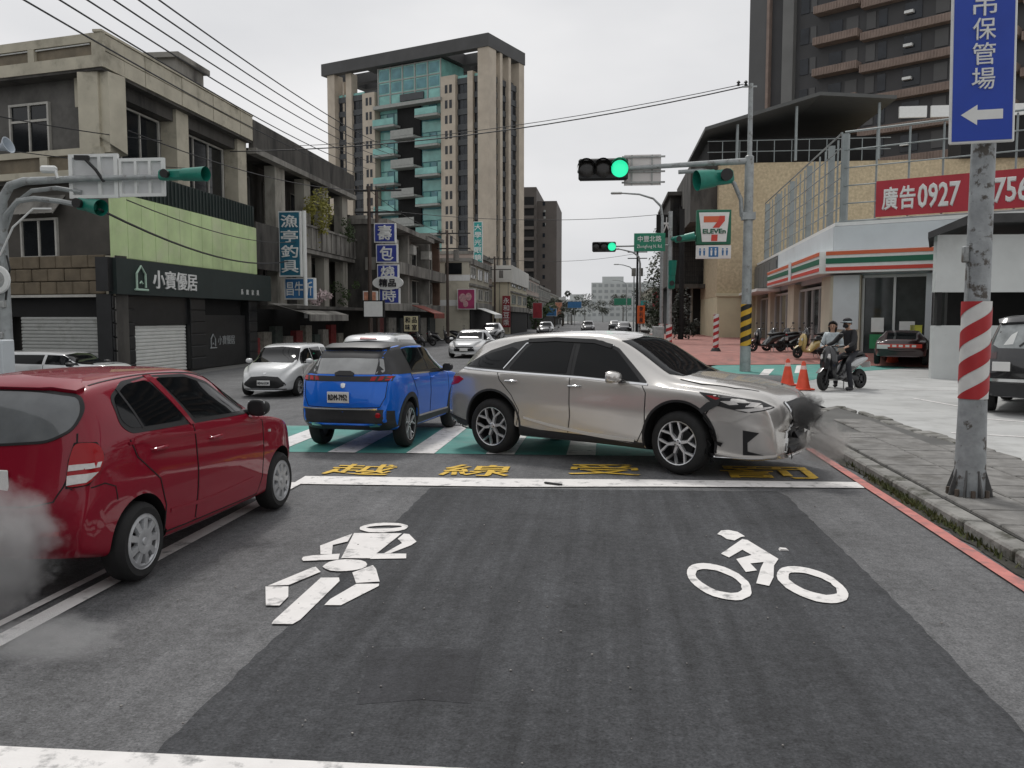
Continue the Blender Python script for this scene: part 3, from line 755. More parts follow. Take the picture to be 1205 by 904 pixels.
# ---------------------------------------------------------------- further row on the left
def simple_block(name, label, y0, y1, x, h, wm, floors, nw, cat='building', trim=None, signs=()):
    r_ = thing(name, label, cat, (x, y0, 0), R(90))
    L = y1 - y0
    slab(0, L, .3, 10, 0, h).build('wall', wm, r_)
    slab(-.1, L + .1, .1, 10, h, h + .3).build('roof', trim or M_conc2, r_)
    fh = (h - 3) / max(1, floors)
    slab(0, L, .0, .3, 2.6, 3.2).build('canopy', trim or M_conc2, r_)
    slab(0.2, L - .2, .2, .29, 0, 2.6).build('shop_front', M_dark, r_)
    for f in range(floors):
        slab(0, L, .1, .3, 3 + f * fh + fh - .18, 3 + f * fh + fh).build('ledge', trim or M_conc2, r_)
        for k in range(nw):
            a = L * (k + .16) / nw; b_ = L * (k + .84) / nw
            window(r_, a, b_, 3 + f * fh + fh * .28, 3 + f * fh + fh * .78, .3, None, nx=2, fw=.06)
    # gable facing the camera gets a window column too
    return r_
M_cream = mat('cream_wall', (0.52, 0.49, 0.40), rough=.9, var=.12, vs=.6, stain=(.3, .28, .23), ss=.6)
M_pink = mat('pinkish_wall', (0.40, 0.33, 0.29), rough=.9, var=.15, vs=.6)
ph_ = simple_block('shop_house', 'narrow pale shop house with pink poster past the old house', 71, 83, -11.3, 6.6, M_cream, 2, 3)
for z in (2.9, 5.0): slab(-.02, .0, 0.2, 9, z, z + .5).build('ledge', M_signw, ph_)
for k in range(2): window(ph_, .6 + k * 1.4, 1.6 + k * 1.4, 5.6, 6.4, .3, None, nx=2, fw=.05)
slab(-.06, .0, .9, 2.3, 5.55, 6.5).build('window', M_win, ph_)
simple_block('shop_house', 'brown shop house between the poster house and the white hoarding building', 84, 97, -12.9, 8.2, M_pink, 2, 4)
M_hoard = mat('hoarding_white', (.66, .65, .6), var=.08, vs=.5)
wb_ = simple_block('hoarding_building', 'white hoarding clad building at the foot of the tall tower', 98, 118, -10.9, 7.0, mat('pale_cream', (.66, .61, .46), rough=.85, var=.08, vs=.5), 2, 3)
slab(-.3, 20, .0, .25, 5.9, 7.9).build('white_hoarding', M_hoard, wb_)
slab(-.35, .05, .2, 4, 6.0, 7.9).build('white_hoarding', M_hoard, wb_)
for k in range(3): slab(-.04, .0, .5 + k * 1.0, .56 + k * 1.0, .2, 6.0).build('joint_strip', M_conc2, wb_)
simple_block('shop_house', 'low grey shop house with magenta sign down the street', 119, 140, -13.3, 7.0, M_conc2, 2, 4)
simple_block('shop_house', 'tan roofed low house beside the tall brown block', 141, 165, -13.0, 8.6, M_pink, 2, 4)
simple_block('shop_house', 'grey flat roofed house at the far end of the left row', 166, 200, -13.2, 8.0, M_conc2, 2, 5)
simple_block('shop_house', 'furthest pale shop house on the left of the street', 201, 250, -13.4, 7.5, M_cream, 2, 6)
M_mag = mat('sign_magenta', (.34, .035, .12), var=.3, vs=1.2); M_sred = mat('sign_dark_red', (.28, .02, .03), var=.2, vs=2); M_steal = mat('sign_bright_teal', (.03, .32, .30), var=.1)
blade_sign('blade_sign', 'teal vertical sign with white characters in front of the tan tower', -12.6, -11.75, 80, 7.0, 10.9, M_steal, '大學光眼鏡', M_signw, M_signw, th=.9)
pst = blade_sign('poster_sign', 'magenta poster with pale faces on the pale shop house', -12.5, -11.0, 70.6, 2.6, 4.3, M_mag, None, None, M_signw)
for x, z, r_ in ((-.3, .95, .3), (.2, 1.05, .26), (-.05, .45, .22)): MB().lathe([(0, -.02), (r_, -.015), (r_, 0)], 14, M=Matrix.Translation((x, -.165, z)) @ Matrix.Rotation(R(90), 4, 'X') @ Matrix.Diagonal((1, 1.25, -1, 1))).build('poster_face', mat('poster_pink', (.55, .33, .34), var=.35, vs=5), pst)
blade_sign('blade_sign', 'dark red vertical sign against the white hoarding', -12.0, -11.1, 97.2, .8, 4.4, M_sred, '永和豆漿', M_signw, M_sred)
blade_sign('blade_sign', 'magenta vertical sign beyond the white hoarding', -12.9, -11.5, 121, 1.6, 5.8, M_mag, '名人髮藝', mat('sign_pink', (.6, .3, .42), var=.1), M_mag)
blade_sign('blade_sign', 'small blue and white board low on the far left row', -11.5, -9.5, 160, 2.2, 3.6, M_signblue2, None, None, M_signw)
st_ = plant('street_tree', 'dark bushy street tree before the magenta sign', 'tree', M_leaf2, (-11.6, 138, 3.2), (2.6, 2.6, 2.6), 700, .3, 9)
MB().cyl((0, 0, -3.2), (0, 0, -.6), .22, .14, n=8).build('trunk', mat('bark', (.06, .05, .04), var=.3), st_)

# sign boards, awnings and small clutter along the left row, all blank plates
for i, (x, y, z0, w_, h_, m, lab) in enumerate((
    (-12.6, 43.2, 1.9, 1.1, .9, 'sign_white', 'white square shop board under the canopy with pink flowers'),
    (-11.4, 130, 1.8, 1.5, 2.4, 'sign_dark_red', 'dark red board beyond the street tree'),
    (-11.3, 150, 2.4, 1.8, 1.4, 'sign_light_blue', 'light blue board before the tan low house'))):
    blade_sign('blade_sign', lab, x, x + w_, y, z0, z0 + h_, MATS[m], None, None, M_steel if i % 2 else M_dark)
for i, (y, w_, m, lab) in enumerate(((56, 3.5, 'red_tin', 'rust red shop awning on the old grey house'), (73, 5, 'sign_white', 'white shop awning on the narrow pale house'), (87, 6, 'dark_green_metal', 'dark green awning on the brown shop house'))):
    a_ = thing('shop_awning', lab, 'awning', (-11.4 if y == 73 else -13.2, y, 2.2), R(90))
    MB().add([(0, -.2, .55), (w_, -.2, .55), (w_, -1.7, 0), (0, -1.7, 0), (0, -.2, .5), (w_, -.2, .5), (w_, -1.7, -.05), (0, -1.7, -.05)], [(0, 1, 2, 3), (7, 6, 5, 4), (0, 3, 7, 4), (1, 5, 6, 2), (3, 2, 6, 7), (0, 4, 5, 1)]).build('cloth', MATS[m], a_)
    slab(0, w_, -1.72, -1.69, -.35, 0).build('valance', MATS[m], a_)

# ================================================================ tall tower and far skyline
M_tan = mat('tan_tile', (0.52, 0.455, 0.37), rough=.8, var=.10, vs=.5, stain=(.42, .36, .29), ss=.15)
M_tgrey = mat('tower_grey', (0.075, 0.08, 0.085), rough=.7, var=.12, vs=.6)
M_tdark = mat('tower_canopy', (0.075, 0.075, 0.075), rough=.7, var=.15, vs=.3)
M_tglass = mat('green_glass', (0.22, 0.47, 0.43), rough=.12, var=.25, vs=.35, spec=.5)
M_tglass2 = mat('blue_green_glass', (0.11, 0.27, 0.30), rough=.10, var=.3, vs=.5, spec=.5)
M_twin = mat('tower_window', (0.018, 0.022, 0.028), rough=.1, var=.5, vs=.7, spec=.4)
M_tslab = mat('balcony_slab', (0.34, 0.35, 0.33), rough=.8, var=.1)
K = 1.565
tw = thing('tan_tower', 'tall tan apartment tower with green glass balconies and a dark roof canopy', 'tower', (-15.22 * 1.589, 107 * 1.589, 0), R(-23))
def tb(x0, x1, y0, y1, z0, z1, mb=None, mi=0):
    # tower units: x from the near right corner towards the left (positive), y into the building
    return slab(-x1 * K, -x0 * K, y0 * K, y1 * K, z0 * K, z1 * K, mb, mi)
tb(.2, 24.6, 1.0, 8.4, 0, 32.4).build('core', M_tgrey, tw)
cpm = MB()
tb(-.85, 26.4, -.9, .25, 34.9, 36.5, cpm); tb(-.85, 26.4, 7.6, 8.7, 34.9, 36.5, cpm); tb(-.85, .5, .25, 7.6, 34.9, 36.5, cpm); tb(25.4, 26.4, .25, 7.6, 34.9, 36.5, cpm)
tb(6.2, 19.2, .25, 7.6, 34.95, 36.4, cpm)
tb(.5, 6.2, 4.6, 5.6, 34.95, 36.3, cpm); tb(19.2, 25.6, 4.6, 5.6, 34.95, 36.3, cpm)
cpm.build('roof_canopy', M_tdark, tw)
FL = [30.1 - 1.93 * i for i in range(15)]
for nm, x0, x1, y0, z1 in (('corner_column', -.75, .8, -.75, 34.9), ('pier', 1.95, 2.75, -.1, 32.5), ('pier', 4.5, 6.75, -.25, 32.3), ('pier', 17.6, 19.7, -.25, 31.8), ('pier', 21.7, 22.7, -.1, 34.9), ('corner_column', 24.3, 25.6, -.6, 34.9), ('pier', 23.3, 23.6, .3, 34.0)):
    p = tb(x0, x1, y0, 1.2, 0, z1).build(nm, M_tan, tw)
    if nm == 'pier' and x1 - x0 > 2:
        for z in FL:
            for q in (.32, .62): tb(x0 + (x1 - x0) * q - .2, x0 + (x1 - x0) * q + .2, y0 - .02, y0 + .05, z, z + 1.05).build('slit_window', M_twin, p)
for x0, x1 in ((.85, 1.92), (2.8, 4.45), (19.75, 21.65), (22.75, 24.25)):
    for z in FL:
        w_ = tb(x0, x1, .35, .95, z - .15, z + 1.0).build('window', M_twin, tw)
        tb(x0 + (x1 - x0) * .48, x0 + (x1 - x0) * .52, .30, .36, z - .15, z + 1.0).build('mullion', M_tgrey, w_)
        tb(x0, x1, .2, .9, z + 1.02, z + 1.76).build('spandrel', M_tgrey, tw)
    tb(x0, x1, .3, .36, 31.3, 32.2).build('glass_rail', M_tglass, tw)
# glazed middle bay
tb(6.8, 17.5, .9, 1.1, 0, 29.6).build('glass_wall', M_tglass2, tw)
gb = tb(6.9, 17.2, .1, 5.5, 29.9, 34.8).build('sky_lounge', M_tglass, tw)
for i in range(6):
    x = 6.95 + i * 2.04
    tb(x - .09, x + .09, .0, .1, 29.9, 34.8).build('mullion', M_tslab, gb)
for z in (31.2, 32.9, 34.7): tb(6.9, 17.2, .02, .09, z - .07, z + .07).build('transom', M_tslab, gb)
for i in range(5):
    for j, (z0, z1) in enumerate(((31.3, 32.8), (33.0, 34.6))): tb(7.25 + i * 2.04, 8.75 + i * 2.04, .06, .1, z0 + .15, z1 - .15).build('pane', M_tglass2, gb)
tb(9.6, 13.4, -.15, .08, 30.0, 30.9).build('louvre', M_tgrey, gb)
tb(6.6, 17.6, -.6, 1, 29.3, 29.75).build('slab_edge', M_tslab, tw)
tb(10.6, 14.4, .6, .92, 0, 29.3).build('recess', M_dark, tw)
for i in range(8):
    for nm, x0, x1, zz in (('balcony', 13.9, 17.5, 27.0 - 3.85 * i), ('balcony', 10.4, 14.2, 25.2 - 3.85 * i), ('balcony', 6.9, 10.5, 27.7 - 3.85 * i)):
        if zz < 2: continue
        s_ = tb(x0, x1, -1.3 if x0 > 10 and x0 < 13 else -.9, .9, zz - .28, zz).build('balcony', M_tslab, tw)
        yy = -1.3 if 10 < x0 < 13 else -.9
        tb(x0 + .05, x1 - .05, yy - .02, yy + .05, zz + .02, zz + .85).build('balcony_glass', M_tglass if x0 < 10 or x0 > 13 else M_tslab, s_)
        if not (10 < x0 < 13):
            for q in range(3): tb(x0 + .1 + q * 1.15, x0 + 1.1 + q * 1.15, .78, .92, zz + .3, zz + 1.75).build('glass_door', M_tglass if q != 1 else M_tglass2, s_)
            tb(x0 + .2, x1 - .1, .76, .9, zz + 1.9, zz + 3.3).build('glass_panel', M_tglass, s_)
# side towards the street
for y0, y1 in ((2.2, 2.8), (4.4, 5.0), (7.2, 8.6)):
    tb(-.75, .5, y0, y1, 0, 34.9).build('pier', M_tan, tw)
for y0, y1 in ((1.2, 2.2), (2.8, 4.4), (5.0, 7.2)):
    for z in FL:
        tb(-.25, .3, y0, y1, z - .1, z + 1.0).build('window', M_twin, tw)
        tb(-.35, .3, y0, y1, z + 1.02, z + 1.78).build('spandrel', M_tgrey, tw)

# brown slab block behind the tower
M_brown = mat('brown_tile', (0.115, 0.10, 0.09), rough=.8, var=.12, vs=.3)
bbk = thing('brown_block', 'dark brown slab apartment block to the right of the tan tower', 'apartment block', (-25.5, 250, 0), 0)
slab(0, 4.6, 0, 30, 0, 39.8).build('stair_tower', M_brown, bbk)
slab(4.6, 10.4, 2, 30, 0, 36.0).build('wall', M_brown, bbk)
slab(.5, 3.9, -.06, .0, 2, 37).build('balcony_recess', M_dark, bbk)
for i in range(11):
    slab(.4, 4.0, -.5, -.06, 3.2 + i * 3.05, 4.1 + i * 3.05).build('balcony', M_brown, bbk)
    slab(6.3, 7.0, 1.9, 2.05, 4.2 + i * 3.05, 5.3 + i * 3.05).build('window', M_twin, bbk)
for i in range(3): slab(6.6, 7.2, 1.9, 2.05, 29 + i * 1.9, 29.6 + i * 1.9).build('vent', M_tslab, bbk)
# distant apartment blocks at the street end, haze painted in as paler colours
M_far = mat('far_concrete_hazed', (0.50, 0.52, 0.51), rough=.9, var=.1, vs=.1); M_farw = mat('far_window_hazed', (0.31, 0.33, 0.33), rough=.6, var=.2, vs=.2)
def far_block(label, x0, x1, y, h, nx, nz, m=M_far, step=None):
    r_ = thing('apartment_block', label, 'apartment block', ((x0 + x1) / 2, y, 0), 0)
    w = x1 - x0
    slab(-w / 2, w / 2, 0, 14, 0, h).build('wall', m, r_)
    slab(-w * .3, w * .1, 2, 8, h, h + 3).build('roof_house', m, r_)
    wd = MB()
    for i in range(nx):
        for k in range(nz): slab(-w / 2 + w * (i + .2) / nx, -w / 2 + w * (i + .8) / nx, -.1, .02, 2 + (h - 2) * (k + .25) / nz, 2 + (h - 2) * (k + .75) / nz, wd)
    wd.build('windows', M_farw, r_, kind='stuff')
    return r_
far_block('pale stepped apartment block closing the far end of the street', -8, 18, 420, 19, 9, 6)
far_block('lower pale block left of the stepped one at the end of the street', -24, -6, 460, 11.5, 7, 4)
far_block('grey low block behind the street trees at the far right', 14, 26, 380, 15, 5, 5)
far_block('small hazy block furthest along the street', -30, -18, 520, 10, 5, 3)
M_fleaf = mat('far_leaf', (0.05, 0.055, 0.04), rough=.9, var=.4, vs=.3)
for i, (x, y, s) in enumerate(((-10, 190, 3), (-9.6, 230, 3.4), (8.5, 170, 3.2), (9.5, 205, 3.6), (10.6, 240, 4.5), (-12, 260, 4), (12.5, 290, 5), (-14, 320, 5))):
    lab = ('dark round street tree on the left far row, nearest', 'dark street tree on the left far row, second', 'dark street tree on the right far row, nearest', 'dark street tree on the right far row, second', 'dark street tree on the right far row, third', 'far street tree left before the hazy blocks', 'far street tree right before the hazy blocks', 'furthest street tree on the left')[i]
    t_ = thing('street_tree', lab, 'tree', (x, y, 0), 0, 'far street trees')
    MB().cyl((0, 0, 0), (0, 0, s * 1.0), .2, .12, n=7).build('trunk', mat('bark', (.06, .05, .04), var=.3), t_)
    foliage('crown', M_fleaf, t_, (0, 0, s * 1.35), (s * .8, s * .8, s * .75), 260, .35, 30 + i)
# right-hand far row
for lab, y0, y1, x, h, m in (('dark shop house with netting past the convenience store sign', 95, 125, 9.5, 10, M_dconc), ('grey shop house further along the right side', 126, 160, 9.8, 8, M_conc2), ('low tan house along the right side of the street', 161, 210, 10, 7, M_pink), ('pale house at the far right end of the row', 211, 280, 10.5, 9, M_cream)):
    r_ = thing('shop_house', lab, 'house', (x, y0, 0), 0)
    L = y1 - y0
    slab(0, 10, 0, L, 0, h).build('wall', m, r_)
    slab(-.3, 10, -.3, L, h, h + .3).build('roof', M_conc2, r_)
    slab(-1.2, 0, 0, L, 2.6, 3.0).build('canopy', M_conc2, r_)
    for k in range(4):
        for f in range(2): slab(-.06, .02, L * (k + .2) / 4, L * (k + .8) / 4, 3.6 + f * (h - 3.4) / 2, 3.6 + f * (h - 3.4) / 2 + 1.5).build('window', M_win, r_)
    for k in range(2): slab(1.5 + k * 4, 4.2 + k * 4, -.06, .02, 4.2, 6).build('window', M_win, r_)

for lab, x, y, z0, w_, h_, m in (('small red board on the right side far down the street', 6.5, 128, 3.2, 1.6, 2.6, 'sign_dark_red'), ('small pale board on the right side far down the street', 6.8, 150, 2.5, 1.8, 2.0, 'sign_white'), ('small teal board far down the right side of the street', 6.4, 176, 4.0, 2.0, 1.4, 'road_teal'),
        ('blue direction board over the far street on the left', -9.6, 205, 4.2, 3.4, 1.6, 'sign_light_blue'), ('green direction board over the far street on the right', 1.5, 215, 5.0, 4.4, 1.8, 'road_green_far'), ('orange board far down the left row past the tan house', -11.2, 182, 2.2, 1.6, 3.0, 'poster_orange'), ('white tall board far down the left row past the orange board', -11.2, 196, 2.4, 1.6, 4.2, 'sign_white')):
    blade_sign('blade_sign', lab, x, x + w_, y, z0, z0 + h_, mat(m, (.03, .28, .26) if 'teal' in m else (.03, .22, .13), var=.1) if m not in MATS else MATS[m], None, None, M_steel)
    p_ = thing('sign_post', 'thin post under the ' + lab.replace('direction ', '').replace(' of the street', '').replace('tall ', ''), 'post', (x + w_ / 2, y + .3, 0)); MB().cyl((0, 0, 0), (0, 0, z0 + .4), .08, n=6).build('post', M_steel, p_)
for i, (x, y, s_) in enumerate(((7.6, 140, 2.6), (-10.8, 175, 2.4), (7.8, 190, 3.0), (-11, 215, 3.0), (6, 330, 6), (-2, 360, 5), (-9, 340, 6))):
    t_ = thing('street_tree', ('small tree between the red and pale boards on the far right', 'small tree before the orange board on the far left', 'small tree past the teal board on the far right', 'small tree past the white tall board on the far left', 'hazy tree clump at the street end, right of centre', 'hazy tree clump at the street end, in the middle', 'hazy tree clump at the street end, left of centre')[i], 'tree', (x, y, 0), 0, 'far street trees')
    MB().cyl((0, 0, 0), (0, 0, s_), .16, .1, n=6).build('trunk', mat('bark', (.06, .05, .04), var=.3), t_)
    foliage('crown', M_fleaf, t_, (0, 0, s_ * 1.3), (s_ * .8, s_ * .8, s_ * .7), 260 if s_ < 4 else 900, .32, 50 + i, kind='stuff')

# ================================================================ right-hand side
M_ybrick = mat('yellow_brick', (0.50, 0.41, 0.27), rough=.85, var=.22, vs=5, stain=(.40, .32, .21), ss=1.1, bump=.2, bs=12)
M_creamt = mat('cream_tile', (0.60, 0.55, 0.38), rough=.8, var=.08, vs=1)
M_wpanel = mat('white_panel', (0.60, 0.64, 0.66), rough=.6, var=.07, vs=.8, stain=(.45, .47, .47), ss=.4, st=(.55, .8))
M_wall_w = mat('whitewash', (0.56, 0.58, 0.57), rough=.85, var=.08, vs=1, stain=(.40, .41, .40), ss=.6, st=(.5, .75))
M_bannerr = mat('banner_red', (0.42, 0.03, 0.045), rough=.6, var=.12, vs=1.2)
M_st_r = mat('stripe_red', (0.60, 0.06, 0.04), rough=.5, var=.04); M_st_g = mat('stripe_green', (0.01, 0.13, 0.07), rough=.5, var=.04); M_st_o = mat('stripe_orange', (0.62, 0.13, 0.05), rough=.5, var=.04)
M_cagep = mat('cage_steel', (0.27, 0.30, 0.30), rough=.5, metal=.3, var=.12)
M_ccol = mat('store_column', (0.50, 0.46, 0.36), rough=.8, var=.1, vs=1)

st = thing('convenience_store', 'convenience store with white fascia and red and green stripes on the corner', 'shop', (9.54, 38, 0), 0)
ML_, _ = frame2((1.5, 28.6), (0, 0))           # left face, local x runs towards the corner (28.6)
ML_ = Matrix.Translation((0, 0, 0)) @ ML_
MR_, _ = frame2((0, 0), (20 * math.sin(R(60)), -20 * math.cos(R(60))))    # right face, local x away from the corner
LL = math.hypot(1.5, 28.6)
def on(M, name, m, par, *d, **k): return put(name, m, par, *d, M=M, **k)
# body
bdy = MB()
plan_prism([(.35, .2), (17.3, -9.6), (26, 6), (14, 27), (1.9, 28.3)], 3.6, 5.8, bdy)
bdy.build('upper_wall', M_wpanel, st)
rfm = MB(); plan_prism([(.1, .1), (17.4, -9.9), (26.3, 6), (14, 27.3), (1.6, 28.5)], 5.8, 5.95, rfm); rfm.build('roof_edge', M_signw, st)
on(MR_, 'fascia', M_wpanel, st, 0, 19, .05, .3, 4.7, 5.78)
on(ML_, 'fascia', M_wpanel, st, 12, LL, .05, .3, 4.75, 5.78)
on(ML_, 'fascia', mat('grey_cladding_dark', (.13, .135, .135), rough=.5, var=.15), st, 0, 12, .0, .3, 3.8, 5.7)
for i in range(4): on(ML_, 'louvre_panel', MATS['grey_cladding_dark'], st, .5 + i * 2.9, 3.2 + i * 2.9, -.06, 0, 4.0, 5.5)
def stripes(M, x0, x1, zb, zt):
    sgn = on(M, 'sign_band', M_signw, st, x0, x1, -.55, .05, zb, zt)
    h = zt - zb
    for a, b_, m in ((.80, .96, M_st_o), (.42, .66, M_st_g), (.10, .26, M_st_r)):
        slab(x0 - .003, x1 + .003, -.575, -.55, zb + h * a, zb + h * b_).build('stripe', m, sgn)
    return sgn
stripes(MR_, -.1, 19, 3.78, 4.72)
stripes(ML_, 12.0, LL + .1, 3.78, 4.72)
on(ML_, 'sign_joint', M_wpanel, st, 20.6, 21.4, -.60, -.56, 3.76, 4.74)
on(ML_, 'awning', M_signw, st, 0, 12, -1.2, .2, 3.55, 3.72)
# ground floor: glazing, columns
def glazing(M, x0, x1, z1, n, name='shop_window', inner=True):
    f = on(M, name, mat('alu_frame', (.55, .56, .55), rough=.4, metal=.4, var=.05), st, x0, x1, .30, .38, z1 - .12, z1)
    for i in range(n + 1):
        x = x0 + (x1 - x0) * i / n
        slab(x - .05, x + .05, .26, .38, .1, z1 - .12).build('mullion', MATS['alu_frame'], f)
    for i in range(n):
        slab(x0 + (x1 - x0) * i / n + .05, x0 + (x1 - x0) * (i + 1) / n - .05, .33, .35, .3, z1 - .12).build('pane', mat('shop_glass', (.035, .042, .042), rough=.06, var=.4, vs=1.5, spec=.5), f)
    slab(x0, x1, .24, .40, .0, .3).build('plinth', M_conc2, f)
    return f
glazing(MR_, 1.25, 3.72, 3.7, 2)
glazing(MR_, 3.95, 6.6, 3.7, 2)
glazing(MR_, 7.0, 12, 3.7, 2)
for x0, x1 in ((-.05, 1.2), (3.72, 3.95), (6.6, 7.0), (12, 12.6)): on(MR_, 'column', M_ccol if x0 < 1 else M_wpanel, st, x0, x1, .02, .6, 0, 3.7)
tcol = on(MR_, 'tile_column', M_wpanel, st, -.02 + .1, 1.15, -.03, .02, 1.4, 3.7)
on(MR_, 'back_wall', M_dark, st, 1, 18, 2.0, 2.2, 0, 3.7)
for x0, x1 in ((LL - 2.2, LL - .1), (LL - 12.0, LL - 9.9), (LL - 20.5, LL - 19.3), (1.0, 2.0)): on(ML_, 'column', M_ccol, st, x0, x1, .0, .7, 0, 3.7)
glazing(ML_, LL - 9.9, LL - 2.2, 3.4, 4)
glazing(ML_, LL - 19.3, LL - 12.0, 3.4, 3, 'shop_door')
glazing(ML_, 2, LL - 20.5, 3.3, 2, 'shop_door')
for i, (cx, z0, w_, h_, m) in enumerate(((1.9, .6, .7, .6, mat('poster_green', (.03, .25, .10), var=.2)), (1.85, 1.3, .5, .6, M_signw), (3.0, 1.2, .6, .55, M_signw), (3.35, .5, .45, 1.1, mat('poster_yellow', (.62, .62, .08), var=.15)), (4.4, .5, .4, .6, mat('poster_grey', (.4, .42, .4), var=.2)))):
    on(MR_, 'window_poster', m, st, cx - w_ / 2, cx + w_ / 2, .27, .30, z0, z0 + h_)
for x in (1.9, 3.6, 5.2):
    l_ = MB().cyl((x, 1.2, 3.5), (x, 1.2, 2.9), .01, n=5).cyl((x, 1.2, 2.9), (x, 1.2, 2.7), .05, .16, n=10)
    o = l_.build('pendant_lamp', M_conc2, st); o.matrix_local = MR_

# steel cage of posts and rails on the store roof, with the red banner
cg = thing('roof_cage', 'grey steel cage of posts and rails standing on the store roof', 'railing', (9.54, 38, 5.95), 0)
def cage(M, x0, x1, n, zt0, zt1, rails):
    for i in range(n + 1):
        x = x0 + (x1 - x0) * i / n; zt = zt0 + (zt1 - zt0) * i / n
        big = i in (0, n) or i % 4 == 0
        w_ = .13 if big else .035
        o = slab(x - w_, x + w_, .45 - w_, .45 + w_, 0, zt).build('post', M_cagep, cg); o.matrix_local = M
    for k in range(rails + 1):
        a, b_ = zt0 * k / rails, zt1 * k / rails
        o = MB().cyl((x0, .32, a + .05), (x1, .32, b_ + .05), .045 if k in (0, rails) else .028, n=6).build('rail', M_cagep, cg); o.matrix_local = M
cage(MR_, .3, 18, 14, 3.75, 3.75, 5)
cage(ML_, 3, LL - .3, 18, 4.1, 3.75, 6)
bn = thing('red_banner', 'long red banner with white lettering and phone number hung on the roof cage', 'banner', (9.54, 38, 0), 0)
bnf = slab(1.65, 10.6, .16, .19, 6.08, 7.55).build('cloth', M_bannerr, bn); bnf.matrix_local = MR_
for tx, cx, w_, h_ in (('廣', 2.2, .62, .95), ('告', 2.87, .6, .95), ('0927', 4.02, 1.55, 1.0), ('3756', 6.35, 1.6, 1.0), ('28', 7.7, .8, 1.0)):
    lettering('lettering', tx, Matrix.Translation((cx, .155, 6.8)), M_signw, bnf, width=w_, height=h_, depth=.01, bold=.035)

# ---------------------------------------------------------------- yellow brick house with steel canopy behind the store
yb = thing('brick_house', 'yellow brick house with a dark steel roof canopy behind the convenience store', 'house', (8.2, 66, 0), 0)
slab(0, 30, 0, 14, 3.5, 13.4).build('wall', M_ybrick, yb)
lw = slab(.03, 6, -.12, 13.9, 0, 3.5).build('cream_base', M_creamt, yb)
slab(-.1, 6.1, -.25, .0, 3.5, 3.75).build('ledge', M_creamt, yb)
slab(2.0, 2.5, -.14, -.1, .9, 2.0).build('vent', M_dark, lw)
slab(-2.0, .0, .8, 14, 9.2, 13.6).build('side_wall', M_dconc, yb)
cn = MB()
cn.add([(-1.2, -1.2, 15.6), (6.9, -1.2, 17.9), (12.2, -1.2, 17.5), (12.2, 14, 17.5), (6.9, 14, 17.9), (-1.2, 14, 15.6), (-1.2, -1.2, 15.85), (6.9, -1.2, 18.15), (12.2, -1.2, 17.75), (12.2, 14, 17.75), (6.9, 14, 18.15), (-1.2, 14, 15.85)],
       [(0, 1, 7, 6), (1, 2, 8, 7), (6, 7, 10, 11), (7, 8, 9, 10), (0, 5, 4, 1), (1, 4, 3, 2), (2, 3, 9, 8), (0, 6, 11, 5), (3, 4, 10, 9), (4, 5, 11, 10)])
cn.build('canopy_roof', mat('canopy_grey', (.085, .088, .085), rough=.6, var=.1), yb)
slab(-.6, 11.8, 1.5, 13.5, 13.4, 15.5).build('terrace_room', M_dark, yb)
for i in range(10):
    x = .2 + i * 1.25
    o = MB().cyl((x, -.2, 13.4), (x, -.2, 15.0), .035, n=6).build('rail_post', M_cagep, yb)
for z in (14.2, 15.0): MB().cyl((-.9, -.2, z), (12.2, -.2, z), .035, n=6).build('rail', M_cagep, yb)
for x, z in ((1.2, 16.1), (5.4, 17.3), (11.2, 17.4)): MB().cyl((x, -.6, 13.4), (x, -.6, z), .11, n=8).build('post', M_cagep, yb)
slab(17, 26, -.4, 2, 13.4, 17.0).build('terrace_frame', M_dark, yb)
for i in range(4): slab(12.6 + i * 2.2, 14.5 + i * 2.2, -.6, -.4, 16.3, 17.1).build('roof_panel', M_signw, yb)

# ---------------------------------------------------------------- dark high-rise
M_dtow = mat('charcoal_tile', (0.058, 0.058, 0.060), rough=.7, var=.14, vs=.25)
M_dtow2 = mat('charcoal_tile_light', (0.10, 0.10, 0.10), rough=.7, var=.1, vs=.25)
M_dband = mat('balcony_band', (0.25, 0.19, 0.16), rough=.8, var=.15, vs=1.2)
dt = thing('dark_tower', 'charcoal high rise with brownish balcony bands at the upper right', 'tower', (16.15, 95, 0), R(-38))
# local x along the face towards the right, y into the building
slab(-1.8, 34, .8, 24, 0, 52).build('wall', M_dtow, dt)
slab(-1.8, .2, .3, .8, 0, 52).build('side_strip', M_dtow2, dt)
slab(.25, .55, .15, .8, 0, 52).build('brown_fin', M_dband, dt)
slab(2.1, 3.3, .1, .8, 0, 52).build('pilaster', mat('pilaster_grey', (.17, .17, .165), rough=.8, var=.12, vs=.3), dt)
for i in range(17):
    z = 4.3 + i * 3.07
    for x0, x1, zz, yy in ((5.7, 10.2, .45, -.5), (10.35, 19.0, .0, -.1), (19.6, 24.2, .45, -.5), (24.4, 33.5, .0, -.1)):
        if z + zz < 14: continue
        b_ = slab(x0, x1, yy, .8, z + zz, z + zz + .75).build('balcony', M_dband, dt)
        bars = MB()
        for k in range(int((x1 - x0) / .28)): slab(x0 + k * .28, x0 + k * .28 + .13, yy - .05, yy, z + zz + .03, z + zz + .72, bars)
        bars.build('balusters', M_dband, b_, kind='stuff')
    if z < 14: continue
    for x0, x1, m in ((3.8, 4.7, M_twin), (4.9, 5.5, M_dtow2), (6.9, 8.2, M_twin), (8.6, 9.8, M_dtow2), (10.6, 11.5, M_dtow2), (11.8, 12.6, M_twin), (14.2, 15.8, M_twin), (17.0, 18.2, M_dtow2), (20.4, 22, M_twin), (25, 26, M_twin), (28, 30, M_twin)):
        slab(x0, x1, .72, .82, z + 1.15, z + 2.75).build('window' if m is M_twin else 'shutter_panel', m, dt)
    slab(14.3, 15.1, .3, .72, z + 1.7, z + 1.95).build('air_conditioner', M_signw, dt)

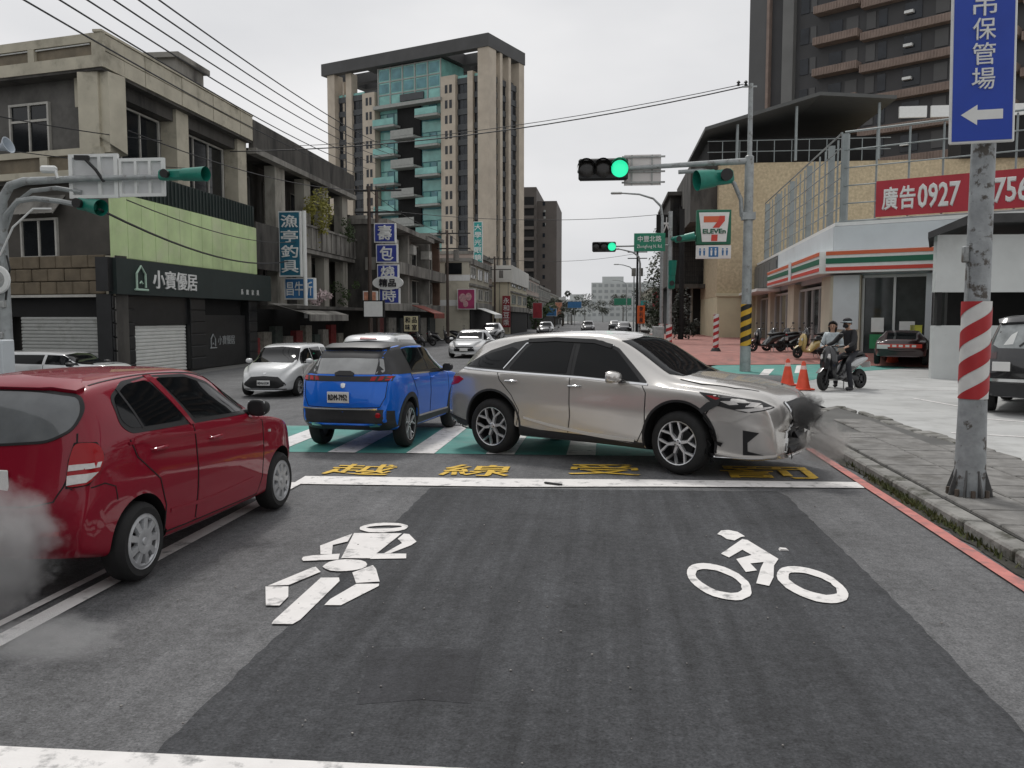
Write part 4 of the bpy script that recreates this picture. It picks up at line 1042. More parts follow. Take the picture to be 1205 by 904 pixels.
# ---------------------------------------------------------------- white shed on the lot
sd = thing('white_shed', 'whitewashed shed with dark slanted roof edge and open dark middle on the lot', 'shed', (9.95, 27.5, 0), R(3))
slab(0, 16, 0, .18, 0, 1.66).build('low_wall', M_wall_w, sd)
slab(.02, 16, -.05, .2, 2.68, 4.42).build('fascia', M_wall_w, sd)
slab(1.2, 17, 1.8, 2, 0, 4.2).build('back_wall', M_dark, sd)
rf = MB().add([(-.45, -.5, 4.28), (.75, -.6, 4.72), (16, -.6, 4.95), (18, 6, 5.2), (3.3, 6, 4.95), (2.3, 6, 4.5), (-.45, -.5, 4.45), (.75, -.6, 4.98), (16, -.6, 5.2), (18, 6, 5.45), (3.3, 6, 5.2), (2.3, 6, 4.7)],
    [(0, 1, 7, 6), (1, 2, 8, 7), (6, 7, 10, 11), (7, 8, 9, 10), (0, 5, 4, 1), (1, 4, 3, 2), (0, 6, 11, 5)])
rf.build('roof', mat('shed_roof', (.05, .05, .05), rough=.8, var=.2), sd)
for x in (.1, 5, 10): slab(x, x + .14, -.02, .2, 1.66, 2.68).build('post', M_dark, sd)

# ---------------------------------------------------------------- dark house with netting, and shop sign past the store sign
dh = thing('netted_house', 'dark grey house hung with black netting left of the yellow brick house', 'house', (5.3, 75, 0), 0)
slab(0, 4.4, .4, 14, 4.7, 12.3).build('wall', M_dconc, dh)
slab(.4, 4.4, 2.5, 14, 0, 4.7).build('lower_wall', M_dark, dh)
slab(-.3, 4.6, -.6, 14, 12.3, 12.6).build('roof', M_dconc, dh)
slab(-.2, 4.5, -1.2, .4, 4.4, 4.75).build('canopy', M_dconc, dh)
nt = MB()
for i in range(22): slab(.2 + i * .19, .24 + i * .19, .3, .36, 4.8, 11.8, nt)
for i in range(16): slab(.2, 4.4, .26, .3, 5 + i * .43, 5.03 + i * .43, nt)
nt.build('netting', M_bwire, dh, kind='stuff')
for x in (1.9, 3.2): MB().cyl((x, 0, 0), (x, 0, 4.4), .1, n=8).build('pillar', M_conc2, dh)
bs_ = blade_sign('blade_sign', 'black sign board with a large white character behind the street name sign', 4.05, 5.75, 74, 8.7, 10.6, M_dark, '大', M_signw, M_dark, tw=.4)
slab(1.1, 1.4, -.1, .1, -1, 2.6).build('bracket', M_dark, bs_)

# ---------------------------------------------------------------- shop rows added behind the viewpoint, unseen, to darken reflections and cut sky light
for lab, x, y, rz, L, h, m in (('added grey shop row, out of view behind the viewpoint on the left of the road', -15.5, -48, 90, 46, 10.5, M_conc2), ('added tan shop row, out of view behind the viewpoint on the right of the road', 13, -3, -90, 45, 10, M_pink), ('added dark apartment house, out of view, closing the side street behind the viewpoint', -46, -18, 90, 40, 14, M_dconc)):
    r_ = thing('added_shop_row', lab, 'building', (x, y, 0), R(rz))
    slab(0, L, .3, 9, 0, h).build('wall', m, r_)
    slab(0, L, -.8, .3, 2.9, 3.3).build('canopy', M_dconc, r_)
    slab(.2, L - .2, .2, .29, 0, 2.9).build('shop_front', M_dark, r_)
    for k in range(9):
        for f in range(2): slab(L * (k + .2) / 9, L * (k + .8) / 9, .22, .31, 4.2 + f * 3.1, 5.9 + f * 3.1).build('window', M_win, r_)

# ================================================================ street furniture
M_galv = mat('pole_galvanised', (0.34, 0.36, 0.36), rough=.55, metal=.25, var=.18, vs=5, stain=(.13, .115, .10), ss=4, st=(.56, .70), bump=.15, bs=30)
M_greenh = mat('signal_green', (0.012, 0.20, 0.145), rough=.4, var=.12, vs=6)
M_black = mat('signal_black', (0.012, 0.012, 0.012), rough=.5, var=0)
M_lens = mat('lens_dark', (0.02, 0.018, 0.016), rough=.2, var=0)
M_green_on = mat('lens_green_lit', (0.02, 0.45, 0.25), rough=.3, var=0, emit=(0.03, 0.85, 0.42), es=1.0)
M_swhite = mat('sleeve_white', (0.68, 0.68, 0.66), rough=.5, var=.08, vs=8, stain=(.42, .41, .39), ss=6, st=(.6, .8)); M_sred = mat('sleeve_red', (0.42, 0.025, 0.03), rough=.5, var=.1, vs=8)
M_syel = mat('sleeve_yellow', (0.62, 0.36, 0.03), rough=.5, var=.1, vs=8)
M_rblue = mat('road_sign_blue', (0.012, 0.055, 0.40), rough=.45, var=.06, vs=4)
M_rgreen = mat('road_sign_green', (0.012, 0.21, 0.12), rough=.45, var=.06, vs=4)

def sleeve(par, r, z0, z1, n, slope, m0, m1, th0=0.0, name='striped_sleeve'):
    """pole sleeve with helical bands; each band of the second colour is a part of the sleeve"""
    s_ = MB().cyl((0, 0, z0), (0, 0, z1), r, n=28, cap=False).build(name, m0, par, smooth=True)
    p = (z1 - z0) / n
    for k in range(-2, n + 2):
        vs, fs = [], []
        for i in range(33):
            a = 2 * PI * i / 32 + PI / 2; off = slope * (2 * PI * i / 32 - PI)
            lo = min(max(z0 + k * p + off, z0), z1); hi = min(max(z0 + (k + .5) * p + off, z0), z1)
            vs += [((r + .004) * math.cos(a), (r + .004) * math.sin(a), lo), ((r + .004) * math.cos(a), (r + .004) * math.sin(a), hi)]
        for i in range(32):
            if vs[2 * i + 1][2] - vs[2 * i][2] > 1e-4 or vs[2 * i + 3][2] - vs[2 * i + 2][2] > 1e-4: fs.append((2 * i, 2 * i + 2, 2 * i + 3, 2 * i + 1))
        if fs: MB().add(vs, fs).build('stripe', m1, s_, smooth=True)
    return s_
# ---------------------------------------------------------------- near pole with the blue direction sign
po = thing('sign_pole', 'thick weathered steel pole with red and white striped sleeve on the right kerb', 'pole', (3.62, 8.88, .10))
MB().lathe([(.150, 0), (.138, .5), (.128, 1.05), (.115, 2.0), (.108, 3.6), (.10, 6.2)], 28).build('pole', mat('peeling_pole', (.32, .34, .35), rough=.6, var=.25, vs=6, stain=(.09, .08, .07), ss=7, st=(.56, .63), bump=.35, bs=30), po, smooth=True)
bp = MB().box((0, 0, .015), (.46, .42, .03), bev=.008).build('base_plate', M_kerb, po)
for i in range(8):
    a = 2 * PI * i / 8 + .2
    g = MB().prism([(.125, .03), (.215, .03), (.205, .10), (.14, .30), (.125, .30)], .016, M=Matrix.Rotation(a, 4, 'Z') @ Matrix.Translation((0, -.008, 0))).build('gusset', mat('gusset_grey', (.10, .10, .098), rough=.7, var=.3, vs=12), bp)
    MB().cyl((.19 * math.cos(a + .4), .19 * math.sin(a + .4), .03), (.19 * math.cos(a + .4), .19 * math.sin(a + .4), .10), .022, n=6).build('bolt', mat('rust', (.09, .07, .055), var=.3), bp)
sleeve(po, .135, 1.0, 1.96, 3, .085, M_swhite, M_sred)
MB().box((-.135, -.02, 2.42), (.05, .08, .16), bev=.01).tube([(-.12, -.05, 2.3), (-.115, -.06, 2.1), (-.12, -.05, 1.98)], .008, n=5).build('junction_box', M_galv, po)
for z in (3.75, 5.0): MB().cyl((0, 0, z), (0, 0, z + .05), .118, n=20).build('clamp', M_galv, po)
bs = thing('direction_sign', 'tall blue sign with white characters and left arrow on the striped pole', 'road sign', (3.53, 8.72, 3.56))
slab(-.29, .29, -.012, .012, 0, 1.95, bev=.02).build('sign_plate', M_signw, bs)
fcx = slab(-.265, .265, -.018, -.012, .025, 1.925).build('sign_face', M_rblue, bs)
for ch, z in zip('拖吊保管場', (1.53, 1.28, 1.06, .83, .60)):
    lettering('lettering', ch, Matrix.Translation((0, -.019, z)), M_signw, fcx, width=.205, height=.205, depth=.003, bold=.012)
ar = MB().prism([(-.19, .27), (-.045, .36), (-.045, .31), (.18, .31), (.18, .22), (-.045, .22), (-.045, .17)], .003, M=Matrix.Translation((0, -.0215, 0)))
ar.build('arrow', M_signw, fcx)
bs.rotation_euler = (0, R(-1.0), R(-4))

# ---------------------------------------------------------------- traffic signals
def signal(name, label, loc, rz, W_, H_, lit=2, hous=M_black, group=None):
    """horizontal three-lamp head seen from local -y"""
    r_ = thing(name, label, 'traffic light', loc, rz, group)
    slab(-W_ / 2, W_ / 2, -.08, .22, -H_ / 2, H_ / 2, bev=.06).build('housing', hous, r_)
    for i in range(3):
        x = (i - 1) * W_ / 3
        lm = MB().lathe([(0, -.03), (H_ * .30, -.02), (H_ * .40, .0)], 24, M=Matrix.Translation((x, -.09, 0)) @ Matrix.Rotation(R(90), 4, 'X') @ Matrix.Diagonal((1, 1, -1, 1)))
        lm.build('lamp', M_green_on if i == lit else M_lens, r_, smooth=True)
        vs, fs = [], []
        for k in range(19):
            a = PI * (-.18 + 1.36 * k / 18)
            for rr, y in ((H_ * .44, -.08), (H_ * .44, -.08 - H_ * .5 * (.45 + .55 * max(0, math.sin(a))))): vs.append((x + rr * math.cos(a), y, rr * math.sin(a)))
        for k in range(18): fs.append((2 * k, 2 * k + 1, 2 * k + 3, 2 * k + 2))
        MB().add(vs, fs).build('visor', hous, r_, smooth=True)
    return r_
def lamp_side(name, label, p0, p1, r, group=None):
    """signal head seen edge-on: tapered housing ending in a round visor"""
    r_ = thing(name, label, 'traffic light', p0, 0, group)
    d = Vector(p1) - Vector(p0); L = d.length; u = d / L
    MB().box((0, 0, 0), (L * .62, r * 1.5, r * 1.5), bev=r * .3, M=Matrix.Translation(u * L * .31) @ u.to_track_quat('X', 'Z').to_matrix().to_4x4()).build('housing', M_greenh, r_)
    MB().cyl(u * L * .5, u * L * .98, r * .9, r * 1.05, n=18, cap=False).cyl(u * L * .5, u * L * .55, r * .88, n=18).build('visor', M_greenh, r_, smooth=True)
    MB().cyl(u * L * .2 - Vector((0, r * .8, 0)), u * L * .2 - Vector((0, r * 1.7, 0)), r * .55, r * .62, n=14).build('side_visor', M_black, r_)
    return r_
sp = thing('signal_pole', 'tall grey signal pole with yellow and black bands and a long arm over the road', 'signal pole', (4.80, 30.45, 0.02))
MB().lathe([(.19, 0), (.17, 2.4), (.155, 5.5), (.15, 7.4), (.085, 7.45), (.075, 9.85)], 18).build('pole', M_galv, sp, smooth=True)
sleeve(sp, .185, .9, 2.35, 4, .075, M_black, M_syel)
MB().tube([(-.1, 0, 7.25), (-2.4, 0, 7.16), (-5.9, 0, 7.0)], .1, n=10, rs=[.115, .09, .055]).build('arm', M_galv, sp, smooth=True)
MB().tube([(-2.4, 0, 6.92), (-1.6, 0, 6.96), (-.95, 0, 6.85), (-.5, 0, 6.5), (-.26, 0, 5.95), (-.22, 0, 5.4), (-.12, 0, 5.3)], .075, n=10).build('brace', M_galv, sp, smooth=True)
slab(-.22, .22, -.2, .2, 5.25, 5.5).build('clamp', M_galv, sp)
MB().box((-.05, 0, 9.75), (.5, .05, .05)).build('wire_bracket', M_galv, sp)
for x in (-.25, -.6): MB().lathe([(.02, 0), (.07, .03), (.03, .08), (.07, .12), (.02, .18)], 10, M=Matrix.Translation((x * .7, 0, 9.78))).build('insulator', M_black, sp)
signal('traffic_light', 'large black horizontal traffic light showing green over the road', (-.2, 30.3, 7.06), 0, 1.72, .74, group='traffic lights')
lamp_side('traffic_light', 'green housed traffic light seen from the side under the grey mast arm', (4.2, 30.3, 6.75), (2.95, 29.9, 6.55), .33, 'traffic lights')
sb_ = thing('road_sign', 'back of a pale road sign with rails on the right mast arm', 'road sign', (1.15, 30.6, 7.05))
slab(-.62, .66, 0, .02, -.52, .54).build('sign_plate', mat('sign_back_grey', (.72, .68, .66), rough=.6, var=.04), sb_)
for z in (-.42, -.05, .46): MB().box((.05, -.04, z), (1.5, .06, .055)).build('rail', M_steel, sb_)
for x in (-.35, .35): MB().box((x, -.02, 0), (.05, .04, 1.05)).build('rail', M_steel, sb_)

# second junction cluster further on
s2 = thing('signal_pole', 'slim grey signal pole with striped foot beside the green street name sign', 'signal pole', (3.68, 52, 0.02))
MB().lathe([(.16, 0), (.14, 4), (.12, 8.2)], 14).build('pole', M_galv, s2, smooth=True)
sleeve(s2, .18, .3, 1.5, 3, .06, M_swhite, M_sred)
MB().tube([(0, 0, 6.2), (-4.0, 0, 6.15)], .05, n=8).build('arm', M_galv, s2)
MB().tube([(0, 0, 6.55), (1.6, 0, 6.65)], .14, n=8).build('green_arm', M_greenh, s2)
signal('traffic_light', 'small black traffic light showing green further down the road', (-.25, 51.9, 6.15), 0, 1.42, .6, group='traffic lights')
lamp_side('traffic_light', 'green housed signal head beside the convenience store sign pole', (3.9, 51.7, 6.5), (5.1, 51.6, 6.7), .26, 'traffic lights')
lamp_side('traffic_light', 'green vertical signal head low on the slim signal pole', (3.75, 51.7, 3.6), (3.8, 51.4, 5.3), .24, 'traffic lights')
ns = thing('street_name_sign', 'green street name sign with white lettering on the slim signal pole', 'street sign', (2.45, 51.8, 5.85), R(-2))
slab(-.92, .92, -.02, .02, 0, 1.08, bev=.02).build('sign_plate', M_rgreen, ns)
lettering('lettering', '中豐北路', Matrix.Translation((0, -.025, .74)), M_signw, ns, width=1.4, height=.36, depth=.01, bold=.015, res=1)
lettering('lettering', 'Zhongfeng N. Rd.', Matrix.Translation((0, -.025, .27)), M_signw, ns, width=1.5, height=.26, depth=.01, bold=.01, res=1)
# convenience store blade sign
cv = thing('store_sign', 'square green and white convenience store sign with a large red seven', 'sign', (6.2, 52, 5.4), 0)
slab(-1.02, 1.0, -.18, .18, .82, 2.86, bev=.03).build('sign_box', M_st_g, cv)
wp = MB().prism([(-.88, 2.70), (.88, 2.70), (.72, .98), (-.68, .98)], .02, M=Matrix.Translation((0, -.21, 0))).build('sign_face', M_signw, cv)
sv = MB()
sv.prism([(-.60, 2.48), (.62, 2.48), (.62, 2.18), (.52, 2.12), (-.60, 2.12)], .012, M=Matrix.Translation((0, -.224, 0)))
sv.build('seven_bar', M_st_o, wp)
MB().prism([(.62, 2.49), (.62, 2.2), (.30, 1.80), (-.08, 1.80), (.22, 2.2), (.32, 2.49)], .016, M=Matrix.Translation((0, -.232, 0))).build('seven_stroke', M_st_r, wp)
MB().prism([(-.14, 1.40), (.22, 1.40), (.20, 1.02), (-.16, 1.02)], .012, M=Matrix.Translation((0, -.224, 0))).build('seven_foot', M_st_r, wp)
lettering('lettering', 'ELEVEn', Matrix.Translation((.02, -.225, 1.60)), M_st_g, wp, width=1.34, height=.28, depth=.02, bold=.035)
lw = slab(-1.0, 1.02, -.15, .15, .0, .78).build('service_panel', M_signw, cv)
for i, c_ in enumerate((-.66, .0, .66)):
    slab(c_ - .28, c_ + .28, -.165, -.15, .1, .68).build('pictogram_plate', M_signblue2 if i == 1 else M_signw, lw)
    fm_ = M_signw if i == 1 else M_signblue2
    for q in (-.12, .12):
        MB().cyl((c_ + q, -.17, .56), (c_ + q, -.18, .56), .05, n=10).prism([(c_ + q - .06, .48), (c_ + q + .06, .48), (c_ + q + .04, .18), (c_ + q - .04, .18)], .008, M=Matrix.Translation((0, -.178, 0))).build('pictogram', fm_, lw)
MB().cyl((-1.0, 0, 1.1), (-2.5, 0, 1.1), .06, n=8).build('bracket', M_greenh, cv)
# street lamps
def street_lamp(label, x, y, h, reach, group='street lamps over the far road'):
    r_ = thing('street_lamp', label, 'street lamp', (x, y, 0.02), 0, group)
    MB().tube([(0, 0, 0), (0, 0, h * .86), (-.12, 0, h * .94), (-.6, 0, h * .99), (-1.5, 0, h * 1.02), (-reach, 0, h * 1.03)], .09, n=8, rs=[.12, .09, .08, .07, .06, .05]).build('pole', M_galv, r_, smooth=True)
    MB().box((-reach - .25, 0, h * 1.03), (.75, .3, .14), bev=.06).build('lamp_head', M_steel, r_)
    return r_
l1 = street_lamp('tall street lamp with curved arm behind the green street sign', 3.45, 56, 9.6, 2.7)
sleeve(l1, .15, .3, 1.5, 3, .06, M_swhite, M_sred)
street_lamp('shorter street lamp with curved arm further along the road', 2.75, 75, 7.6, 1.9)
street_lamp('distant street lamp on the right far along the road', 3.6, 120, 9, 2.2)
street_lamp('most distant street lamp on the right', 3.7, 170, 9, 2.2)
os_ = blade_sign('banner_sign', 'orange vertical banner sign on the lamp pole down the road', 2.55, 3.2, 74.6, 1.4, 2.95, mat('sign_orange', (.66, .12, .02), var=.08), '便利屋', M_ink, MATS['sign_orange'], tw=.5)
gp = thing('guard_post', 'short red and white striped post with black foot on the brick terrace', 'bollard', (4.83, 38.9, .04), R(0))
MB().lathe([(.42, 0), (.40, .08), (.16, .5), (.13, .52)], 16).build('foot', M_black, gp)
sleeve(gp, .12, .5, 2.0, 5, .05, M_swhite, M_sred)
MB().cyl((0, 0, 2.0), (0, 0, 2.03), .12, n=16).build('cap', M_swhite, gp)
tag(MB().box((0, 0, .7), (.62, .5, 1.4), bev=.03).box((0, -.26, .75), (.52, .02, 1.1)).build('utility_cabinet', M_steel, loc=(2.75, 47, .03)), 'pale grey utility cabinet on the kerb below the street lamp', 'cabinet')
tag(MB().box((0, 0, .5), (.5, .5, 1.0), bev=.03).box((0, 0, 1.04), (.58, .58, .08), bev=.02).build('stone_post', M_dconc, loc=(2.4, 55, .03)), 'dark squat post with pale cap beside the orange banner sign', 'post')
ip = thing('ivy_pole', 'black creeper covered utility pole in front of the netted house', 'pole', (5.05, 60, .04))
MB().cyl((0, 0, 0), (0, 0, 9.3), .2, .15, n=10).build('pole', M_dark, ip)
foliage('creeper', mat('creeper', (.018, .02, .012), var=.5, vs=3), ip, (0, 0, 2.0), (.75, .6, 2.4), 900, .12, 61)
foliage('creeper', MATS['creeper'], ip, (.9, 0, 1.1), (.5, .4, 1.0), 300, .12, 62)
vs_ = plant('roadside_tree', 'tall olive green tree mass beside the lamp posts', 'tree', mat('vine_leaf', (.05, .06, .03), var=.5, vs=1.5), (5.6, 92, 4.4), (1.9, 2.2, 5.6), 2600, .2, 63)
MB().cyl((0, 0, -4.4), (0, 0, 2), .25, .12, n=8).build('trunk', M_dark, vs_)
up = thing('utility_pole', 'dark utility pole with cross arms on the right further along the street', 'utility pole', (3.3, 98, 0))
MB().cyl((0, 0, 0), (0, 0, 9.6), .16, .11, n=8).build('pole', M_dark, up)
for z in (8.6, 9.3): MB().box((0, 0, z), (2.2, .1, .1)).build('cross_arm', M_dark, up)
MB().cyl((.4, 0, 6.6), (.4, 0, 7.5), .25, n=10).cyl((-.4, 0, 6.6), (-.4, 0, 7.5), .25, n=10).build('transformer', M_conc2, up)

# ---------------------------------------------------------------- signal mast at the left edge
lp = thing('signal_pole', 'white grey signal mast with curved arms at the left edge', 'signal pole', (-13.62, 18, 0))
MB().tube([(0, 0, 0), (0, 0, 4.2), (.05, 0, 4.55), (.25, 0, 4.85), (.6, 0, 4.95), (2.0, 0, 4.98), (4.0, 0, 4.99)], .1, n=10, rs=[.14, .115, .11, .1, .09, .07, .05]).build('pole', M_galv, lp, smooth=True)
MB().tube([(.02, 0, 3.7), (.15, -.05, 4.2), (.5, -.1, 4.5), (.9, -.1, 4.55), (1.5, -.1, 4.48), (2.1, -.1, 4.36)], .06, n=8).build('arm', M_galv, lp, smooth=True)
MB().tube([(.02, .1, 3.9), (.25, .1, 4.45), (.7, .1, 4.75), (1.3, .1, 4.8), (1.9, .1, 4.7)], .05, n=8).build('arm', M_galv, lp, smooth=True)
MB().tube([(.05, -.15, 3.3), (.5, -.3, 3.9), (1.0, -.3, 4.3), (1.4, -.25, 4.3)], .022, n=6).build('brace', M_signw, lp)
for x, z, k in ((-.05, 3.1, .14), (.06, 2.2, .1), (-.02, 1.5, .1)): MB().box((x, -.14, z), (k, .12, k * 1.6), bev=.02).build('junction_box', M_steel, lp)
MB().tube([(.14, -.06, 3.3), (.22, -.08, 3.0), (.14, -.06, 2.7), (.10, -.1, 2.3)], .02, n=6).build('cable', M_black, lp)
fr = thing('road_sign', 'white framed back of a road sign on the left signal mast', 'road sign', (-10.95, 18.12, 4.6))
pl_ = slab(-1.04, .12, 0, .03, -.03, .92).build('sign_plate', mat('sign_back_white', (.62, .63, .63), rough=.6, var=.06, vs=3), fr)
p2_ = slab(.13, 1.2, .01, .03, .0, .82).build('sign_plate', MATS['sign_back_white'], fr)
for d in ((-1.04, .12, .86, .93), (-1.04, .12, -.04, .03), (-1.04, -.95, .03, .86), (.03, .12, .03, .86), (-.35, -.28, .03, .86)):
    slab(d[0], d[1], -.06, 0, d[2], d[3]).build('frame_bar', M_signw, pl_)
for d in ((.14, 1.2, .75, .82), (.14, 1.2, -.02, .05), (.14, .2, .05, .75), (1.13, 1.2, .05, .75), (.5, .56, .05, .75), (.83, .89, .05, .75)):
    slab(d[0], d[1], -.05, .01, d[2], d[3]).build('frame_bar', M_signw, p2_)
MB().tube([(-.55, -.2, .8), (-.3, -.2, .55), (-.15, -.15, .3)], .035, n=6).box((-.62, -.2, .82), (.3, .1, .1), rz=.2).build('camera', M_black, fr)
lamp_side('traffic_light', 'long green housed signal head right of the white sign frame', (-9.8, 18, 5.02), (-8.58, 17.7, 4.98), .15, 'traffic lights')
lamp_side('traffic_light', 'green housed signal head on the lower left curved arm', (-11.65, 17.9, 4.42), (-10.95, 17.6, 4.28), .17, 'traffic lights')
tag(MB().lathe([(.02, 0), (.05, .1), (.10, .22), (.19, .34), (.17, .34), (.03, .1)], 16, M=Matrix.Translation((-13.6, 17.9, 5.62)) @ Matrix.Rotation(R(70), 4, 'Y')).build('loudspeaker', mat('horn_blue', (.42, .47, .52), rough=.5, var=.06), smooth=True), 'pale blue horn loudspeaker above the left signal mast', 'loudspeaker')
tag(MB().box((0, 0, 0), (.34, .16, .16), rz=.2, bev=.04).cyl((.15, 0, -.02), (.22, -.02, -.2), .03, n=6).build('camera', M_signw, loc=(-12.35, 17.9, 5.18)), 'small white surveillance camera on the left mast arm', 'camera')
rm_ = thing('round_mirror', 'round white rimmed traffic mirror at the left edge', 'mirror', (-13.62, 17.75, 2.75))
MB().lathe([(0, .02), (.24, .0), (.30, .01), (.32, .05), (.28, .1), (0, .12)], 28, M=Matrix.Rotation(R(90), 4, 'X') @ Matrix.Diagonal((1, 1, -1, 1))).build('rim', M_signw, rm_, smooth=True)
MB().lathe([(0, -.02), (.15, -.005), (.25, .012)], 24, M=Matrix.Rotation(R(90), 4, 'X') @ Matrix.Diagonal((1, 1, -1, 1))).build('mirror_glass', M_steel, rm_, smooth=True)
cb_ = thing('control_cabinet', 'pale grey signal control cabinet beside the white car at the left', 'cabinet', (-13.1, 17.2, 0))
slab(-.3, .12, -.2, .2, 0, 1.42, bev=.02).build('cabinet', M_wpanel, cb_)
slab(-.26, .08, -.215, -.2, .1, 1.34).build('door', M_wpanel, cb_)
MB().cyl((-.12, -.22, .75), (-.12, -.235, .75), .03, n=8).build('lock', M_black, cb_)

# ---------------------------------------------------------------- poles and wires on the left
for lab, x, y, h in (('dark utility pole with cross arms before the old grey house', -12.9, 45.5, 9.0), ('dark utility pole with insulators in front of the narrow pale shop house', -12.3, 65, 8.6), ('thin far utility pole before the white hoarding', -12.2, 92, 8.5)):
    r_ = thing('utility_pole', lab, 'utility pole', (x, y, 0), 0, 'utility poles on the left')
    MB().cyl((0, 0, 0), (0, 0, h), .13, .09, n=8).build('pole', mat('rust_post', (0.07, 0.05, 0.04), var=.3), r_)
    for z in (h - .25, h - 1.4):
        MB().box((.5, 0, z), (2.6, .09, .09)).build('cross_arm', M_black, r_)
    for q in range(5):
        MB().lathe([(.02, 0), (.06, .05), (.03, .1), (.06, .15), (.02, .22)], 7, M=Matrix.Translation((-.6 + q * .5, 0, h - .2))).build('insulator', M_dconc, r_)
    if y > 50: MB().cyl((.7, 0, h - 2.3), (.7, 0, h - 1.5), .22, n=10).build('transformer', M_conc2, r_)
def wire(label, a, b, sag=.5, r=.018, group='overhead wires', n=14):
    a, b = Vector(a), Vector(b)
    pts = [a.lerp(b, i / n) + Vector((0, 0, -sag * 4 * (i / n) * (1 - i / n))) for i in range(n + 1)]
    return tag(MB().tube(pts, r, n=5).build('overhead_wire', M_bwire), label, 'wire', group)
for i, (a, b) in enumerate((((-8.9, 12, 6.75), (-14.2, 49, 10.2)), ((-8.6, 12, 6.9), (-14.0, 49.5, 10.6)), ((-8.3, 12, 6.98), (-13.7, 50, 11.0)), ((-7.95, 12, 7.02), (-13.3, 50.5, 11.4)), ((-7.6, 12, 7.05), (-13.0, 51, 11.7)), ((-7.35, 12, 7.1), (-12.7, 51.5, 12.0)))):
    wire(('lowest', 'second lowest', 'third lowest', 'third highest', 'second highest', 'highest')[i] + ' of the six wires running over the left corner building', a, b, sag=.35, r=.016)
wire('long dark wire crossing the road from the right signal pole', (4.7, 30.45, 9.8), (-15.0, 33, 8.5), .5, .022)
wire('thin upper wire crossing the road from the right signal pole', (4.55, 30.45, 9.86), (-15.0, 40, 10.1), .4, .014)
wire('thin wire crossing the far road above the small green light', (3.68, 52, 8.1), (-12.9, 45.5, 7.8), .5, .016)
wire('lower thin wire crossing the far road below the street lamps', (3.4, 98, 9.2), (-12.2, 92, 8.3), .6, .02)
wire('wire from the far left pole to the dark pole by the old house', (-12.2, 92, 8.3), (-12.3, 65, 8.4), .4, .016)
wire('wire between the two dark poles on the left', (-12.3, 65, 8.4), (-12.9, 45.5, 8.8), .4, .016)
wire('wire along the weathered building to the dark pole', (-12.9, 45.5, 8.8), (-14.6, 25, 7.6), .5, .018)
wire('thick black cable sagging across the lime green panel', (-11.0, 17.6, 4.25), (-14.6, 38, 4.5), .5, .028)
wire('thin cable above the thick one across the lime panel', (-10.6, 18, 4.5), (-14.6, 40, 5.6), .4, .014)
wire('wire running past the upper left window', (-16, 19, 7.0), (-14.6, 27, 7.7), .1, .016)
wire('lower wire running past the upper left window', (-15.5, 17, 5.9), (-14.6, 30, 7.3), .15, .014)

# ================================================================ vehicles
M_tyre = mat('tyre', (0.014, 0.014, 0.014), rough=0.8, var=0.2, vs=15)
M_well = mat('wheel_well', (0.006, 0.006, 0.006), rough=0.9, var=0)
M_trim = mat('black_trim', (0.012, 0.012, 0.013), rough=0.45, var=0.1)
M_clad = mat('grey_cladding', (0.028, 0.029, 0.031), rough=0.6, var=0.12, vs=9, bump=0.1, bs=90)
M_glass = mat('tinted_glass', (0.005, 0.006, 0.007), rough=0.05, var=0, spec=0.22)
M_glassl = mat('rear_glass', (0.15, 0.16, 0.165), rough=0.06, var=0.25, vs=3, spec=0.6)  # grey base carries reflections painted into the rear glass
M_chrome = mat('chrome', (0.72, 0.73, 0.74), rough=0.12, metal=1, var=0)
M_alloy = mat('alloy', (0.66, 0.67, 0.68), rough=0.3, metal=0.6, var=0.06, vs=20)
M_alloyd = mat('dark_alloy', (0.03, 0.03, 0.032), rough=0.4, metal=0.3, var=0.1)
M_hubcap = mat('hubcap_silver', (0.47, 0.48, 0.49), rough=0.35, metal=0.5, var=0.08, vs=15)
M_lampr = mat('lamp_red', (0.36, 0.006, 0.012), rough=0.25, var=0.1, coat=.3, spec=.2)
M_lampc = mat('lamp_clear', (0.62, 0.60, 0.58), rough=0.1, var=0.12, vs=30, coat=1)
M_lampo = mat('lamp_amber', (0.65, 0.25, 0.03), rough=0.12, var=0, coat=1)
M_seam = mat('seam', (0.008, 0.008, 0.008), rough=0.8, var=0)
M_plate = mat('plate_white', (0.72, 0.72, 0.70), rough=0.45, var=0.04)
M_ink = mat('ink_black', (0.015, 0.015, 0.02), rough=0.6, var=0)
def paint(name, col, metal=0.35, rough=0.32, dirt=None, coat=1.0, spec=0.5):
    return mat(name, col, rough=rough, metal=metal, var=0.05, vs=1.2, coat=coat, spec=spec, stain=dirt, ss=2.5, st=(0.55, 0.85))

def interp(tab, x):
    """monotone cubic through (x, v) pairs"""
    n = len(tab)
    if x <= tab[0][0]: return tab[0][1]
    if x >= tab[-1][0]: return tab[-1][1]
    d = [(tab[i + 1][1] - tab[i][1]) / (tab[i + 1][0] - tab[i][0]) for i in range(n - 1)]
    def sl(i):
        if i == 0: return d[0]
        if i == n - 1: return d[-1]
        if d[i - 1] * d[i] <= 0: return 0
        return 2 * d[i - 1] * d[i] / (d[i - 1] + d[i])
    for i in range(n - 1):
        x0, v0 = tab[i]; x1, v1 = tab[i + 1]
        if x <= x1:
            h = x1 - x0; t = (x - x0) / h
            return ((1 + 2 * t) * (1 - t) ** 2 * v0 + t * (1 - t) ** 2 * h * sl(i) + t * t * (3 - 2 * t) * v1 + t * t * (t - 1) * h * sl(i + 1))

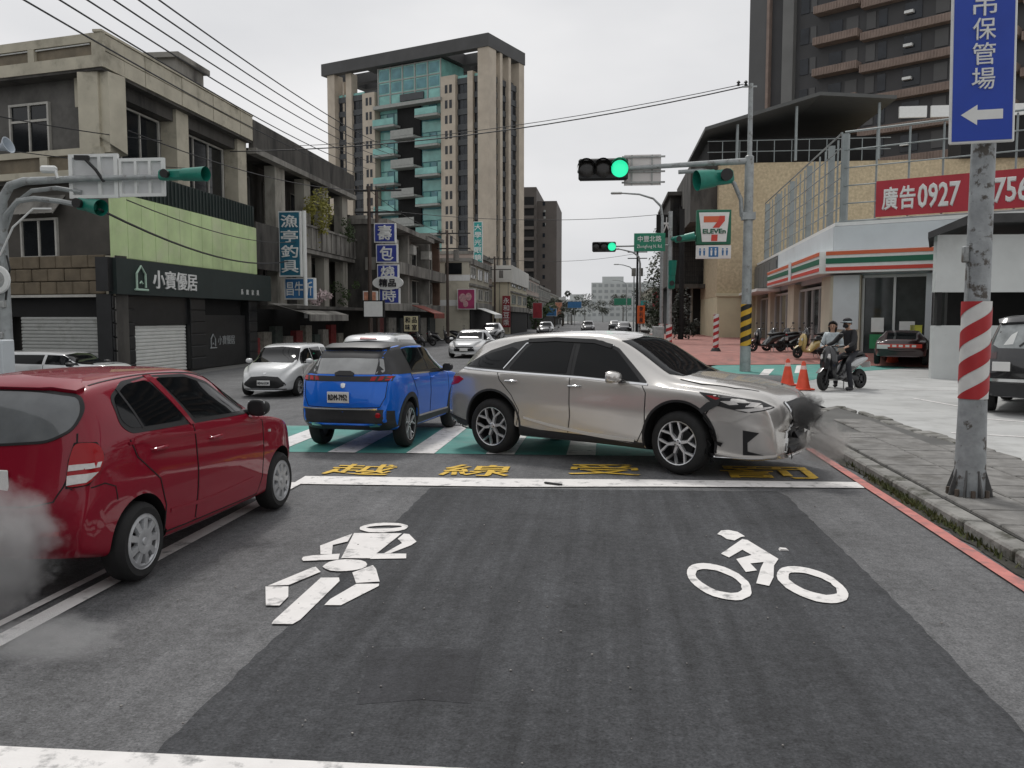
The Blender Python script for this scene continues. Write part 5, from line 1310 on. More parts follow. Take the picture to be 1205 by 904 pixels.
class Car:
    def __init__(s, name, label, cat, loc, rz, S, pm, group=None, scale=1.0):
        s.S, s.pm = S, pm
        s.root = thing(name, label, cat, loc, rz, group)
        if scale != 1.0: s.root.scale = (scale,) * 3 if not isinstance(scale, tuple) else scale
        s.body()
    def body(s):
        S = s.S
        x0, x1 = S['top'][0][0], S['top'][-1][0]
        xs = sorted(set([x0, x0 + .03, x0 + .09, x0 + .18, x0 + .3] + [x1, x1 - .03, x1 - .09, x1 - .18, x1 - .3] + list(S.get('xs', ()))))
        n = 20; inner = [x0 + .3 + (x1 - x0 - .6) * i / n for i in range(1, n)]
        xs += [x for x in inner if all(abs(x - q) > .06 for q in xs)]
        xs.sort()
        W = max(v for _, v in S['w'])
        cr = S.get('crease', .62)
        secs = []
        for x in xs:
            zb, zt, be = interp(S['zb'], x), interp(S['top'], x), interp(S['belt'], x)
            w, wt = interp(S['w'], x), interp(S['wt'], x)
            be = min(be, zt - .02)
            h = be - zb; g = zt - be; wb = w * S.get('tuck', .955); wt = min(wt, wb - .01)
            r = min(.13, .75 * g)
            P = [(0, zb), (.6 * w, zb), (.92 * w, zb + .015), (.965 * w, zb + .07), (.975 * w, zb + .26 * h), (.985 * w, zb + (cr - .12) * h), (w, zb + cr * h),
                 (.992 * w, zb + (cr + .1) * h), (.985 * w, be - .05 * min(1, h * 3)), (wb, be),
                 (wb + (wt - wb) * .10, be + .12 * (g - r)), (wb + (wt - wb) * .5 + .015 * min(1, g * 3), be + .55 * (g - r)), (wt + .012 * min(1, g * 3), zt - r), (wt - .02, zt - r * .45),
                 (.86 * wt, zt - r * .13), (.5 * wt, zt - .0), (0, zt + .006)]
            secs.append((x, P))
        K = len(secs[0][1])
        bm = bmesh.new()
        rings = []
        nose, tail = S.get('nose'), S.get('tail')
        cf, crr = S.get('round', (.10, .06))
        def place(x, y, z):
            X = x
            tf = max(0, min(1, (x - (x1 - .75)) / .75)); tr = max(0, min(1, ((x0 + .7) - x) / .7))
            tf = tf * tf * (3 - 2 * tf); tr = tr * tr * (3 - 2 * tr)
            if nose: X += tf * interp(nose, z)
            X -= tf * cf * (abs(y) / W) ** 2.2
            if tail: X += tr * interp(tail, z)
            X += tr * crr * (abs(y) / W) ** 2.2
            return (X, y, z)
        for x, P in secs:
            Rr = [bm.verts.new(place(x, -y, z)) for y, z in P]
            Ll = [Rr[0]] + [bm.verts.new(place(x, y, z)) for y, z in P[1:-1]] + [Rr[-1]]
            rings.append((Rr, Ll))
        for (r0, l0), (r1, l1) in zip(rings, rings[1:]):
            for i in range(K - 1):
                bm.faces.new((r0[i], r1[i], r1[i + 1], r0[i + 1]))
                bm.faces.new((l0[i], l0[i + 1], l1[i + 1], l1[i]))
        for e in (0, -1):
            Rr, Ll = rings[e]
            bm.faces.new((Rr[0], Rr[1], Ll[1])); bm.faces.new((Rr[-1], Rr[-2], Ll[-2]))
            for i in range(1, K - 2): bm.faces.new((Rr[i], Rr[i + 1], Ll[i + 1], Ll[i]))
        bmesh.ops.recalc_face_normals(bm, faces=bm.faces)
        me = bpy.data.meshes.new('body'); bm.to_mesh(me); bm.free()
        me.materials.append(s.pm); me.materials.append(M_well)
        tmp = bpy.data.objects.new('tmp', me); COL.objects.link(tmp)
        m1 = tmp.modifiers.new('s', 'SUBSURF'); m1.levels = 2; m1.render_levels = 2
        bpy.context.view_layer.update()
        dg = bpy.context.evaluated_depsgraph_get()
        sm = bpy.data.meshes.new_from_object(tmp.evaluated_get(dg))
        s.bvh = BVHTree.FromPolygons([v.co.copy() for v in sm.vertices], [tuple(p.vertices) for p in sm.polygons])
        cut = MB()
        for (xw, ra) in ((S['xf'], S['arch']), (S['xr'], S.get('archr', S['arch']))):
            for sd in (-1, 1):
                cut.cyl((xw, sd * (W - .30), S['rw'] + S.get('lift', 0.01)), (xw, sd * (W + .3), S['rw'] + S.get('lift', 0.01)), ra, n=40, mi=1)
        co = cut.build('cut', [s.pm, M_well])
        tmp.modifiers.clear(); tmp.data = sm
        b = tmp.modifiers.new('b', 'BOOLEAN'); b.object = co; b.operation = 'DIFFERENCE'; b.solver = 'EXACT'
        bpy.context.view_layer.update()
        dg = bpy.context.evaluated_depsgraph_get()
        fm = bpy.data.meshes.new_from_object(tmp.evaluated_get(dg)); fm.name = 'body'
        bpy.data.objects.remove(tmp); bpy.data.objects.remove(co)
        fm.polygons.foreach_set('use_smooth', [True] * len(fm.polygons))
        fm.set_sharp_from_angle(angle=R(42))
        s.o = link('body', fm, s.root)
    def cast(s, u, v, az, off):
        if az == 'top': o = Vector((u, v, 5)); d = Vector((0, 0, -1))
        else:
            a = R(az); D = Vector((math.cos(a), math.sin(a), 0)); U = Vector((-D.y, D.x, 0))
            o = U * u + Vector((0, 0, v)) + D * 6; d = -D
        loc, nrm, _, _ = s.bvh.ray_cast(o, d)
        if loc is None:
            loc, nrm, _, _ = s.bvh.find_nearest(o + d * (6 - (0 if az == 'top' else .3)))
            nrm = -d
        if nrm.dot(d) > 0: nrm = -nrm
        return loc + nrm * off, nrm
    def mirror(s, o, name):
        me = o.data.copy()
        for v in me.vertices: v.co.y *= -1
        me.flip_normals()
        p = o.parent
        return link(name, me, p)
    def patch(s, name, poly, m, az=-90, off=.005, thick=.008, grid=.07, sym=False, parent=None, rnd=0.0):
        if rnd: poly = rounded(poly, rnd)
        bm = bmesh.new()
        bm.faces.new([bm.verts.new((p[0], p[1], 0)) for p in poly])
        us = [p[0] for p in poly]; vs = [p[1] for p in poly]
        for lo, hi, ax in ((min(us), max(us), 0), (min(vs), max(vs), 1)):
            k = int((hi - lo) / grid)
            for i in range(1, k + 1):
                c = lo + (hi - lo) * i / (k + 1)
                pc, pn = [0, 0, 0], [0, 0, 0]; pc[ax] = c; pn[ax] = 1
                bmesh.ops.bisect_plane(bm, geom=bm.verts[:] + bm.edges[:] + bm.faces[:], plane_co=pc, plane_no=pn, dist=1e-5)
        bmesh.ops.triangulate(bm, faces=[f for f in bm.faces if len(f.verts) > 4])
        nr = {}
        for v in bm.verts:
            co, n = s.cast(v.co.x, v.co.y, az, off)
            v.co = co; nr[v] = n
        bnd = [e for e in bm.edges if len(e.link_faces) == 1]
        low = {}
        for e in bnd:
            for v in e.verts:
                if v not in low: low[v] = bm.verts.new(v.co - nr[v] * (off + thick))
        for e in bnd:
            a, b = e.verts
            try: bm.faces.new((a, b, low[b], low[a]))
            except ValueError: pass
        bmesh.ops.recalc_face_normals(bm, faces=bm.faces)
        f0 = max(bm.faces, key=lambda f: f.calc_area())
        if f0.normal.dot(nr.get(f0.verts[0], f0.normal)) < 0: bmesh.ops.reverse_faces(bm, faces=bm.faces)
        me = bpy.data.meshes.new(name); bm.to_mesh(me); bm.free()
        me.materials.append(m)
        me.polygons.foreach_set('use_smooth', [True] * len(me.polygons)); me.set_sharp_from_angle(angle=R(35))
        o = link(name, me, parent or s.root)
        if sym: return o, s.mirror(o, name)
        return o
    def strip(s, name, line, m, w=.008, az=-90, off=.003, thick=.006, sym=False, parent=None, closed=False, step=.05, w2=None):
        pts = [Vector(p) for p in line]
        if closed: pts.append(pts[0])
        q = []
        for a, b in zip(pts, pts[1:]):
            k = max(1, int((b - a).length / step))
            q += [a.lerp(b, i / k) for i in range(k)]
        q.append(pts[-1])
        vs, fs, N = [], [], []
        for i, p in enumerate(q):
            d = (q[min(i + 1, len(q) - 1)] - q[max(i - 1, 0)])
            if closed and i in (0, len(q) - 1): d = q[1] - q[-2]
            d.normalize(); nn = Vector((-d.y, d.x))
            ww = w if w2 is None else w + (w2 - w) * i / (len(q) - 1)
            for sg in (1, -1):
                pp = p + nn * sg * ww / 2
                co, n = s.cast(pp.x, pp.y, az, off)
                vs += [co, co - n * (off + thick)]
        for i in range(len(q) - 1):
            a, b = 4 * i, 4 * i + 4
            fs += [(a, b, b + 2, a + 2), (a, a + 1, b + 1, b), (a + 2, b + 2, b + 3, a + 3)]
        mb = MB().add(vs, fs)
        o = mb.build(name, m, parent or s.root, smooth=True)
        if sym: return o, s.mirror(o, name)
        return o
    def wheels(s, rim, tw=.21, track=None, only=None):
        S = s.S; r = S['rw']; W = max(v for _, v in S['w'])
        t = track or (W - .02)
        prof = [(r * .66, -tw / 2 + .012), (r * .70, -tw / 2), (r * .86, -tw / 2 - .006), (r * .965, -tw / 2 + .018), (r, -tw / 2 + .05), (r * 1.0, tw / 2 - .05), (r * .96, tw / 2 - .01), (r * .66, tw / 2), (r * .66, -tw / 2 + .012)]
        ty = MB().lathe(prof, 36, M=Matrix.Rotation(R(-90), 4, 'X'))
        tyre = ty.build('wheel', M_tyre, smooth=True)
        rims = rim(r * .70, tw)
        first = True
        for xw in (S['xf'], S['xr']):
            for sd in (-1, 1):
                o = tyre if first else link('wheel', tyre.data)
                o.parent = s.root; o.location = (xw, sd * (t - tw / 2), r); o.rotation_euler = (0, 0, 0 if sd < 0 else PI)
                if S.get('steer') and xw == S['xf']: o.rotation_euler.z += S['steer']
                for nm, me in rims:
                    link(nm, me, o)
                first = False

def rounded(poly, r, k=4):
    out = []; n = len(poly)
    for i in range(n):
        a, p, b = Vector(poly[i - 1]), Vector(poly[i]), Vector(poly[(i + 1) % n])
        d0, d1 = (a - p), (b - p)
        rr = min(r, d0.length * .45, d1.length * .45)
        s0, s1 = p + d0.normalized() * rr, p + d1.normalized() * rr
        for j in range(k + 1):
            t = j / k
            out.append(tuple(s0 * (1 - t) ** 2 + p * 2 * t * (1 - t) + s1 * t * t))
    return out

def spoke(mb, r0, r1, w0, w1, y0, y1, th, ang, mi=0, skew=0.0):
    """flat spoke in the wheel plane, outward side is -y"""
    c, s_ = math.cos(ang), math.sin(ang); c2, s2 = math.cos(ang + skew), math.sin(ang + skew)
    vs = []
    for (r, w, y, cc, ss) in ((r0, w0, y0, c, s_), (r1, w1, y1, c2, s2)):
        for sg in (-1, 1):
            for (yy, kk) in ((y, .72), (y + th, 1.0)):
                vs.append((r * cc - sg * w * kk * ss, yy, r * ss + sg * w * kk * cc))
    mb.add(vs, [(0, 2, 6, 4), (0, 4, 5, 1), (2, 3, 7, 6), (1, 5, 7, 3), (0, 1, 3, 2), (4, 6, 7, 5)], mi)

def rim_base(R_, tw, mb, lip=0, back=1):
    M = Matrix.Rotation(R(-90), 4, 'X')
    mb.lathe([(R_ * .96, -tw / 2 + .002), (R_ * 1.0, -tw / 2 - .003), (R_ * 1.005, -tw / 2 + .01), (R_ * .955, -tw / 2 + .012)], 36, lip, M)
    mb.lathe([(R_ * .96, -tw / 2 + .004), (R_ * .90, -tw / 2 + .02), (R_ * .88, tw / 2 - .05), (0.0, tw / 2 - .06)], 36, back, M)
def rim_petal(n=7, tone=None, fat=1.0):
    def f(R_, tw):
        mb = MB(); rim_base(R_, tw, mb)
        y = -tw / 2
        for i in range(n):
            a = 2 * PI * i / n + .2
            spoke(mb, R_ * .14, R_ * .55, R_ * .075 * fat, R_ * .05 * fat, y + .018, y + .012, .035, a)
            for sg in (-1, 1): spoke(mb, R_ * .5, R_ * .98, R_ * .045 * fat, R_ * .055 * fat, y + .012, y + .004, .03, a, skew=sg * .30)
        M = Matrix.Rotation(R(-90), 4, 'X')
        mb.lathe([(0, y + .004), (R_ * .12, y + .006), (R_ * .19, y + .016), (R_ * .2, y + .05)], 20, 0, M)
        for i in range(5):
            a = 2 * PI * i / 5
            mb.cyl((R_ * .13 * math.cos(a), y + .0, R_ * .13 * math.sin(a)), (R_ * .13 * math.cos(a), y + .02, R_ * .13 * math.sin(a)), .008, n=6, mi=1)
        M_ = tone or M_alloy
        o = mb.build('rim', [M_, M_alloyd], smooth=True); me = o.data; bpy.data.objects.remove(o)
        disc = MB().lathe([(0.03, tw / 2 - .10), (R_ * .62, tw / 2 - .10), (R_ * .62, tw / 2 - .08)], 24, 0, M)
        o = disc.build('brake_disc', M_clad, smooth=True); m2 = o.data; bpy.data.objects.remove(o)
        return [('rim', me), ('brake_disc', m2)]
    return f
def rim_cap(n=9):
    def f(R_, tw):
        mb = MB(); y = -tw / 2; M = Matrix.Rotation(R(-90), 4, 'X')
        rim_base(R_, tw, mb)
        mb.lathe([(R_ * .97, y + .001), (R_ * .86, y - .006), (R_ * .80, y + .004), (R_ * .80, y + .03)], 36, 0, M)
        for i in range(n):
            a = 2 * PI * i / n
            spoke(mb, R_ * .42, R_ * .84, R_ * .13, R_ * .17, y - .008, y - .004, .03, a)
        mb.lathe([(0, y - .014), (R_ * .13, y - .012), (R_ * .15, y - .004), (R_ * .3, y - .012), (R_ * .46, y - .010), (R_ * .48, y + .02)], 32, 0, M)
        o = mb.build('hubcap', [M_hubcap, M_alloyd], smooth=True); me = o.data; bpy.data.objects.remove(o)
        return [('hubcap', me)]
    return f

def number_plate(car, text, M, w=.38, h=.16):
    p = MB().box((0, -.006, 0), (w, .012, h), bev=.006, M=M).build('number_plate', M_plate, car.root)
    if text: lettering('plate_lettering', text, M @ Matrix.Translation((0, -.013, 0)), M_ink, p, width=w * .86, height=h * .55, depth=.002, bold=.02, res=1)
    return p
def face(x, y, z, yaw):
    """matrix whose local -y looks along the car's direction yaw (degrees)"""
    return Matrix.Translation((x, y, z)) @ Matrix.Rotation(R(yaw + 90), 4, 'Z')

def door_handle(car, x, z, m, sym=True, parent=None, w=.20, az=-90):
    p, n = car.cast(x, z, -90, 0)
    mb = MB()
    mb.tube([p + Vector((-w / 2, .012, 0)), p + Vector((-w / 2 + .02, -.028, 0)), p + Vector((0, -.036, .003)), p + Vector((w / 2 - .02, -.028, 0)), p + Vector((w / 2, .012, 0))], .014, n=8, rs=[.012, .014, .015, .014, .012])
    o = mb.build('door_handle', m, parent or car.root, smooth=True)
    if sym: car.mirror(o, 'door_handle')
    return o
def mirror_pod(car, x, z, m, sz=(.16, .2, .13), sym=True, out=.06):
    p, n = car.cast(x, z, -90, 0)
    bmx = bmesh.new()
    bmesh.ops.create_uvsphere(bmx, u_segments=16, v_segments=10, radius=1)
    for v in bmx.verts:
        c = v.co.copy()
        c.x = max(c.x, -.55)
        for i in range(3): c[i] = math.copysign(abs(c[i]) ** .72, c[i])
        v.co = Vector((c.x * sz[0] / 2, c.y * sz[1] / 2, c.z * sz[2] / 2 * (1 - .2 * c.x))) + p + Vector((0, -out - sz[1] / 2, .03))
    me = bpy.data.meshes.new('mirror'); bmx.to_mesh(me); bmx.free()
    me.materials.append(m); me.polygons.foreach_set('use_smooth', [True] * len(me.polygons))
    o = link('mirror', me, car.root)
    st = MB().tube([p + Vector((0, .05, -.03)), p + Vector((-.0, -out - .04, -.005))], .03, n=8).build('mirror_arm', M_trim, o, smooth=True)
    gl = MB().box(p + Vector((-sz[0] * .28, -out - sz[1] / 2, .035)), (.012, sz[1] * .78, sz[2] * .74), bev=.004).build('mirror_glass', M_chrome, o)
    if sym:
        q = car.mirror(o, 'mirror')
        for ch, nm in ((st, 'mirror_arm'), (gl, 'mirror_glass')):
            r_ = car.mirror(ch, nm); r_.parent = q
    return o

def mir(p): return [(-a, b) for a, b in reversed(p)]
def both(half):
    """polygon symmetric about u = 0 from its u >= 0 half, listed bottom to top"""
    return [p for p in half] + [(-a, b) for a, b in reversed(half) if a > 1e-6]

# ---------------------------------------------------------------- red hatchback
P_red = paint('red_paint', (0.24, 0.003, 0.018), metal=0.0, rough=0.45, coat=.8, spec=.12)
S_red = dict(
    top=[(-1.83, .60), (-1.81, .84), (-1.78, 1.06), (-1.73, 1.28), (-1.66, 1.43), (-1.45, 1.49), (-.7, 1.53), (-.15, 1.52), (.2, 1.45), (.62, 1.23), (.98, 1.03), (1.3, .97), (1.62, .86), (1.85, .70), (1.94, .50)],
    belt=[(-1.83, .5), (-1.76, 1.04), (-1.2, 1.10), (-.4, 1.06), (.5, 1.02), (1.0, .97), (1.4, .89), (1.75, .74), (1.94, .42)],
    w=[(-1.83, .70), (-1.76, .765), (-1.5, .80), (-1.1, .825), (-.4, .83), (.8, .83), (1.3, .82), (1.6, .77), (1.82, .66), (1.94, .50)],
    wt=[(-1.83, .58), (-1.7, .63), (-1.5, .645), (-.8, .64), (0, .61), (.3, .60), (.98, .66), (1.5, .58), (1.94, .36)],
    zb=[(-1.83, .30), (-1.5, .22), (0, .19), (1.4, .20), (1.94, .24)],
    tail=[(.15, .10), (.30, .0), (.42, -.045), (.60, -.055), (.70, -.01), (.8, .0), (1.5, 0)], nose=[(.2, -.05), (.4, .0), (.55, .02), (.7, 0)],
    round=(.14, .06), xf=1.225, xr=-1.225, rw=.292, arch=.335, crease=.58, tuck=.965, lift=.02)
c = Car('red_hatchback', 'dark red hatchback on the double white line at the left edge', 'car', (-4.016, 6.873, 0.012), R(87.4), S_red, P_red, scale=(.95, .95, .975))
dR = [(-1.24, .30), (-.52, .28), (-.46, .5), (-.50, .95), (-.52, 1.10), (-.84, 1.48), (-1.1, 1.49), (-1.33, 1.42), (-1.40, 1.2), (-1.33, 1.05), (-1.10, .70)]
dF = [(-.49, .28), (.72, .27), (.80, .42), (.82, .72), (.80, .95), (.56, 1.12), (.10, 1.39), (-.25, 1.49), (-.79, 1.50), (-.47, 1.10), (-.43, .5)]
rd = c.patch('rear_door', [(-.93, .30), (-.50, .28), (-.45, .5), (-.48, 1.06), (-1.30, 1.08), (-1.26, .92), (-1.0, .72), (-.90, .5)], P_red, off=.003, rnd=.06, sym=True)
fd = c.patch('front_door', [(-.47, .28), (.70, .27), (.78, .42), (.80, .95), (.62, 1.03), (-.45, 1.06), (-.42, .5)], P_red, off=.003, rnd=.06, sym=True)
for ln in ([(-.93, .30), (-.91, .5), (-1.0, .72), (-1.27, .93), (-1.33, 1.06)], [(-.47, .30), (-.435, .55), (-.46, 1.07), (-.78, 1.46)], [(-.9, .285), (.68, .265), (.79, .42), (.81, .95), (.76, 1.0)]):
    c.strip('door_gap', ln, M_seam, w=.009, off=.0045, sym=True)
c.patch('window_frame', [(-1.385, 1.17), (-1.30, 1.10), (.56, 1.045), (.62, 1.09), (.12, 1.375), (-.25, 1.465), (-.80, 1.485), (-1.15, 1.465), (-1.36, 1.37)], M_trim, off=.004, rnd=.05, sym=True)
c.patch('rear_window', [(-1.36, 1.20), (-1.28, 1.135), (-.53, 1.115), (-.84, 1.455), (-1.12, 1.44), (-1.33, 1.36)], M_glass, off=.007, rnd=.05, sym=True)
c.patch('front_window', [(-.40, 1.11), (.50, 1.075), (.10, 1.345), (-.25, 1.44), (-.70, 1.46)], M_glass, off=.007, rnd=.03, sym=True)
c.strip('window_divider', [(-1.15, 1.125), (-1.25, 1.42)], M_trim, w=.022, off=.009, sym=True)
c.patch('pillar', [(-.50, 1.07), (-.44, 1.07), (-.74, 1.485), (-.83, 1.485)], P_red, off=.010, sym=True)
c.patch('rear_glass', both([(0, 1.07), (.45, 1.10), (.60, 1.18), (.63, 1.29), (.59, 1.39), (.3, 1.425), (0, 1.43)]), M_glassl, az=180, off=.006, rnd=.12, grid=.05)
c.strip('rear_glass_seal', rounded(both([(0, 1.065), (.45, 1.095), (.605, 1.175), (.637, 1.29), (.595, 1.395), (.3, 1.43), (0, 1.435)]), .12), M_trim, w=.018, az=180, off=.007, closed=True)
c.patch('spoiler', both([(0, 1.435), (.4, 1.43), (.56, 1.41), (.58, 1.43), (.5, 1.47), (0, 1.495)]), P_red, az=180, off=.035, thick=.03)
c.strip('hatch_gap', [(.63, 1.15), (.645, 1.0), (.58, .80), (.52, .70), (.35, .665), (0, .66), (-.35, .665), (-.52, .70), (-.58, .80), (-.645, 1.0), (-.63, 1.15)], M_seam, w=.009, az=180, off=.003)
c.strip('bumper_gap', [(-1.78, .78), (-1.62, .80), (-1.52, .76), (-1.50, .66)], M_seam, w=.008, off=.003, sym=True)
tl = c.patch('tail_lamp', [(-.84, .79), (-.71, .81), (-.625, .91), (-.60, 1.0), (-.64, 1.08), (-.77, 1.085), (-.81, .97)], M_lampr, az=-135, off=.018, rnd=.04, sym=True)
for q in tl: pass
lc = [c.patch('tail_lamp_lens', [(-.818, .90), (-.64, .92), (-.625, .955), (-.81, .94)], M_lampc, az=-135, off=.022, thick=.004),
      c.patch('tail_lamp_lens', [(-.832, .805), (-.72, .825), (-.65, .89), (-.825, .87)], M_lampc, az=-135, off=.022, thick=.004)]
for q in lc: q.parent = tl[0]
c.strip('tail_lamp_seal', [(-.84, .79), (-.71, .81), (-.625, .91), (-.60, 1.0), (-.64, 1.08), (-.77, 1.085), (-.81, .97)], M_seam, az=-135, w=.012, off=.008, closed=True, sym=True)
c.patch('windscreen', both([(0, 1.06), (.60, 1.04), (.66, 1.08), (.56, 1.42), (0, 1.46)]), M_glass, az=0, off=.006)
c.patch('headlight', [(1.12, .80), (1.42, .66), (1.50, .72), (1.36, .86), (1.16, .92)], M_lampc, az=-45, off=.01, rnd=.05, sym=True)
c.strip('body_crease', [(-.85, .44), (-.2, .41), (.6, .43)], P_red, w=.03, off=.008, thick=.01, sym=True)
c.strip('belt_crease', [(-1.35, 1.035), (-.4, 1.0), (.7, .965)], P_red, w=.02, off=.007, thick=.01, sym=True)
c.strip('roof_gutter', [(-1.45, .555), (-.3, .575), (.1, .57)], M_seam, az='top', w=.014, off=.003, sym=True)
for z0 in (.92,): 
    door_handle(c, -1.0, .955, P_red); door_handle(c, -.14, .925, P_red)
mirror_pod(c, .60, 1.07, M_trim, sz=(.15, .21, .15))
c.patch('side_repeater', [(.92, .83), (.97, .825), (.97, .85), (.92, .855)], M_lampc, off=.008, sym=True)
c.patch('rear_reflector', [(.42, .46), (.56, .47), (.56, .50), (.42, .49)], M_lampr, az=180, off=.006)
c.patch('badge', both([(0, .985), (.03, .99), (.042, 1.01), (.03, 1.035), (0, 1.04)]), M_chrome, az=180, off=.01)
c.wheels(rim_cap(9), tw=.18)
number_plate(c, None, face(-1.825, 0, .83, 180))

# ---------------------------------------------------------------- silver crossover, front end crushed
P_sil = paint('silver_paint', (0.64, 0.62, 0.59), metal=0.62, rough=0.27)
S_sil = dict(
    top=[(-2.38, .70), (-2.36, .95), (-2.31, 1.10), (-2.17, 1.24), (-2.0, 1.395), (-1.82, 1.52), (-1.5, 1.59), (-1.2, 1.625), (-.7, 1.66), (-.1, 1.675), (.35, 1.645), (.8, 1.44), (1.25, 1.17), (1.6, 1.13), (2.05, 1.075), (2.33, 1.015), (2.48, .94), (2.56, .80), (2.59, .62)],
    belt=[(-2.38, .6), (-2.3, 1.03), (-2.0, 1.12), (-1.1, 1.12), (0, 1.09), (.9, 1.04), (1.3, 1.02), (1.9, .96), (2.33, .88), (2.50, .80), (2.59, .52)],
    w=[(-2.38, .70), (-2.25, .80), (-2.0, .875), (-1.5, .935), (-1.0, .935), (-.2, .92), (.8, .925), (1.4, .945), (1.9, .925), (2.25, .875), (2.46, .80), (2.59, .68)],
    wt=[(-2.38, .5), (-2.0, .55), (-1.7, .60), (0, .655), (.4, .645), (1.25, .735), (1.8, .72), (2.25, .65), (2.59, .52)],
    zb=[(-2.38, .40), (-2.1, .27), (-1.4, .25), (1.4, .23), (2.3, .20), (2.59, .23)],
    tail=[(.3, .06), (.5, -.03), (.7, -.03), (.95, 0)], nose=[(.2, -.04), (.3, .02), (.45, .01), (.65, -.02), (.8, .02), (.95, .02)],
    round=(.15, .14), xf=1.395, xr=-1.395, rw=.375, arch=.465, crease=.60, tuck=.962, lift=.03, steer=-.10)
c = Car('silver_crossover', 'silver grey crossover with a crushed front end, stopped across the lane', 'car', (.071, 11.777, 0.012), R(-28.7), S_sil, P_sil, scale=(1, 1, 1.02))
rd = c.patch('rear_door', [(-1.02, .40), (-.20, .38), (-.15, .6), (-.16, 1.08), (-1.28, 1.10), (-1.20, .98), (-.98, .72)], P_sil, off=.003, rnd=.06, sym=True)
fd = c.patch('front_door', [(-.16, .38), (.86, .36), (.93, .55), (.94, .95), (.84, 1.02), (-.13, 1.075), (-.12, .6)], P_sil, off=.003, rnd=.06, sym=True)
for ln in ([(-.98, .42), (-.93, .62), (-1.05, .82), (-1.26, 1.02), (-1.30, 1.11)], [(-.17, .38), (-.135, .6), (-.145, 1.10), (-.17, 1.50)], [(-.95, .385), (.84, .345), (.945, .55), (.955, .95), (.9, 1.03)]):
    c.strip('door_gap', ln, M_seam, w=.010, off=.0045, sym=True)
c.patch('window_frame', [(-2.02, 1.16), (-1.2, 1.135), (0, 1.105), (.93, 1.055), (.95, 1.075), (.46, 1.47), (.2, 1.56), (-.4, 1.595), (-.9, 1.565), (-1.2, 1.515), (-1.58, 1.40)], M_trim, off=.004, rnd=.02, sym=True)
c.strip('chrome_trim', [(-2.02, 1.15), (-1.2, 1.125), (0, 1.095), (.97, 1.045)], M_chrome, w=.022, off=.009, sym=True)
c.patch('rear_window', [(-1.13, 1.16), (-.21, 1.135), (-.21, 1.53), (-.55, 1.535), (-.86, 1.505), (-.95, 1.44)], M_glass, off=.008, rnd=.03, sym=True)
c.patch('front_window', [(-.10, 1.125), (.86, 1.08), (.45, 1.43), (.27, 1.505), (.02, 1.535), (-.10, 1.535)], M_glass, off=.008, rnd=.02, sym=True)
c.patch('quarter_window', [(-1.98, 1.185), (-1.24, 1.165), (-1.09, 1.425), (-1.2, 1.45), (-1.56, 1.36)], M_glass, off=.008, rnd=.02, sym=True)
c.strip('chrome_trim', [(-1.22, 1.165), (-.98, 1.50), (-.8, 1.555), (-.4, 1.585), (.1, 1.565), (.38, 1.50)], M_chrome, w=.016, off=.009, sym=True)
c.strip('rain_guard', [(-.95, 1.535), (-.5, 1.56), (.1, 1.545), (.36, 1.485)], M_trim, w=.05, off=.02, sym=True)
c.patch('windscreen', both([(0, 1.18), (.60, 1.15), (.68, 1.17), (.60, 1.56), (0, 1.605)]), M_glass, az=0, off=.006)
c.strip('bonnet_gap', [(1.32, .70), (1.6, .71), (2.0, .66), (2.25, .56)], M_seam, az='top', w=.012, off=.003, sym=True)
c.strip('bonnet_crease', [(1.35, .42), (1.8, .40), (2.25, .30)], P_sil, az='top', w=.05, off=.012, thick=.012, sym=True)
c.strip('sill_strip', [(-.86, .53), (-.45, .455), (.1, .39), (.80, .345)], mat('sill_highlight', (.66, .65, .63), rough=.35, metal=.2, var=.05), w=.024, off=.012, sym=True, w2=.05)  # crease highlight along the sill, painted as a bright strip
c.patch('sill', [(-.92, .30), (.93, .27), (.93, .335), (.5, .345), (-.5, .37), (-.92, .42)], M_clad, off=.012, sym=True)
lampp = [(.97, .99), (1.2, .965), (1.66, .905), (1.83, .83), (1.5, .775), (1.15, .85)]
hl = c.patch('headlight', lampp, M_trim, az=-60, off=.008, rnd=.02, sym=True)
for pl_ in ([(1.36, .81), (1.50, .792), (1.76, .825), (1.80, .838), (1.58, .835)], [(1.47, .845), (1.58, .845), (1.66, .875), (1.52, .893)], [(1.20, .90), (1.30, .86), (1.40, .868), (1.36, .905)]):
    q = c.patch('headlight_lens', pl_, M_lampc, az=-60, off=.013, thick=.004, sym=True)
    q[0].parent = hl[0]; q[1].parent = hl[1]
q = c.patch('side_marker', [(1.05, .955), (1.17, .905), (1.20, .93), (1.12, .955)], M_lampr, az=-60, off=.012, thick=.004, sym=True)
c.patch('grille', both([(0, .26), (.40, .28), (.44, .33), (.30, .52), (.24, .64), (.34, .80), (.40, .88), (0, .90)]), M_trim, az=0, off=.006)
c.strip('grille_frame', [(.42, .30), (.31, .52), (.25, .64), (.35, .80), (.42, .88)], M_chrome, az=0, w=.03, off=.012, sym=True)
gr = MB()
for i in range(9): c.strip('grille_bar', [(-.30 + .0 * i, .34 + .06 * i), (.30, .34 + .06 * i)], M_clad, az=0, w=.018, off=.016, thick=.01)
c.patch('fog_lamp_recess', [(1.45, .58), (1.63, .555), (1.55, .48), (1.505, .44), (1.51, .34), (1.69, .30), (1.46, .295)], M_trim, az=-60, off=.004, sym=True)
c.strip('bumper_gap', [(1.80, .84), (1.72, .70), (1.80, .60)], M_seam, w=.016, off=.004, sym=True)
c.strip('bumper_crease', [(1.88, .70), (2.05, .68), (2.25, .78)], P_sil, w=.04, off=.012, thick=.012, sym=True)
c.patch('bumper_lip', [(1.12, .21), (1.74, .21), (1.74, .265), (1.12, .25)], M_chrome, az=-60, off=.010, sym=True)
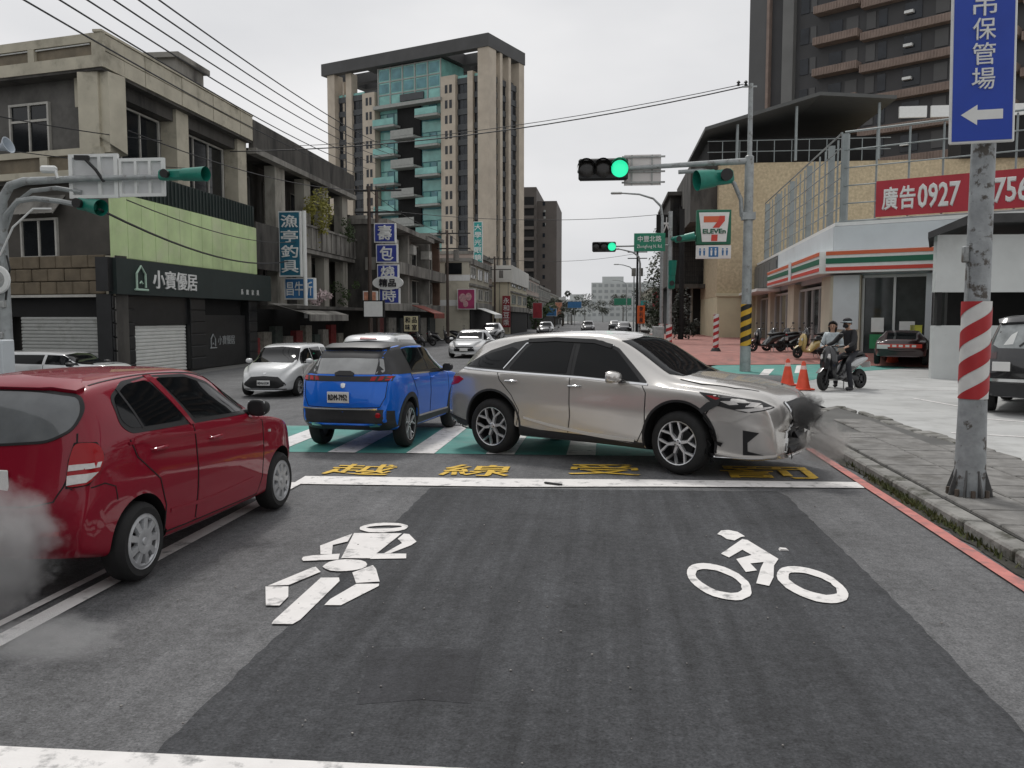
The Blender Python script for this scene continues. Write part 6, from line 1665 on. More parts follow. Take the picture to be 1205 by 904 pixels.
c.patch('tail_lamp', [(-2.30, .88), (-2.05, .93), (-1.92, 1.0), (-2.02, 1.035), (-2.30, 1.02)], M_lampr, off=.008, rnd=.02, sym=True)
c.patch('rear_bumper_trim', [(-2.36, .36), (-1.88, .30), (-1.86, .42), (-2.34, .50)], M_clad, off=.008, sym=True)
for xw in (1.395, -1.395):   # thin dark lip round each arch
    arc = [(xw + .472 * math.cos(t), .405 + .472 * math.sin(t)) for t in [PI * (-.12 + 1.24 * i / 24) for i in range(25)]]
    c.strip('arch_lip', arc, M_clad if xw < 0 else M_trim, w=.03, off=.006, thick=.02, sym=True)
# damage: torn arch liner and bent bumper corner
c.patch('torn_wing_piece', [(1.66, .79), (1.76, .88), (1.92, .93), (1.90, .86), (1.80, .80), (1.70, .745)], M_clad, off=.02, thick=.01)
tp = MB()
rs = random.Random(11)
for i in range(9):
    a = Vector((1.72 + rs.uniform(0, .14), -.92, .62 - i * .045)); b_ = a + Vector((rs.uniform(.02, .1), rs.uniform(-.05, .02), rs.uniform(-.09, .03)))
    tp.add([a, b_, b_ + Vector((-.03, .02, -.05)), a + Vector((-.02, .03, -.03))], [(0, 1, 2, 3), (0, 2, 1), (0, 3, 2)])
tp.build('torn_arch_liner', M_trim, c.root)
cb = MB()
for i in range(22):
    y = rs.uniform(-.35, .50); z = rs.uniform(.22, .84)
    p, n = c.cast(y, z, 0, 0)
    s_ = rs.uniform(.04, .10)
    q = [p + Vector((rs.uniform(.0, .10), rs.uniform(-s_, s_), rs.uniform(-s_, s_))) for _ in range(4)]
    MB().add(q, [(0, 1, 2), (0, 2, 3), (0, 3, 1)]).build('plastic_shard', M_trim, c.root)
pan = MB().add([c.cast(y, z, 0, o_)[0] for y, z, o_ in ((-.75, .235, .03), (-.4, .20, .06), (.0, .19, .08), (.35, .20, .07), (-.75, .20, .0), (-.4, .12, .05), (.0, .10, .10), (.35, .13, .05))], [(0, 1, 5, 4), (1, 2, 6, 5), (2, 3, 7, 6)])
pan.build('hanging_undertray', M_trim, c.root)
door_handle(c, -1.06, 1.01, M_chrome); door_handle(c, -.06, .985, M_chrome)
mp_ = mirror_pod(c, .58, 1.10, P_sil, sz=(.19, .25, .15))
c.wheels(rim_petal(6, fat=1.35), tw=.235)

# ---------------------------------------------------------------- blue crossover
P_blue = paint('blue_paint', (0.006, 0.15, 0.70), metal=0.15, rough=0.35, coat=.7, spec=.2)
S_blue = dict(
    top=[(-2.13, .66), (-2.11, .93), (-2.06, 1.09), (-1.92, 1.28), (-1.78, 1.44), (-1.55, 1.51), (-.8, 1.55), (.1, 1.53), (.5, 1.43), (1.0, 1.15), (1.3, 1.09), (1.8, 1.01), (2.08, .86), (2.17, .6)],
    belt=[(-2.13, .55), (-2.06, 1.05), (-1.6, 1.10), (-.5, 1.06), (.5, 1.02), (1.1, 1.0), (1.7, .93), (2.17, .5)],
    w=[(-2.13, .70), (-2.02, .79), (-1.8, .85), (-1.3, .885), (0, .87), (1.3, .885), (1.8, .84), (2.05, .72), (2.17, .55)],
    wt=[(-2.13, .5), (-1.9, .56), (-1.6, .60), (0, .63), (.5, .62), (1.1, .72), (1.8, .66), (2.17, .4)],
    zb=[(-2.13, .40), (-1.8, .28), (0, .24), (1.6, .24), (2.17, .28)],
    tail=[(.3, .08), (.5, -.05), (.66, -.05), (.72, .0), (1.0, 0)], nose=[(.3, -.04), (.5, .03), (.8, 0)],
    round=(.18, .12), xf=1.30, xr=-1.30, rw=.345, arch=.405, crease=.62, tuck=.955, lift=.02)
c = Car('blue_crossover', 'bright blue crossover with a black roof on the green crossing', 'car', (-3.48, 13.36, 0.012), R(84), S_blue, P_blue, scale=(.88, .86, .974))
c.patch('roof', [(-1.62, -.60), (-.9, -.645), (.3, -.64), (.52, -.60), (.52, .60), (.3, .64), (-.9, .645), (-1.62, .60)], M_trim, az='top', off=.004)
c.patch('window_frame', [(-1.98, 1.12), (-1.2, 1.105), (.9, 1.04), (.42, 1.43), (0, 1.495), (-.8, 1.515), (-1.5, 1.48), (-1.8, 1.36)], M_trim, off=.004, sym=True)
c.patch('rear_window', [(-1.10, 1.135), (-.25, 1.11), (-.25, 1.46), (-.8, 1.475), (-1.05, 1.46)], M_glass, off=.008, rnd=.02, sym=True)
c.patch('front_window', [(-.18, 1.11), (.72, 1.075), (.38, 1.38), (0, 1.455), (-.18, 1.46)], M_glass, off=.008, rnd=.02, sym=True)
c.strip('chrome_trim', [(-1.2, 1.095), (.9, 1.03)], M_chrome, w=.022, off=.009, sym=True)
c.patch('rear_door', [(-.95, .42), (-.22, .40), (-.2, 1.07), (-1.2, 1.09), (-.98, .80)], P_blue, off=.003, rnd=.05, sym=True)
c.patch('front_door', [(-.18, .40), (.80, .40), (.88, .6), (.86, 1.0), (-.16, 1.06)], P_blue, off=.003, rnd=.05, sym=True)
for ln in ([(-.93, .42), (-.95, .78), (-1.2, 1.08)], [(-.2, .4), (-.18, 1.08)], [(.82, .4), (.89, .62), (.88, 1.0)]): c.strip('door_gap', ln, M_seam, w=.011, off=.0045, sym=True)
c.strip('sill_strip', [(-.85, .43), (.85, .40)], M_chrome, w=.03, off=.012, sym=True)
c.patch('sill', [(-.92, .26), (.92, .26), (.92, .40), (-.92, .42)], M_clad, off=.008, sym=True)
for xw in (1.3, -1.3):
    arc = [(xw + .43 * math.cos(t), .365 + .43 * math.sin(t)) for t in [PI * (-.1 + 1.2 * i / 24) for i in range(25)]]
    c.strip('wheel_arch_trim', arc, M_clad, w=.075, off=.010, thick=.02, sym=True)
c.patch('rear_glass', both([(0, 1.125), (.56, 1.125), (.63, 1.16), (.565, 1.34), (0, 1.35)]), mat('rear_glass_sky_sheen', (.36, .37, .37), rough=.08, var=.2, vs=3, spec=.5), az=180, off=.006, rnd=.02)  # sky reflection put into the pale colour of the glass
c.patch('rear_glass_shadow_band', both([(0, 1.352), (.565, 1.342), (.60, 1.40), (.55, 1.445), (0, 1.455)]), M_trim, az=180, off=.006)  # spoiler shadow on the upper glass, laid on as a black band
c.patch('pillar', [(.64, 1.13), (.74, 1.11), (.70, 1.30), (.60, 1.45), (.57, 1.40)], M_trim, az=180, off=.004, sym=True)
c.patch('spoiler', both([(0, 1.46), (.5, 1.452), (.56, 1.47), (.5, 1.505), (0, 1.525)]), M_trim, az=180, off=.05, thick=.05)
lb = c.patch('lamp_bar', both([(0, 1.025), (.70, 1.02), (.775, 1.03), (.79, 1.095), (.70, 1.10), (0, 1.095)]), M_trim, az=180, off=.008)
for sg in (-1, 1):
    for k in range(3):
        u0 = .44 + .115 * k
        c.patch('tail_lamp', [(sg * u0, 1.035), (sg * (u0 + .07), 1.035), (sg * (u0 + .10), 1.088), (sg * (u0 + .03), 1.088)][::sg], M_lampr, az=180, off=.013, thick=.004)
c.patch('lower_bumper', both([(0, .31), (.66, .31), (.80, .36), (.80, .60), (.66, .625), (0, .625)]), M_clad, az=180, off=.010)
c.strip('chrome_trim', [(-.72, .635), (.58, .635)], M_chrome, az=180, w=.022, off=.014)
c.patch('rear_reflector', both([(0, .51), (.03, .515), (.045, .545), (.03, .575), (0, .58)]), M_lampr, az=180, off=.016).location = (0, -.60, 0)
for sg in (-1, 1): c.patch('exhaust_trim', [(sg * .42, .375), (sg * .60, .385), (sg * .57, .425), (sg * .44, .415)][::sg], M_chrome, az=180, off=.014, thick=.004)
c.strip('hatch_gap', [(.72, 1.02), (.70, .80), (.62, .66), (0, .645), (-.62, .66), (-.70, .80), (-.72, 1.02)], M_seam, w=.010, az=180, off=.003)
c.patch('wiper_base', both([(0, 1.10), (.16, 1.10), (.17, 1.135), (.10, 1.165), (0, 1.165)]), M_trim, az=180, off=.02, thick=.02)
c.patch('badge', both([(0, .925), (.035, .94), (.04, .99), (0, 1.0)]), M_chrome, az=180, off=.012)
number_plate(c, 'RDM-7952', face(-2.165, 0.06, .80, 180))
door_handle(c, -1.0, 1.01, P_blue); door_handle(c, -.08, .98, P_blue)
mirror_pod(c, .58, 1.08, M_trim)
c.wheels(rim_petal(5), tw=.215)

# ---------------------------------------------------------------- other vehicles
P_white = paint('white_paint', (0.62, 0.63, 0.63), metal=0.0, rough=0.3)
P_pearl = paint('grey_white_paint', (0.50, 0.51, 0.51), metal=0.1, rough=0.3)
P_blk = paint('black_paint', (0.012, 0.012, 0.014), metal=0.1, rough=0.25)
def spec_van(L=4.26, W=.85, H=1.67):
    f, r_ = L / 2, -L / 2
    return dict(top=[(r_, .6), (r_ + .03, .95), (r_ + .10, 1.3), (r_ + .25, H - .12), (r_ + .6, H - .02), (-.3, H), (.45, H - .06), (.9, H - .38), (1.42, 1.10), (1.75, 1.0), (f - .1, .82), (f, .55)],
        belt=[(r_, .5), (r_ + .08, 1.05), (-.5, 1.08), (1.0, .99), (1.5, .92), (f - .1, .68), (f, .45)],
        w=[(r_, W * .84), (r_ + .15, W * .92), (r_ + .5, W * .98), (0, W), (1.2, W), (1.6, W * .95), (f - .12, W * .82), (f, W * .64)],
        wt=[(r_, W * .6), (r_ + .3, W * .76), (0, W * .77), (.5, W * .75), (1.42, W * .80), (f - .2, W * .66), (f, W * .45)],
        zb=[(r_, .3), (0, .2), (f, .2)], nose=[(.2, -.03), (.4, .03), (.7, 0)], tail=[(.3, .03), (.5, -.03), (.8, 0)], round=(.16, .08), xf=1.40, xr=-1.35, rw=.30, arch=.35, crease=.6, tuck=.96)
def spec_sedan(L=4.6, W=.90, H=1.45, suv=False):
    f, r_ = L / 2, -L / 2
    if suv:
        top = [(r_, .7), (r_ + .03, 1.0), (r_ + .1, 1.15), (r_ + .4, H - .12), (r_ + .75, H - .02), (-.3, H), (.35, H - .03), (1.1, 1.14), (1.6, 1.06), (f - .1, .9), (f, .6)]
    else:
        top = [(r_, .6), (r_ + .04, .95), (r_ + .5, 1.03), (r_ + 1.2, H - .08), (-.2, H), (.3, H - .04), (1.05, .98), (1.5, .92), (f - .1, .72), (f, .5)]
    b_ = 1.08 if suv else .92
    return dict(top=top, belt=[(r_, .5), (r_ + .08, b_ - .06), (-.4, b_), (1.0, b_ - .06), (1.5, b_ - .15), (f, .45)],
        w=[(r_, W * .8), (r_ + .2, W * .93), (0, W), (1.3, W), (f - .15, W * .85), (f, W * .66)], wt=[(r_, W * .58), (r_ + .6, W * .68), (.3, W * .68), (1.1, W * .78), (f, W * .5)],
        zb=[(r_, .32), (0, .2), (f, .22)], tail=[(.3, .05), (.55, -.03), (.9, 0)], round=(.16, .12), xf=L * .295, xr=-L * .295, rw=.36 if suv else .32, arch=.43 if suv else .37, crease=.6, tuck=.958)
# white compact van facing the camera
c = Car('compact_van', 'white compact van with a black grille facing the camera beside the black shop', 'van', (-8.13, 21.0, 0.012), R(-88), spec_van(), P_white, scale=(.82, .82, .74))
c.patch('windscreen', both([(0, 1.10), (.60, 1.08), (.66, 1.12), (.58, 1.53), (0, 1.575)]), M_glass, az=0, off=.006)
c.patch('front_window', [(.10, 1.09), (1.05, 1.03), (.70, 1.38), (.40, 1.50), (.10, 1.52)], M_glass, off=.006, rnd=.03, sym=True)
c.patch('rear_window', [(-1.0, 1.11), (.04, 1.09), (.04, 1.52), (-.95, 1.53)], M_glass, off=.006, rnd=.05, sym=True)
c.patch('quarter_window', [(-1.80, 1.15), (-1.08, 1.12), (-1.04, 1.50), (-1.62, 1.48)], M_glass, off=.006, rnd=.05, sym=True)
c.patch('grille', both([(0, .30), (.40, .30), (.62, .40), (.60, .46), (.40, .66), (0, .69)]), M_trim, az=0, off=.008)
c.patch('headlight', [(.56, .62), (.72, .56), (.80, .80), (.78, .98), (.70, .92)], M_lampc, az=12, off=.01, rnd=.03, sym=True)
c.patch('fog_lamp', [(.66, .30), (.74, .32), (.76, .52), (.70, .48)], M_trim, az=10, off=.008, sym=True)
c.strip('bumper_line', [(-.62, .27), (.62, .27)], M_clad, az=0, w=.03, off=.008)
c.patch('badge', both([(0, .74), (.06, .77), (0, .80)]), M_chrome, az=0, off=.012)
for ln in ([(.08, .3), (.08, 1.08)], [(1.1, .4), (1.12, .95)], [(-1.05, .4), (-1.03, 1.1)]): c.strip('door_gap', ln, M_seam, w=.012, off=.004, sym=True)
number_plate(c, 'RDG-5138', face(2.15, 0, .47, 0)); mirror_pod(c, .82, 1.08, P_white, sz=(.14, .2, .16)); c.wheels(rim_petal(5), tw=.19)
# white vehicles further on
c = Car('white_suv', 'white sport utility vehicle roof and rear glass showing behind the blue crossover', 'suv', (-5.35, 20.2, 0.012), R(92), spec_sedan(4.6, .93, 1.70, True), P_pearl, scale=(.93, .93, .90))
c.patch('rear_glass', both([(0, 1.18), (.55, 1.18), (.58, 1.5), (0, 1.54)]), M_glass, az=180, off=.006)
c.patch('tail_lamp', [(.60, .95), (.80, .97), (.78, 1.1), (.62, 1.08)], M_lampr, az=180, off=.01, sym=True)
c.patch('brake_lamp', both([(0, 1.565), (.2, 1.565), (.2, 1.595), (0, 1.595)]), M_lampr, az=180, off=.02)
c.patch('side_window', [(-1.7, 1.15), (.9, 1.12), (.4, 1.5), (-1.4, 1.55)], M_glass, off=.006, sym=True); c.wheels(rim_petal(5), tw=.22)
c = Car('white_saloon', 'white saloon car facing the camera left of the silver crossover roof', 'car', (-6.6, 41.5, 0.012), R(-92), spec_sedan(4.5, .88, 1.5), P_pearl, scale=(1, 1, .88))
c.patch('windscreen', both([(0, 1.0), (.62, .99), (.56, 1.35), (0, 1.39)]), M_glass, az=0, off=.006)
c.patch('grille', both([(0, .34), (.5, .36), (.42, .60), (0, .62)]), M_trim, az=0, off=.008)
c.patch('headlight', [(.50, .58), (.76, .60), (.78, .72), (.55, .70)], M_lampc, az=0, off=.01, sym=True)
c.patch('side_window', [(-1.2, .96), (.9, .93), (.35, 1.33), (-.9, 1.34)], M_glass, off=.006, sym=True)
number_plate(c, None, face(2.27, 0, .46, 0)); mirror_pod(c, .75, .96, P_pearl); c.wheels(rim_petal(5), tw=.2)
c = Car('white_hatchback', 'white car whose roof shows between the red hatchback and the shutter', 'car', (-13.15, 19.2, 0.012), R(0), spec_van(3.9, .84, 1.5), P_white, scale=(.92, .9, .735))
c.patch('front_window', [(.10, 1.09), (.95, 1.05), (.50, 1.36), (.10, 1.38)], M_glass, off=.006, sym=True)
c.patch('rear_window', [(-1.2, 1.12), (.02, 1.09), (.02, 1.38), (-1.05, 1.38)], M_glass, off=.006, sym=True)
c.patch('rear_glass', both([(0, 1.02), (.58, 1.04), (.56, 1.35), (0, 1.40)]), M_glassl, az=180, off=.006)
c.patch('windscreen', both([(0, 1.08), (.60, 1.06), (.56, 1.38), (0, 1.42)]), M_glass, az=0, off=.006)
c.strip('door_gap', [(.06, .3), (.06, 1.08)], M_seam, w=.012, off=.004, sym=True)
mirror_pod(c, .80, 1.06, M_trim); c.wheels(rim_cap(7), tw=.18)
# dark suv at the right edge
c = Car('black_suv', 'black sport utility vehicle seen from behind at the right edge', 'suv', (9.10, 18.9, 0.03), R(60), spec_sedan(4.75, .95, 1.76, True), P_blk, scale=(1.0, 1.0, 1.10))
c.patch('rear_glass', both([(0, 1.17), (.60, 1.17), (.70, 1.22), (.60, 1.56), (0, 1.60)]), mat('rear_glass_bright', (.30, .32, .32), rough=.06, var=.35, vs=4, spec=.6), az=180, off=.006)  # reflections in the glass put into its bright mottled colour
c.strip('wiper', [(-.25, 1.20), (-.05, 1.36), (.1, 1.22)], M_trim, az=180, w=.03, off=.02)
c.patch('window_label', [(-.52, 1.22), (-.36, 1.24), (-.30, 1.46), (-.40, 1.40)], M_signw, az=180, off=.009, thick=.004)
c.strip('chrome_trim', [(-.86, .62), (.86, .62)], M_chrome, az=180, w=.05, off=.014)
c.patch('lower_bumper', both([(0, .34), (.70, .34), (.86, .46), (.86, .56), (0, .56)]), M_clad, az=180, off=.008)
c.patch('tail_lamp', [(.62, .98), (.84, .98), (.84, 1.08), (.62, 1.10)], mat('lamp_smoked', (.05, .012, .012), rough=.15, var=0, coat=1), az=180, off=.01, sym=True)
c.patch('spoiler', both([(0, 1.60), (.6, 1.57), (.62, 1.64), (0, 1.70)]), P_blk, az=180, off=.06, thick=.05)
number_plate(c, None, face(-2.42, .52, .86, 180), w=.30, h=.16); c.wheels(rim_petal(5), tw=.24)
# dark pickup parked at the store
c = Car('dark_pickup', 'dark car with red and white lettered tail parked before the store window', 'car', (11.55, 35.0, 0.12), R(70), spec_sedan(4.2, .95, 1.3), paint('maroon_paint', (.035, .012, .014), metal=.1, rough=.3))
c.patch('rear_glass', both([(0, .98), (.5, .98), (.5, 1.2), (0, 1.22)]), M_glass, az=180, off=.006)
c.patch('tail_panel', both([(0, .66), (.72, .66), (.72, .80), (0, .80)]), M_st_r, az=180, off=.01)
for i in range(5): c.patch('panel_letter', [(-.5 + i * .22, .69), (-.36 + i * .22, .69), (-.36 + i * .22, .77), (-.5 + i * .22, .77)], M_signw, az=180, off=.016, thick=.004)
number_plate(c, None, face(-2.14, .62, .70, 180)); c.wheels(rim_cap(7), tw=.2)
# distant traffic
far = Car('distant_car', 'dark distant car in the middle of the far street', 'car', (-2.5, 110, 0.012), R(-90), spec_sedan(4.5, .88, 1.5), P_blk)
far.patch('windscreen', both([(0, 1.0), (.62, .99), (.56, 1.35), (0, 1.39)]), M_glass, az=0, off=.01); far.wheels(rim_cap(7))
for i, (x, y, lab, rz) in enumerate(((1.0, 130, 'dark distant car on the right lane of the far street', 90), (-6.5, 90, 'dark distant car near the left kerb of the far street', -90), (-9.5, 70, 'dark car parked at the left kerb before the pale shop house', -90), (1.6, 88, 'dark distant car just above the silver roof line', 90))):
    dup(far.root, (x, y, .012), R(rz), lab)['group'] = 'distant cars on the far street'
far.root['group'] = 'distant cars on the far street'

# ================================================================ scooters
def loft(mb, secs, n=14, mi=0, M=None):
    """ellipse sections along the xz plane: (x, z, half width y, half height, tilt)"""
    vs, fs = [], []
    for x, z, ry, rz, t in secs:
        for i in range(n):
            a = 2 * PI * i / n
            u = rz * math.copysign(abs(math.sin(a)) ** .8, math.sin(a)); y = ry * math.copysign(abs(math.cos(a)) ** .8, math.cos(a))
            vs.append((x - u * math.sin(t), y, z + u * math.cos(t)))
    k = len(secs)
    for q in range(k - 1):
        for i in range(n):
            j = (i + 1) % n
            fs.append((q * n + i, q * n + j, (q + 1) * n + j, (q + 1) * n + i))
    fs += [tuple(range(n - 1, -1, -1)), tuple(range((k - 1) * n, k * n))]
    return mb.add(vs, fs, mi, M)
M_sctb = paint('scooter_black', (0.012, 0.012, 0.014), metal=0.1, rough=0.3)
M_sctg = paint('scooter_silver', (0.45, 0.46, 0.46), metal=0.3, rough=0.3)
M_scty = paint('scooter_cream', (0.50, 0.36, 0.13), metal=0.0, rough=0.35)
M_seat = mat('seat_vinyl', (0.02, 0.02, 0.02), rough=.55, var=.1)
def scooter(label, loc, rz, body_m, panel_m, group=None, lean=0.0, steer=0.0, scale=1.0):
    r_ = thing('scooter', label, 'scooter', loc, rz, group)
    r_.scale = (scale,) * 3; r_.rotation_euler.x = lean
    wm = MB().lathe([(.135, -.045), (.16, -.055), (.215, -.05), (.235, -.02), (.235, .02), (.215, .05), (.16, .055), (.135, .045)], 22, M=Matrix.Rotation(R(90), 4, 'X'))
    wm = wm.build('wheel', M_tyre, r_, smooth=True); wm.location = (-.62, 0, .235)
    rmx = MB()
    for i in range(5): spoke(rmx, .02, .14, .018, .022, -.03, -.03, .06, 2 * PI * i / 5)
    rmx.cyl((0, -.06, 0), (0, .06, 0), .045, n=12)
    rmx.lathe([(.125, -.045), (.14, -.05), (.14, .05), (.125, .045)], 22, M=Matrix.Rotation(R(90), 4, 'X'))
    rmo = rmx.build('rim', M_alloyd, wm, smooth=True)
    w2 = link('wheel', wm.data, r_); w2.location = (.68, 0, .235); w2.rotation_euler.z = steer
    link('rim', rmo.data, w2)
    loft(MB(), [(-.86, .74, .03, .03, 0), (-.80, .74, .10, .05, 0), (-.62, .68, .16, .11, 0), (-.35, .60, .185, .17, 0), (-.10, .50, .18, .19, 0), (.03, .38, .17, .14, 0), (.14, .28, .17, .07, 0), (.34, .28, .17, .06, 0), (.42, .33, .17, .08, .4)]).build('body', body_m, r_, smooth=True)
    loft(MB(), [(.40, .28, .15, .05, 1.2), (.46, .42, .21, .07, 1.35), (.44, .62, .24, .08, 1.35), (.42, .80, .22, .09, 1.4), (.40, .95, .15, .07, 1.4), (.40, 1.02, .06, .04, 1.4)]).build('leg_shield', body_m, r_, smooth=True)
    loft(MB(), [(.48, .34, .06, .03, 1.3), (.545, .55, .12, .03, 1.3), (.53, .78, .13, .03, 1.35), (.47, .95, .07, .03, 1.4)]).build('front_panel', body_m, r_, smooth=True)
    for sg in (-1, 1):
        loft(MB(), [(-.74, .70, .015, .03, 0), (-.55, .66, .03, .07, .2), (-.30, .60, .03, .085, .2), (-.12, .56, .015, .04, .2)], M=Matrix.Translation((0, sg * .165, 0))).build('side_panel', panel_m, r_, smooth=True)
        MB().tube([(.36, sg * .14, 1.02), (.36, sg * .26, 1.14), (.36, sg * .29, 1.2)], .009, n=6).box((.36, sg * .31, 1.25), (.03, .13, .08), bev=.014).build('mirror', M_trim, r_)
        MB().cyl((.36, sg * .2, .985), (.31, sg * .36, 1.0), .019, n=10).build('grip', M_trim, r_)
        loft(MB(), [(.50, .70, .01, .01, 1.2), (.535, .76, .04, .04, 1.3), (.52, .84, .02, .03, 1.4)], M=Matrix.Translation((.01, sg * .10, 0))).build('headlight', M_lampc, r_, smooth=True)
    loft(MB(), [(-.80, .80, .07, .025, 0), (-.62, .83, .15, .05, 0), (-.40, .80, .16, .055, 0), (-.22, .77, .14, .05, 0), (-.02, .76, .10, .035, 0)]).build('seat', M_seat, r_, smooth=True)
    MB().tube([(.37, 0, .95), (.36, 0, 1.0)], .05, n=10).tube([(.36, -.24, .985), (.39, -.1, 1.01), (.39, .1, 1.01), (.36, .24, .985)], .016, n=8).build('handlebar', M_trim, r_, smooth=True)
    for sg in (-1, 1): MB().tube([(.46, sg * .07, .72), (.58, sg * .075, .45), (.68, sg * .075, .235)], .02, n=8).build('fork', M_alloyd, r_, smooth=True)
    loft(MB(), [(.45, .40, .06, .02, -.9), (.56, .50, .075, .02, -.4), (.70, .51, .075, .02, .15), (.84, .42, .06, .015, .8)]).build('mudguard', body_m, r_, smooth=True)
    loft(MB(), [(-.90, .70, .07, .02, 1.3), (-.875, .74, .09, .03, 1.3), (-.83, .78, .06, .02, 1.3)]).build('tail_lamp', M_lampr, r_, smooth=True)
    MB().box((-.90, 0, .56), (.012, .24, .13), bev=.004).build('number_plate', M_plate, r_)
    MB().cyl((-.35, -.15, .30), (-.88, -.17, .36), .045, .065, n=14).build('exhaust', M_alloyd, r_, smooth=True)
    MB().tube([(-.2, -.1, .3), (-.24, -.16, .01)], .014, n=6).tube([(-.2, .1, .3), (-.24, .16, .01)], .014, n=6).build('stand', M_steel, r_)
    loft(MB(), [(-.5, .24, .09, .08, 0), (-.2, .26, .12, .1, 0), (.0, .28, .1, .07, 0)]).build('engine', M_alloyd, r_, smooth=True)
    return r_
rid = scooter('black scooter with silver panels, ridden by a person in black on the lot', (6.12, 22.95, .03), R(218), M_sctb, M_sctg, lean=.10, steer=.25, scale=1.12)
def terr(x, y):
    f = 34 + .27 * (x - 3.4)
    return .05 + .37 * max(0, min(1, (y - f) / 2.6))
g_ = 'scooters parked beside the convenience store'
pk = scooter('black scooter parked leftmost beside the convenience store', (6.95, 38.2, terr(6.95, 38.2)), R(196), M_sctb, M_sctb, g_)
pc = scooter('cream yellow scooter parked in front of the black ones at the store', (8.45, 36.6, terr(8.45, 36.6)), R(205), M_scty, M_scty, g_)
for x, y, rz, lab in ((7.7, 38.9, 190, 'second black scooter from the left, partly behind the cream one'), (8.3, 39.4, 215, 'black scooter parked behind the cream yellow scooter'), (9.0, 38.4, 200, 'black scooter at the store corner, rightmost of the parked ones')):
    dup(pk, (x, y, terr(x, y)), R(rz), lab)
pk2 = None
for i, (x, y, rz, lab) in enumerate(((-12.2, 44, 15, 'black scooter parked at the left shops near the awning'), (-12.3, 47.3, 350, 'black scooter parked by the dark post on the left'), (-12.2, 52, 10, 'black scooter parked before the old grey house'), (-12.3, 56, 5, 'black scooter further along the left shops'), (-12.2, 61, 12, 'black scooter near the second utility pole'), (-11.9, 68, 0, 'distant black scooter on the left pavement edge'))):
    dup(pk, (x, y, .01), R(rz), lab)['group'] = 'scooters parked along the left shops'
# scooter riders coming down the far street are left as small parked machines only where seen
for x, y, rz, lab in ((2.6, 62, 90, 'distant scooter on the right side of the far road'), (-3.6, 58, 270, 'distant scooter in the middle of the far road')):
    dup(pk, (x, y, .012), R(rz), lab)['group'] = 'distant scooters on the road'

# ================================================================ people
M_skin = mat('skin', (0.42, 0.25, 0.17), rough=.55, var=.06)
M_hair = mat('hair', (0.012, 0.010, 0.009), rough=.5, var=.2)
M_jblk = mat('jacket_black', (0.012, 0.012, 0.014), rough=.75, var=.25, vs=6)
M_jwht = mat('jacket_pale', (0.50, 0.56, 0.58), rough=.7, var=.2, vs=7, stain=(.20, .26, .30), ss=9, st=(.55, .7))
M_trs = mat('trousers_dark', (0.018, 0.019, 0.024), rough=.8, var=.2, vs=5)
M_shoe = mat('shoe', (0.02, 0.02, 0.022), rough=.6, var=.1)
def skin_mesh(name, V, E, m, parent, root=0, lev=2):
    bm = bmesh.new(); ly = bm.verts.layers.skin.verify()
    vs = []
    for i, (p, r) in enumerate(V):
        v = bm.verts.new(p); v[ly].radius = (r, r) if not isinstance(r, tuple) else r; v[ly].use_root = (i == root); vs.append(v)
    for a, b in E: bm.edges.new((vs[a], vs[b]))
    me = bpy.data.meshes.new(name); bm.to_mesh(me); bm.free()
    o = bpy.data.objects.new('tmp', me); COL.objects.link(o)
    sk = o.modifiers.new('skin', 'SKIN'); sk.use_smooth_shade = True
    sd = o.modifiers.new('sub', 'SUBSURF'); sd.levels = lev; sd.render_levels = lev
    bpy.context.view_layer.update()
    fm = bpy.data.meshes.new_from_object(o.evaluated_get(bpy.context.evaluated_depsgraph_get())); fm.name = name
    bpy.data.objects.remove(o); bpy.data.meshes.remove(me)
    fm.materials.clear(); fm.materials.append(m)
    fm.polygons.foreach_set('use_smooth', [True] * len(fm.polygons))
    return link(name, fm, parent)
